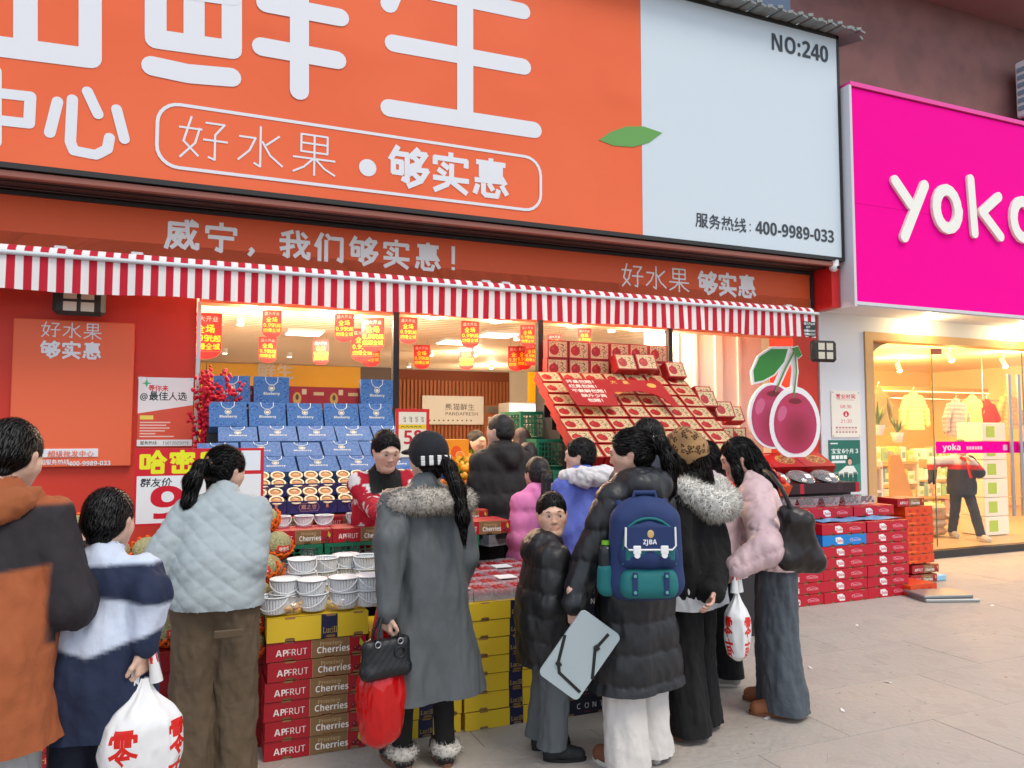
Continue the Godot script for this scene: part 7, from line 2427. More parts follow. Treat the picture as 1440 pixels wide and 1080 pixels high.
func soft(called: String, parent: Node, lo: Vector3, hi: Vector3, cell: float, caps: Array, m: Material, push = null, paint = null) -> MeshInstance3D:
	# a small rounded thing blended from capsules [a, b, ra, rb, k, squash]
	var f := Field.new(lo, hi, cell)
	for c in caps: f.cap(c[0], c[1], c[2], c[3], c[4] if c.size() > 4 else 0.02, c[5] if c.size() > 5 else Vector3.ONE, c[6] if c.size() > 6 else false)
	var mb := MB.new()
	f.into(mb, paint, push)
	return put(called, mb, m, parent)

func pony(pts: Array, rad: Array) -> Array:
	return [pts, rad]

func people() -> void:
	fold.seed = 11; fold.frequency = 0.05; fold.fractal_octaves = 2
	var V := func(x: float, y: float, z: float) -> Vector3: return Vector3(x, y, z)
	var b: MB
	var t: Node3D
	var HX: Transform3D
	var black := Color(0.055, 0.055, 0.06)
	# 1 man in the brown and black jacket
	var br := linear(Color(0.60, 0.32, 0.17))
	var dk := linear(Color(0.15, 0.13, 0.15))
	t = person({H = 1.63, at = V.call(-0.60, 0, 3.98), turn = PI - 0.25, lean = 0.22, yaw = -0.15, pitch = 0.25, label = "person in a long brown and black jacket and pale grey trousers",
		arms = [null, [depth_at(100, 850, 2.5), depth_at(118, 780, 2.8)]],
		coat = {hem = 0.60, t = 0.028, flare = 0.02, wide = 1.12, col = Color.WHITE, grain = 40.0, hood = false, push = folds(0.014, 150, 60, 3), paint = func(p: Vector3, n: Vector3) -> Color:
			var up := ease2(p.y - 1.13 + p.x * 0.12)
			var arm := ease2(-0.215 - p.x) * ease2(p.y - 1.0 - p.x * 0.4)
			var low := ease2(0.96 - p.y + p.x * 0.35) * ease2(p.x + 0.11)
			return br.lerp(dk, maxf(up * ease2(1.34 - p.y), maxf(arm, low)))},
		legs = {col = Color(0.62, 0.62, 0.62), r = [0.105, 0.09, 0.085]}, hair = {style = "short"}})
	HX = t.get_meta("head_xf")
	soft("hood", t, V.call(-0.25, 1.25, -0.3), V.call(0.25, 1.62, 0.2), 0.014, [[V.call(-0.09, 1.345, 0.0), V.call(0.09, 1.345, 0.0), 0.05, 0.05], [V.call(-0.11, 1.36, 0.08), V.call(-0.05, 1.33, -0.03), 0.04, 0.05], [V.call(0.11, 1.36, 0.08), V.call(0.05, 1.33, -0.03), 0.04, 0.05]], fabric(Color(0.58, 0.32, 0.17), 40), folds(0.012, 260, 200))
	# 2 boy in the navy and white jacket
	var nav := linear(Color(0.10, 0.14, 0.25))
	var wht := linear(Color(0.76, 0.80, 0.87))
	var bh := depth_at(200, 915, 2.58)
	t = person({H = 1.36, head = 1.1, at = V.call(-0.27, 0, 3.88), turn = PI - 0.2, lean = 0.08, yaw = -0.25, pitch = 0.15, label = "short person in a navy and white jacket holding a white bag",
		arms = [null, [depth_at(212, 835, 2.62), bh]], hand_dir = [null, Vector3(0, -1, 0)], curl = [0.4, 1.25],
		coat = {hem = 0.56, t = 0.024, wide = 1.15, col = Color.WHITE, hood = false, grain = 36.0, push = folds(0.012, 170, 75, 9), paint = func(p: Vector3, n: Vector3) -> Color:
			var yoke := ease2(p.y - 1.02 + absf(p.x) * 0.1) * ease2(1.125 - p.y)
			var low := ease2(0.84 + absf(p.x) * 0.35 - p.y)
			return wht.lerp(nav, maxf(yoke, low))},
		legs = {col = Color(0.09, 0.11, 0.18), r = [0.10, 0.085, 0.085]}, hair = {style = "short"}})
	var rb := Print.new(1024, 512, Color(0.88, 0.88, 0.88))
	for c in [40, 290, 560, 810]:
		print_han(rb, "零有", c, 175, 150, Color(0.82, 0.10, 0.06), 0.12, 1.06, true)
	var bagm := paper(rb.im, 0.35)
	bagm.backlight_enabled = true; bagm.backlight = Color(0.3, 0.3, 0.3)
	bag("carrier_bag", "white carrier bag with red characters held by the navy jacket sleeve", Transform3D(Basis(Vector3.UP, 0.3), bh + V.call(0.01, -0.49, 0.0)), V.call(0.115, 0.20, 0.075), bagm, 2)
	# 3 woman in the quilted jacket
	t = person({H = 1.54, at = V.call(0.13, 0, 3.12), turn = PI - 0.15, lean = 0.34, yaw = -0.75, pitch = 0.05, label = "person in a pale blue quilted jacket and olive trousers leaning to the melons", face = true,
		arms = [[depth_at(213, 805, 3.45), depth_at(238, 850, 3.8)], [depth_at(352, 790, 3.52), depth_at(325, 810, 3.85)]],
		coat = {hem = 0.79, t = 0.026, wide = 1.17, col = Color(0.61, 0.655, 0.67), push = quilt(0.075, 0.008), bump = 0.5, rough = 0.7},
		legs = {col = Color(0.37, 0.31, 0.24), r = [0.118, 0.105, 0.10], hem = 0.03, fold = 0.014}, shoe = Color(0.85, 0.85, 0.85),
		hair = {style = "pony", low = -0.30, vol = 0.004, locks = [[[V.call(0, 0.02, -0.12), V.call(0, 0.0, -0.16), V.call(0.0, -0.08, -0.19), V.call(0.0, -0.19, -0.18), V.call(0, -0.25, -0.16)], [0.028, 0.034, 0.042, 0.036, 0.014]]]}})
	b = MB.new(); b.bev(V.call(-0.07, 0.70, -0.158), Vector3(0.12, 0.035, 0.012), 0.004, Basis(Vector3.UP, 0.12))
	put("pocket_flap", b, fabric(Color(0.37, 0.31, 0.24), 26), t)
	HX = t.get_meta("head_xf")
	b = MB.new(); b.tube([HX * V.call(-0.03, 0.02, -0.125), HX * V.call(0, 0.05, -0.13), HX * V.call(0.03, 0.02, -0.125), HX * V.call(0, -0.01, -0.13), HX * V.call(-0.03, 0.02, -0.125)], 0.011, 8)
	put("hair_tie", b, fabric(Color(0.50, 0.36, 0.25), 60), t)
	# 4 woman in the grey coat
	var hd := depth_at(545, 862, 3.42)
	t = person({H = 1.56, at = V.call(1.06, 0, 3.28), turn = PI + 0.1, yaw = 0.12, pitch = 0.10, head_at = Vector3(-0.02, 0, 0), label = "person in a long grey coat with fur collar and dark cap", hands = true,
		arms = [[depth_at(548, 760, 3.5), hd], null], hand_dir = [Vector3(0, -1, -0.1), null], curl = [1.2, 0.5],
		coat = {hem = 0.34, t = 0.028, flare = 0.055, wide = 1.12, col = Color(0.31, 0.33, 0.34), push = folds(0.018, 120, 32, 5), grain = 60.0, rough = 0.6, bump = 0.4},
		legs = {col = Color(0.05, 0.05, 0.055), r = [0.085, 0.062, 0.048], hem = 0.10, fold = 0.004}, feet = [V.call(0.10, 0, 0.06), V.call(-0.10, 0, 0.0)], shoe = Color(0.06, 0.06, 0.08), sole = Color(0.45, 0.30, 0.22),
		hair = {style = "pony", low = -0.52, back = -0.33, col = Color(0.10, 0.065, 0.055), locks = [[[V.call(-0.02, -0.01, -0.12), V.call(-0.03, -0.05, -0.165), V.call(-0.04, -0.16, -0.225), V.call(-0.05, -0.30, -0.24), V.call(-0.055, -0.43, -0.235)], [0.03, 0.036, 0.038, 0.032, 0.008]]]}})
	HX = t.get_meta("head_xf")
	var cv := []
	for q in [[-0.205, 1.225, -0.02], [-0.16, 1.245, -0.10], [-0.07, 1.255, -0.145], [0.07, 1.255, -0.145], [0.16, 1.245, -0.10], [0.205, 1.225, -0.02]]: cv.append(V.call(q[0], q[1], q[2]))
	furry(t, "fur_collar", cv, [0.038, 0.048, 0.052, 0.052, 0.048, 0.038], Color(0.74, 0.71, 0.67), 0.014)
	hat(t, HX, Color(0.075, 0.085, 0.115), true)
	var ck := MB.new()
	for q in 26:
		var an := PI + 0.35 + (q % 13) * 0.19
		var yy := -0.022 + 0.024 * (q / 13)
		ck.col = linear(Color(0.85, 0.85, 0.84)) if (q + q / 13) % 2 else linear(Color(0.05, 0.05, 0.05))
		ck.bev(HX * V.call(cos(an) * 0.104, yy, sin(an) * 0.124 - 0.02), Vector3(0.025, 0.024, 0.010), 0.004, Basis(Vector3.UP, t.rotation.y * 0.0 - an - PI / 2) )
	var ckm := mat(Color.WHITE, 0.8); ckm.vertex_color_use_as_albedo = true
	put("checked_scarf_band", ck, ckm, t)
	for e in [V.call(0.10, 0, 0.06), V.call(-0.10, 0, 0.0)]:
		var rg := []
		for q in 9: rg.append(e + V.call(cos(TAU * q / 8) * 0.045, 0.075 , -0.03 + sin(TAU * q / 8) * 0.055))
		furry(t, "fur_cuff", rg, [0.022, 0.022, 0.022, 0.022, 0.022, 0.022, 0.022, 0.022, 0.022], Color(0.80, 0.78, 0.74), 0.012, 0.011)
	# her handbag and red bag
	var hbg := thing("handbag", "small black quilted handbag hanging from the grey coat's sleeve", "handbag", hd + V.call(-0.01, -0.27, 0.02), 0.25)
	soft("bag_body", hbg, V.call(-0.14, -0.01, -0.08), V.call(0.14, 0.19, 0.08), 0.009, [[V.call(-0.085, 0.03, 0), V.call(0.085, 0.03, 0), 0.035, 0.035, 0.02, Vector3(1, 1, 0.75)], [V.call(-0.082, 0.14, 0), V.call(0.082, 0.14, 0), 0.026, 0.026, 0.02], [V.call(-0.09, 0.03, 0), V.call(-0.088, 0.14, 0), 0.030, 0.024, 0.02], [V.call(0.09, 0.03, 0), V.call(0.088, 0.14, 0), 0.030, 0.024, 0.02], [V.call(-0.04, 0.085, 0), V.call(0.04, 0.085, 0), 0.034, 0.034, 0.05]], mat(Color(0.06, 0.07, 0.085), 0.45), func(p: Vector3, n: Vector3) -> float: return 0.0025 * (minf(absf(sin((p.x + p.y) * 90.0)), absf(sin((p.x - p.y) * 90.0))) - 0.3))
	for e in [-1, 1]:
		b = MB.new()
		b.tube([V.call(-0.055, 0.15, e * 0.027), V.call(-0.052, 0.20, e * 0.02), V.call(-0.03, 0.255, e * 0.01), V.call(0.0, 0.272, e * 0.006), V.call(0.03, 0.255, e * 0.01), V.call(0.052, 0.20, e * 0.02), V.call(0.055, 0.15, e * 0.027)], 0.007, 8)
		put("handle", b, M["black"], hbg)
		for x in [-0.055, 0.055]:
			b = MB.new()
			var rg := []
			for q in 13: rg.append(V.call(x + cos(TAU * q / 12) * 0.013, 0.152 + sin(TAU * q / 12) * 0.013, e * 0.031))
			b.tube(rg, 0.003, 5, false)
			put("ring", b, M["steel"], hbg)
	b = MB.new()
	var chm := []
	for q in 15: chm.append(V.call(0.05 + cos(TAU * q / 14) * 0.026, 0.105 + sin(TAU * q / 14) * 0.024, 0.036))
	b.tube(chm, 0.005, 6, false)
	put("charm", b, M["black"], hbg)
	var redm := mat(Color(0.72, 0.03, 0.04), 0.18)
	bag("red_bag", "glossy red plastic bag hanging below the black handbag", Transform3D(Basis(Vector3.UP, 0.5), hd + V.call(-0.02, -0.60, -0.04)), V.call(0.105, 0.24, 0.085), redm, 6)
	# 5 vendor
	var vr := linear(Color(0.66, 0.04, 0.14))
	var vw := linear(Color(0.82, 0.80, 0.80))
	var vb := linear(Color(0.05, 0.05, 0.055))
	t = person({H = 1.60, at = V.call(1.13, 0, 2.02), turn = -0.05, lean = 0.26, yaw = 0.15, pitch = 0.15, label = "person with short black hair in red overalls bending over the stall", face = true, eye = 0.55, gloves = linear(Color(0.85, 0.86, 0.86)),
		arms = [[depth_at(610, 735, 4.6), depth_at(600, 745, 4.3)], [depth_at(520, 705, 4.7), depth_at(532, 722, 4.4)]],
		coat = {hem = 0.62, t = 0.02, col = Color.WHITE, paint = func(p: Vector3, n: Vector3) -> Color:
			if absf(p.x) < 0.10 and p.y > 1.2: return vb
			return vw if fold.get_noise_3d(p.x * 170, p.y * 170, p.z * 170) > 0.16 else vr},
		legs = {col = Color(0.12, 0.12, 0.14), r = [0.10, 0.08, 0.07]}, hair = {style = "short", vol = 0.004}})
	# 6 man in the black coat in the aisle
	t = person({H = 1.70, at = V.call(2.20, 0, 1.43), turn = PI + 0.15, yaw = 0.45, near = false, label = "person in a bulky black coat standing in the aisle back turned",
		coat = {hem = 0.78, t = 0.045, wide = 1.1, col = Color(0.075, 0.06, 0.06), hood = true, bump = 0.2, push = puff(0.16, 0.012, 4.0), rough = 0.7}, legs = {col = Color(0.06, 0.055, 0.06), r = [0.10, 0.085, 0.075]}, hair = {style = "short"}})
	# 7, 8 customers deeper in the aisle
	person({H = 1.60, at = V.call(2.78, 0, 0.50), turn = PI + 0.1, near = false, yaw = -0.2, label = "person with brown hair in a tan coat deep in the aisle", coat = {hem = 0.7, t = 0.025, col = Color(0.34, 0.22, 0.16)}, legs = {col = Color(0.1, 0.09, 0.1), r = [0.1, 0.08, 0.07]}, hair = {style = "long", col = Color(0.20, 0.10, 0.06), low = -0.3, locks = [[[V.call(0, -0.02, -0.07), V.call(0, -0.22, -0.09)], [0.075, 0.06]]]}})
	person({H = 1.48, at = V.call(2.56, 0, 1.12), turn = PI, near = false, label = "person with a dark ponytail and brown jacket behind the black coat", coat = {hem = 0.6, t = 0.025, col = Color(0.26, 0.16, 0.13)}, legs = {col = Color(0.1, 0.09, 0.1), r = [0.1, 0.08, 0.07]}, hair = {style = "pony", low = -0.3, locks = [[[V.call(0, 0.03, -0.12), V.call(0, -0.02, -0.16), V.call(0, -0.18, -0.15)], [0.026, 0.034, 0.016]]]}})
	person({H = 1.58, at = V.call(2.66, 0, -0.42), turn = 0.4, near = false, label = "person with long black hair behind the citrus heap", coat = {hem = 0.6, t = 0.025, col = Color(0.08, 0.08, 0.09)}, legs = {col = Color(0.1, 0.09, 0.1), r = [0.1, 0.08, 0.07]}, hair = {style = "long", low = -0.3, locks = [[[V.call(0, -0.02, -0.06), V.call(0, -0.25, -0.07)], [0.085, 0.07]]]}})
	# 9 girl in pink
	t = person({H = 1.38, head = 1.08, at = V.call(2.24, 0, 2.02), turn = PI + 0.15, near = false, label = "short person in a pink hooded puffer jacket with a ponytail",
		coat = {hem = 0.55, t = 0.036, wide = 1.08, col = Color(0.90, 0.52, 0.72), hood = true, bump = 0.2, push = puff(0.13, 0.014, 8.0)}, legs = {col = Color(0.72, 0.50, 0.58), r = [0.10, 0.085, 0.07]},
		hair = {style = "pony", low = -0.38, vol = 0.004, locks = [[[V.call(0.01, 0.02, -0.125), V.call(0.02, -0.01, -0.165), V.call(0.03, -0.15, -0.18), V.call(0.03, -0.31, -0.165)], [0.024, 0.036, 0.042, 0.012]]]}})
	HX = t.get_meta("head_xf")
	b = MB.new(); b.ball(HX * V.call(0.015, 0.0, -0.165), Vector3.ONE * 0.018, 10, 8); put("hair_bobble", b, M["white"], t)
	# 10 lavender coat
	t = person({H = 1.52, at = V.call(2.43, 0, 2.30), turn = PI + 0.25, yaw = 0.75, label = "person in a lavender blue coat with a white fleece hood",
		coat = {hem = 0.45, t = 0.045, wide = 1.18, flare = 0.03, col = Color(0.37, 0.43, 0.76), push = folds(0.016, 110, 40, 21), grain = 60.0}, legs = {col = Color(0.2, 0.2, 0.24), r = [0.1, 0.085, 0.08]}, hair = {style = "short", vol = 0.008}})
	soft("fleece_hood", t, V.call(-0.32, 1.08, -0.35), V.call(0.32, 1.42, 0.2), 0.014, [[V.call(-0.16, 1.28, -0.02), V.call(-0.10, 1.28, -0.13), 0.05, 0.065], [V.call(-0.10, 1.28, -0.13), V.call(0.10, 1.28, -0.13), 0.068, 0.068], [V.call(0.10, 1.28, -0.13), V.call(0.16, 1.28, -0.02), 0.065, 0.05]], fabric(Color(0.84, 0.83, 0.84), 50), folds(0.016, 300, 300))
	# 11 boy in the black puffer jacket
	t = person({H = 1.22, head = 1.2, at = V.call(1.66, 0, 3.40), turn = 1.35, yaw = -1.68, pitch = 0.02, roll = 0.04, eye = 1.35, head_at = Vector3(0.01, 0.028, 0.0), label = "short person in a black puffer coat looking back over his shoulder", face = true, look = 0.004, skin = linear(Color(0.86, 0.69, 0.59)),
		coat = {hem = 0.45, t = 0.040, wide = 1.2, col = Color(0.085, 0.085, 0.095), hood = true, hood_size = 1.1, push = puff(0.115, 0.010, 15.0, 0.15), rough = 0.5, bump = 0.2},
		legs = {col = Color(0.34, 0.36, 0.37), r = [0.105, 0.10, 0.095], hem = 0.06, fold = 0.012}, shoe = Color(0.10, 0.10, 0.11), boots = true, sole = Color(0.08, 0.08, 0.08), hands = true, hair = {style = "short", vol = 0.001, fringe = 0.012}})
	# 12 woman with the backpack
	var sl := depth_at(806, 852, 3.52)
	t = person({H = 1.58, at = V.call(2.00, 0, 3.66), turn = PI + 0.25, yaw = 0.75, pitch = 0.12, label = "person in a long black puffer coat wearing a blue school backpack", face = true, skin = linear(Color(0.80, 0.63, 0.55)),
		arms = [[depth_at(828, 790, 3.62), sl], null], hand_dir = [Vector3(0.1, -0.9, 0.0), null], curl = [1.15, 0.4],
		coat = {hem = 0.37, t = 0.032, wide = 1.0, flare = 0.035, col = Color(0.085, 0.09, 0.105), hood = true, hood_size = 1.25, push = puff(0.14, 0.012, 31.0), rough = 0.45, bump = 0.2},
		legs = {col = Color(0.80, 0.78, 0.76), r = [0.10, 0.10, 0.108], hem = 0.03, fold = 0.010}, shoe = Color(0.45, 0.27, 0.17),
		hair = {style = "pony", low = -0.28, vol = 0.006, col = Color(0.075, 0.055, 0.05), locks = [[[V.call(0, 0.05, -0.12), V.call(0, 0.05, -0.165), V.call(0, -0.05, -0.20), V.call(0.0, -0.18, -0.175), V.call(0, -0.25, -0.15)], [0.026, 0.036, 0.046, 0.036, 0.012]]]}})
	backpack(depth_at(908, 840, 3.44), -0.36)
	# laptop sleeve
	var sv := thing("laptop_sleeve", "pale grey laptop sleeve with black straps held by one corner", "laptop sleeve", sl + V.call(-0.02, -0.08, 0.10), -0.40)
	sv.rotation.z = 0.0
	var ol := PackedVector2Array()
	for c in [[0.172, 0.105, 0], [-0.172, 0.105, 1], [-0.172, -0.105, 2], [0.172, -0.105, 3]]:
		for q in 5:
			var an: float = PI / 2 * (c[2] + q / 4.0)
			ol.append(Vector2(c[0] - signf(c[0]) * 0.022 + cos(an) * 0.022, c[1] - signf(c[1]) * 0.022 + sin(an) * 0.022).rotated(0.95) + Vector2(0.0, -0.11))
	b = MB.new(); b.poly(ol, -0.009, 0.009)
	put("padded_case", b, fabric(Color(0.66, 0.71, 0.72), 60, 0.8), sv)
	var pp := func(x: float, y: float) -> Vector2: return Vector2(x, y).rotated(0.95) + Vector2(0, -0.11)
	for st in [[pp.call(0.145, -0.05), pp.call(0.06, -0.04), pp.call(-0.05, -0.103)], [pp.call(0.03, 0.103), pp.call(-0.08, 0.06), pp.call(-0.115, 0.03), pp.call(-0.13, -0.09)]]:
		b = MB.new(); stroke(b, st, 0.014, Transform3D.IDENTITY, 0.0105)
		put("strap", b, M["black"], sv)
	for c in [pp.call(0.07, -0.042), pp.call(-0.085, 0.055)]:
		b = MB.new(); b.bev(Vector3(c.x, c.y, 0.014), Vector3(0.022, 0.026, 0.008), 0.003, Basis(Vector3.BACK, 0.6))
		put("buckle", b, M["black"], sv)
	# 13 man between
	person({H = 1.64, at = V.call(2.42, 0, 3.16), turn = PI - 0.5, yaw = -0.7, label = "person with short hair and beige trousers behind the backpack wearer", coat = {hem = 0.62, t = 0.025, col = Color(0.26, 0.28, 0.32)}, legs = {col = Color(0.50, 0.43, 0.37), r = [0.10, 0.085, 0.075]}, shoe = Color(0.12, 0.12, 0.13), hair = {style = "short", vol = 0.004}})
	# 14 leopard hat
	t = person({H = 1.55, at = V.call(2.48, 0, 3.44), turn = PI + 0.45, yaw = 0.55, pitch = 0.10, label = "person in a leopard print hat and black coat with white fur hood", face = true, skin = linear(Color(0.80, 0.63, 0.55)),
		arms = [null, [depth_at(1005, 790, 4.05), depth_at(1000, 835, 3.85)]],
		coat = {hem = 0.72, t = 0.040, col = Color(0.045, 0.045, 0.05), wide = 1.05, push = folds(0.016, 160, 60, 51), grain = 18.0, bump = 1.4, rough = 0.95},
		legs = {col = Color(0.045, 0.045, 0.05), r = [0.105, 0.105, 0.115], hem = 0.03, fold = 0.012}, shoe = Color(0.50, 0.30, 0.18), sole = Color(0.42, 0.26, 0.16), foot_turn = 0.6,
		hair = {style = "long", low = -0.46, col = Color(0.12, 0.055, 0.05), locks = [[[V.call(0, -0.02, -0.06), V.call(0.0, -0.2, -0.08), V.call(0.02, -0.40, -0.085)], [0.085, 0.075, 0.05]], [[V.call(0.075, 0.0, 0.02), V.call(0.085, -0.2, 0.03), V.call(0.08, -0.38, 0.04)], [0.025, 0.03, 0.02]], [[V.call(-0.075, 0.0, 0.02), V.call(-0.085, -0.2, 0.0)], [0.025, 0.03]]]}})
	HX = t.get_meta("head_xf")
	hat(t, HX, Color.WHITE, false)
	var fc := []
	for q in [[-0.16, 1.27, 0.04], [-0.15, 1.26, -0.07], [-0.06, 1.20, -0.17], [0.06, 1.20, -0.17], [0.15, 1.26, -0.07], [0.16, 1.27, 0.04]]: fc.append(V.call(q[0], q[1], q[2]))
	furry(t, "fur_hood", fc, [0.05, 0.065, 0.075, 0.075, 0.065, 0.05], Color(0.93, 0.92, 0.89), 0.018)
	soft("shirt_hem", t, V.call(-0.3, 0.66, -0.3), V.call(0.3, 0.86, 0.3), 0.013, [[V.call(-0.06, 0.90, 0), V.call(-0.07, 0.60, 0), 0.15, 0.16], [V.call(0.06, 0.90, 0), V.call(0.07, 0.60, 0), 0.15, 0.16]], fabric(Color(0.82, 0.83, 0.84), 40), folds(0.012, 200, 60))
	# 15 woman in the pale pink puffer jacket
	var pg := depth_at(1032, 800, 3.95)
	t = person({H = 1.56, at = V.call(3.13, 0, 3.36), turn = PI + 0.9, lean = 0.28, yaw = 0.15, pitch = 0.12, label = "person in a pale pink puffer jacket and grey blue wide jeans", face = true, eye = 0.6, skin = linear(Color(0.82, 0.66, 0.58)),
		arms = [[depth_at(1078, 772, 3.98), pg], [depth_at(1018, 745, 4.3), depth_at(1020, 790, 4.15)]], curl = [1.1, 0.8],
		coat = {hem = 0.80, t = 0.036, wide = 1.08, col = Color(0.78, 0.67, 0.68), push = puff(0.14, 0.012, 61.0, 0.4), rough = 0.55, bump = 0.2},
		legs = {col = Color(0.30, 0.33, 0.36), r = [0.115, 0.115, 0.125], hem = 0.025, fold = 0.013}, shoe = Color(0.56, 0.34, 0.20), sole = Color(0.46, 0.28, 0.17),
		hair = {style = "long", low = -0.40, vol = 0.006, locks = [[[V.call(0, 0.0, -0.08), V.call(0.02, -0.16, -0.12), V.call(-0.03, -0.30, -0.13), V.call(-0.06, -0.38, -0.12)], [0.07, 0.066, 0.045, 0.014]], [[V.call(0.06, 0.03, 0.03), V.call(0.075, -0.06, 0.035), V.call(0.085, -0.2, 0.05), V.call(0.08, -0.34, 0.07)], [0.03, 0.03, 0.03, 0.012]], [[V.call(-0.06, 0.0, -0.06), V.call(-0.09, -0.18, -0.07), V.call(-0.10, -0.34, -0.06)], [0.045, 0.045, 0.014]]]}})
	HX = t.get_meta("head_xf")
	var scr := MB.new()
	for q in 12: scr.ball(HX * V.call(-0.02 + cos(TAU * q / 12) * 0.03, -0.02 + sin(TAU * q / 12) * 0.045, -0.125), Vector3.ONE * 0.026, 9, 6, Basis.IDENTITY, 0.2, fold)
	put("scrunchie", scr, fabric(Color(0.10, 0.10, 0.13), 60, 0.9, 1.5), t)
	# shoulder bag
	var TB := t.transform
	var sb := thing("shoulder_bag", "dark brown leather shoulder bag behind the pink puffer jacket", "shoulder bag")
	var p0 := depth_at(1122, 755, 4.02)
	soft("bag_body", sb, p0 + V.call(-0.26, -0.24, -0.26), p0 + V.call(0.26, 0.28, 0.26), 0.013, [[p0 + V.call(-0.07, 0.13, -0.02), p0 + V.call(0.0, 0.10, 0.06), 0.025, 0.03], [p0 + V.call(-0.09, -0.10, 0.0), p0 + V.call(0.08, -0.13, 0.03), 0.055, 0.055, 0.05], [p0 + V.call(-0.07, 0.12, 0.0), p0 + V.call(-0.06, -0.10, 0.0), 0.03, 0.05, 0.05], [p0 + V.call(0.0, 0.09, 0.05), p0 + V.call(0.08, -0.12, 0.03), 0.03, 0.05, 0.05], [p0 + V.call(-0.035, 0.11, 0.02), p0 + V.call(-0.02, -0.10, 0.015), 0.035, 0.055, 0.05], [p0 + V.call(-0.01, 0.08, 0.03), p0 + V.call(0.03, -0.11, 0.02), 0.04, 0.055, 0.05]], mat(Color(0.115, 0.085, 0.08), 0.38), folds(0.010, 200, 90))
	b = MB.new()
	b.tube([p0 + V.call(-0.05, 0.12, 0.02), depth_at(1108, 705, 3.98), depth_at(1098, 684, 3.98), depth_at(1085, 668, 4.05), depth_at(1075, 662, 4.15)], 0.012, 8)
	put("strap", b, mat(Color(0.16, 0.14, 0.135), 0.45), sb)
	bag("carrier_bag", "white carrier bag with red print in the pink jacket wearer's hand", Transform3D(Basis(Vector3.UP, 0.9), pg + V.call(0.0, -0.46, 0.02)), V.call(0.075, 0.18, 0.06), bagm, 9)
	# 16 person behind in pale coat
	person({H = 1.52, at = V.call(3.18, 0, 2.82), turn = PI + 0.9, lean = 0.15, pitch = 0.1, label = "person with dark hair and dark trousers beyond the pink jacket", coat = {hem = 0.66, t = 0.035, col = Color(0.76, 0.68, 0.70), push = puff(0.14, 0.012, 71.0)}, legs = {col = Color(0.07, 0.075, 0.085), r = [0.11, 0.10, 0.09]}, shoe = Color(0.60, 0.60, 0.58), hair = {style = "long", low = -0.3, locks = [[[V.call(0, -0.02, -0.06), V.call(0, -0.22, -0.08)], [0.08, 0.05]]]}})
	# 17 boy in the clothes shop doorway
	var yn := linear(Color(0.13, 0.13, 0.17))
	var yr := linear(Color(0.75, 0.08, 0.10))
	var yw := linear(Color(0.80, 0.80, 0.78))
	t = person({H = 1.36, head = 1.06, at = V.call(9.98, 0.09, -0.66), turn = -0.35, near = false, label = "short person in a school tracksuit with red scarf in the shop doorway", face = true,
		arms = [[depth_at(1377, 665, 10.6), depth_at(1364, 648, 10.5)], [depth_at(1312, 650, 10.75), depth_at(1310, 678, 10.6)]], feet = [V.call(0.10, 0, 0.26), V.call(-0.04, 0, -0.16)],
		coat = {hem = 0.60, t = 0.028, wide = 1.12, col = Color.WHITE, paint = func(p: Vector3, n: Vector3) -> Color:
			return yn.lerp(yr, ease2(p.y - 0.96)).lerp(yw.lerp(yn, ease2(p.x - 0.10)), ease2(p.y - 1.03))},
		legs = {col = Color(0.12, 0.12, 0.16), r = [0.095, 0.075, 0.07]}, shoe = Color(0.75, 0.75, 0.72), hair = {style = "short", fringe = 0.01}})
	b = MB.new(); b.tube([V.call(-0.06, 1.13, 0.09), V.call(0.0, 1.08, 0.135), V.call(0.02, 0.98, 0.15), V.call(0.04, 0.84, 0.155)], [0.018, 0.024, 0.022, 0.02], 8)
	put("red_scarf", b, fabric(Color(0.78, 0.06, 0.08), 40), t)

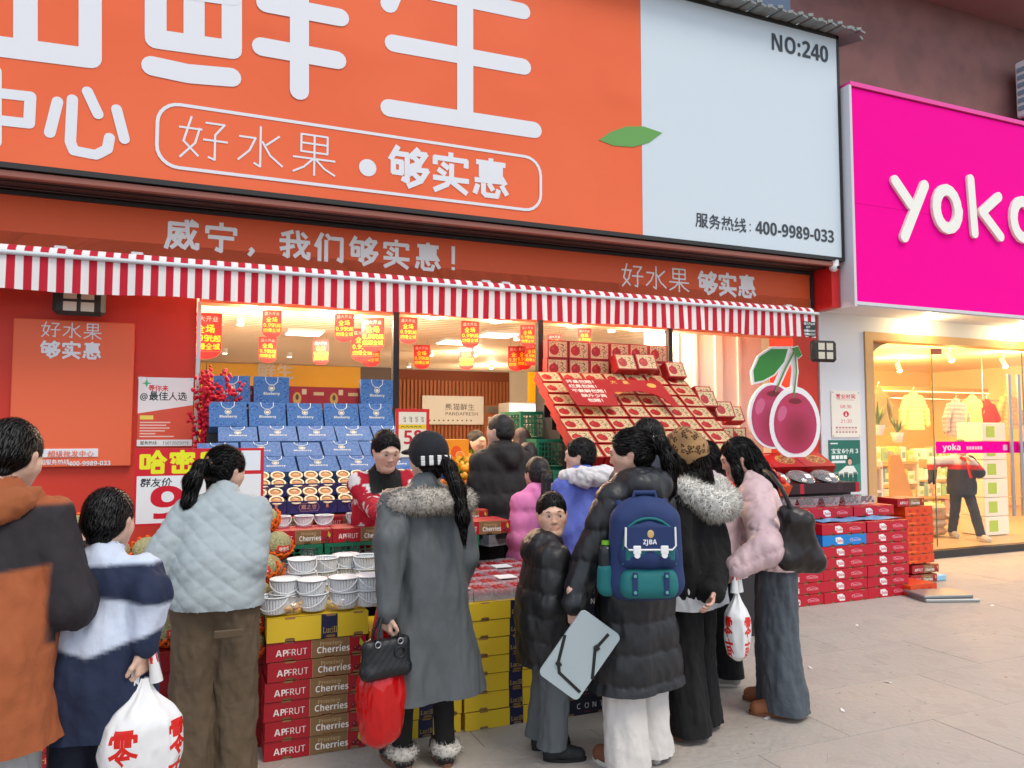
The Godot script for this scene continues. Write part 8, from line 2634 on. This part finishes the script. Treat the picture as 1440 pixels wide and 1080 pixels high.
func ease2(d: float) -> float:
	return smoothstep(-0.009, 0.009, d)
func hat(t: Node3D, HX: Transform3D, col: Color, cap: bool) -> void:
	var f := Field.new(Vector3(-0.15, -0.05 if cap else -0.03, -0.17), Vector3(0.15, 0.20, 0.20), 0.008)
	if cap:
		f.cap(Vector3(0, 0.040, -0.020), Vector3(0, 0.045, -0.01), 0.112, 0.108, 0.02, Vector3(1.12, 1.0, 0.96))
		f.cap(Vector3(-0.04, 0.05, 0.10), Vector3(0.04, 0.05, 0.10), 0.05, 0.05, 0.02, Vector3(1, 3.2, 0.75))
		f.cap(Vector3(0, -0.14, 0.10), Vector3(0, 0.00, 0.12), 0.10, 0.058, 0.01, Vector3.ONE, true)
		f.cap(Vector3(0, -0.20, -0.06), Vector3(0, -0.10, -0.06), 0.14, 0.10, 0.01, Vector3.ONE, true)
	else:
		f.cap(Vector3(0, 0.050, -0.022), Vector3(0, 0.075, -0.012), 0.120, 0.108, 0.02, Vector3(1.10, 1.0, 0.98))
		f.cap(Vector3(-0.06, 0.14, -0.01), Vector3(0.06, 0.14, -0.01), 0.035, 0.035, 0.04)
		f.cap(Vector3(0, -0.14, 0.12), Vector3(0, 0.0, 0.13), 0.10, 0.06, 0.01, Vector3.ONE, true)
	var m := MB.new()
	f.into(m)
	var o := MB.new()
	# the print follows the crown
	for q in m.v.size():
		var p := m.v[q] - Vector3(0, 0.05, -0.02)
		m.t[q] = Vector2(atan2(p.x, p.z) / TAU * 1.5 + 0.5, p.y * 2.6)
	o.merge(m, HX)
	if cap:
		put("cap", o, fabric(col, 40, 0.85), t)
		return
	var pr := Print.new(512, 512, Color(0.62, 0.48, 0.32))
	var rr := RandomNumberGenerator.new()
	rr.seed = 21
	for k in 70:
		var c := Vector2((k % 8) * 64 + rr.randf_range(-10, 42), (k / 8) * 58 + rr.randf_range(-6, 36))
		var r := rr.randf_range(17, 25)
		var a0 := rr.randf_range(0, TAU)
		pr.oval(c.x, c.y, r * 0.7, r * 0.55, Color(0.40, 0.25, 0.14), a0)
		for j in 5:
			if j == k % 5: continue
			var an := a0 + TAU * j / 5.0
			pr.oval(c.x + cos(an) * r, c.y + sin(an) * r * 0.8, 9, 5.5, Color(0.06, 0.04, 0.03), an + PI / 2)
	var lm := paper(pr.im, 1.0)
	lm.uv1_triplanar = true; lm.uv1_triplanar_sharpness = 12.0; lm.uv1_scale = Vector3.ONE * 3.0
	put("leopard_hat", o, lm, t)

func backpack(at: Vector3, turn: float) -> void:
	# origin at its base, front towards local +z
	var V := func(x: float, y: float, z: float) -> Vector3: return Vector3(x, y, z)
	var t := thing("school_backpack", "navy and teal school backpack with white edged flap", "backpack", at, turn)
	var nv := fabric(Color(0.09, 0.18, 0.37), 60, 0.75, 0.6)
	var tl := fabric(Color(0.02, 0.40, 0.41), 60, 0.7, 0.6)
	soft("main_body", t, V.call(-0.22, -0.02, -0.14), V.call(0.22, 0.47, 0.16), 0.011, [[V.call(-0.09, 0.07, 0), V.call(0.09, 0.07, 0), 0.075, 0.075, 0.03], [V.call(-0.10, 0.07, 0), V.call(-0.085, 0.34, 0), 0.072, 0.075, 0.03], [V.call(0.10, 0.07, 0), V.call(0.085, 0.34, 0), 0.072, 0.075, 0.03], [V.call(0, 0.08, 0), V.call(0, 0.37, 0), 0.08, 0.08, 0.05], [V.call(-0.05, 0.38, -0.01), V.call(0.05, 0.38, -0.01), 0.06, 0.06, 0.03]], nv)
	soft("upper_pocket", t, V.call(-0.18, 0.12, 0.0), V.call(0.18, 0.40, 0.16), 0.010, [[V.call(-0.085, 0.19, 0.06), V.call(0.085, 0.19, 0.06), 0.045, 0.045, 0.03], [V.call(-0.08, 0.19, 0.06), V.call(-0.07, 0.30, 0.055), 0.045, 0.045, 0.03], [V.call(0.08, 0.19, 0.06), V.call(0.07, 0.30, 0.055), 0.045, 0.045, 0.03], [V.call(0, 0.19, 0.06), V.call(0, 0.31, 0.055), 0.05, 0.05, 0.04]], nv)
	soft("lower_pocket", t, V.call(-0.18, -0.02, 0.0), V.call(0.18, 0.18, 0.17), 0.010, [[V.call(-0.085, 0.055, 0.07), V.call(0.085, 0.055, 0.07), 0.045, 0.045, 0.03], [V.call(-0.085, 0.10, 0.068), V.call(0.085, 0.10, 0.068), 0.040, 0.040, 0.03]], tl)
	var b := MB.new()
	b.bev(V.call(0, 0.205, 0.105), Vector3(0.215, 0.055, 0.014), 0.006, Basis(Vector3.RIGHT, 0.05)); put("flap_base", b, tl, t)
	b = MB.new()
	var ol := PackedVector2Array([Vector2(-0.108, 0.325), Vector2(-0.11, 0.245), Vector2(-0.095, 0.228), Vector2(0.095, 0.228), Vector2(0.11, 0.245), Vector2(0.108, 0.325)])
	b.poly(ol, 0.104, 0.118)
	var fl := put("flap", b, nv, t)
	b = MB.new()
	var edge := []
	for p in [ol[0], ol[1], ol[2], ol[3], ol[4], ol[5]]: edge.append(V.call(p.x, p.y, 0.116))
	b.tube(edge, 0.005, 6); put("white_edging", b, M["white"], fl)
	words("lettering", "ZJBA", V.call(-0.034, 0.252, 0.1185), 0.020, M["white"], fl, bold, 1.0, 0.001)
	b = MB.new(); b.ball(V.call(0.0, 0.296, 0.118), Vector3(0.015, 0.018, 0.002), 12, 6); put("emblem", b, mat(Color(0.78, 0.66, 0.42), 0.5), fl)
	for x in [-0.06, 0.06]:
		b = MB.new(); b.bev(V.call(x, 0.228, 0.120), Vector3(0.034, 0.036, 0.008), 0.003); b.cyl(V.call(x, 0.205, 0.113), V.call(x, 0.205, 0.124), 0.013, 0.013, 12)
		put("clasp", b, M["white"], t)
		b = MB.new(); b.box(V.call(x * 1.15, 0.08, 0.1155), Vector3(0.022, 0.10, 0.006)); put("webbing", b, nv, t)
		for y in [0.045, 0.115]:
			b = MB.new(); b.cyl(V.call(x * 1.15, y, 0.117), V.call(x * 1.15, y, 0.122), 0.008, 0.007, 10); put("rivet", b, mat(Color(0.35, 0.60, 0.58), 0.4), t)
	for a in [[0.115, 0.36, 0.075], [0.135, 0.335, 0.03]]:
		b = MB.new()
		var arc := []
		for q in 13:
			var an := PI * q / 12.0
			arc.append(V.call(cos(an) * a[0], lerpf(0.16, a[1], pow(sin(an), 0.5)), a[2] + 0.01))
		b.tube(arc, 0.007, 6); put("piping", b, tl, t)
	b = MB.new(); b.tube([V.call(-0.05, 0.43, 0.0), V.call(-0.045, 0.465, 0.0), V.call(0.045, 0.465, 0.0), V.call(0.05, 0.43, 0.0)], 0.012, 8); put("grab_handle", b, nv, t)
	for x in [-1, 1]:
		b = MB.new(); b.tube([V.call(x * 0.08, 0.37, -0.05), V.call(x * 0.10, 0.405, -0.10), V.call(x * 0.12, 0.42, -0.17), V.call(x * 0.135, 0.38, -0.28)], 0.022, 8); put("shoulder_strap", b, nv, t)
	soft("side_pocket", t, V.call(-0.26, -0.02, -0.10), V.call(-0.10, 0.20, 0.10), 0.010, [[V.call(-0.175, 0.05, 0), V.call(-0.175, 0.12, 0), 0.045, 0.042]], tl)
	var wb := thing("water_bottle", "dark water bottle with green lid in the backpack's side pocket", "bottle", t.transform * V.call(-0.178, 0.03, 0.0))
	b = MB.new(); b.lathe([Vector2(0, 0), Vector2(0.032, 0), Vector2(0.033, 0.16), Vector2(0.028, 0.18), Vector2(0.028, 0.20), Vector2(0, 0.205)], 16); put("flask", b, mat(Color(0.10, 0.13, 0.15), 0.3), wb)
	b = MB.new(); b.cyl(V.call(0, 0.205, 0), V.call(0, 0.222, 0), 0.020, 0.018, 12); put("lid", b, mat(Color(0.45, 0.70, 0.15), 0.4), wb)
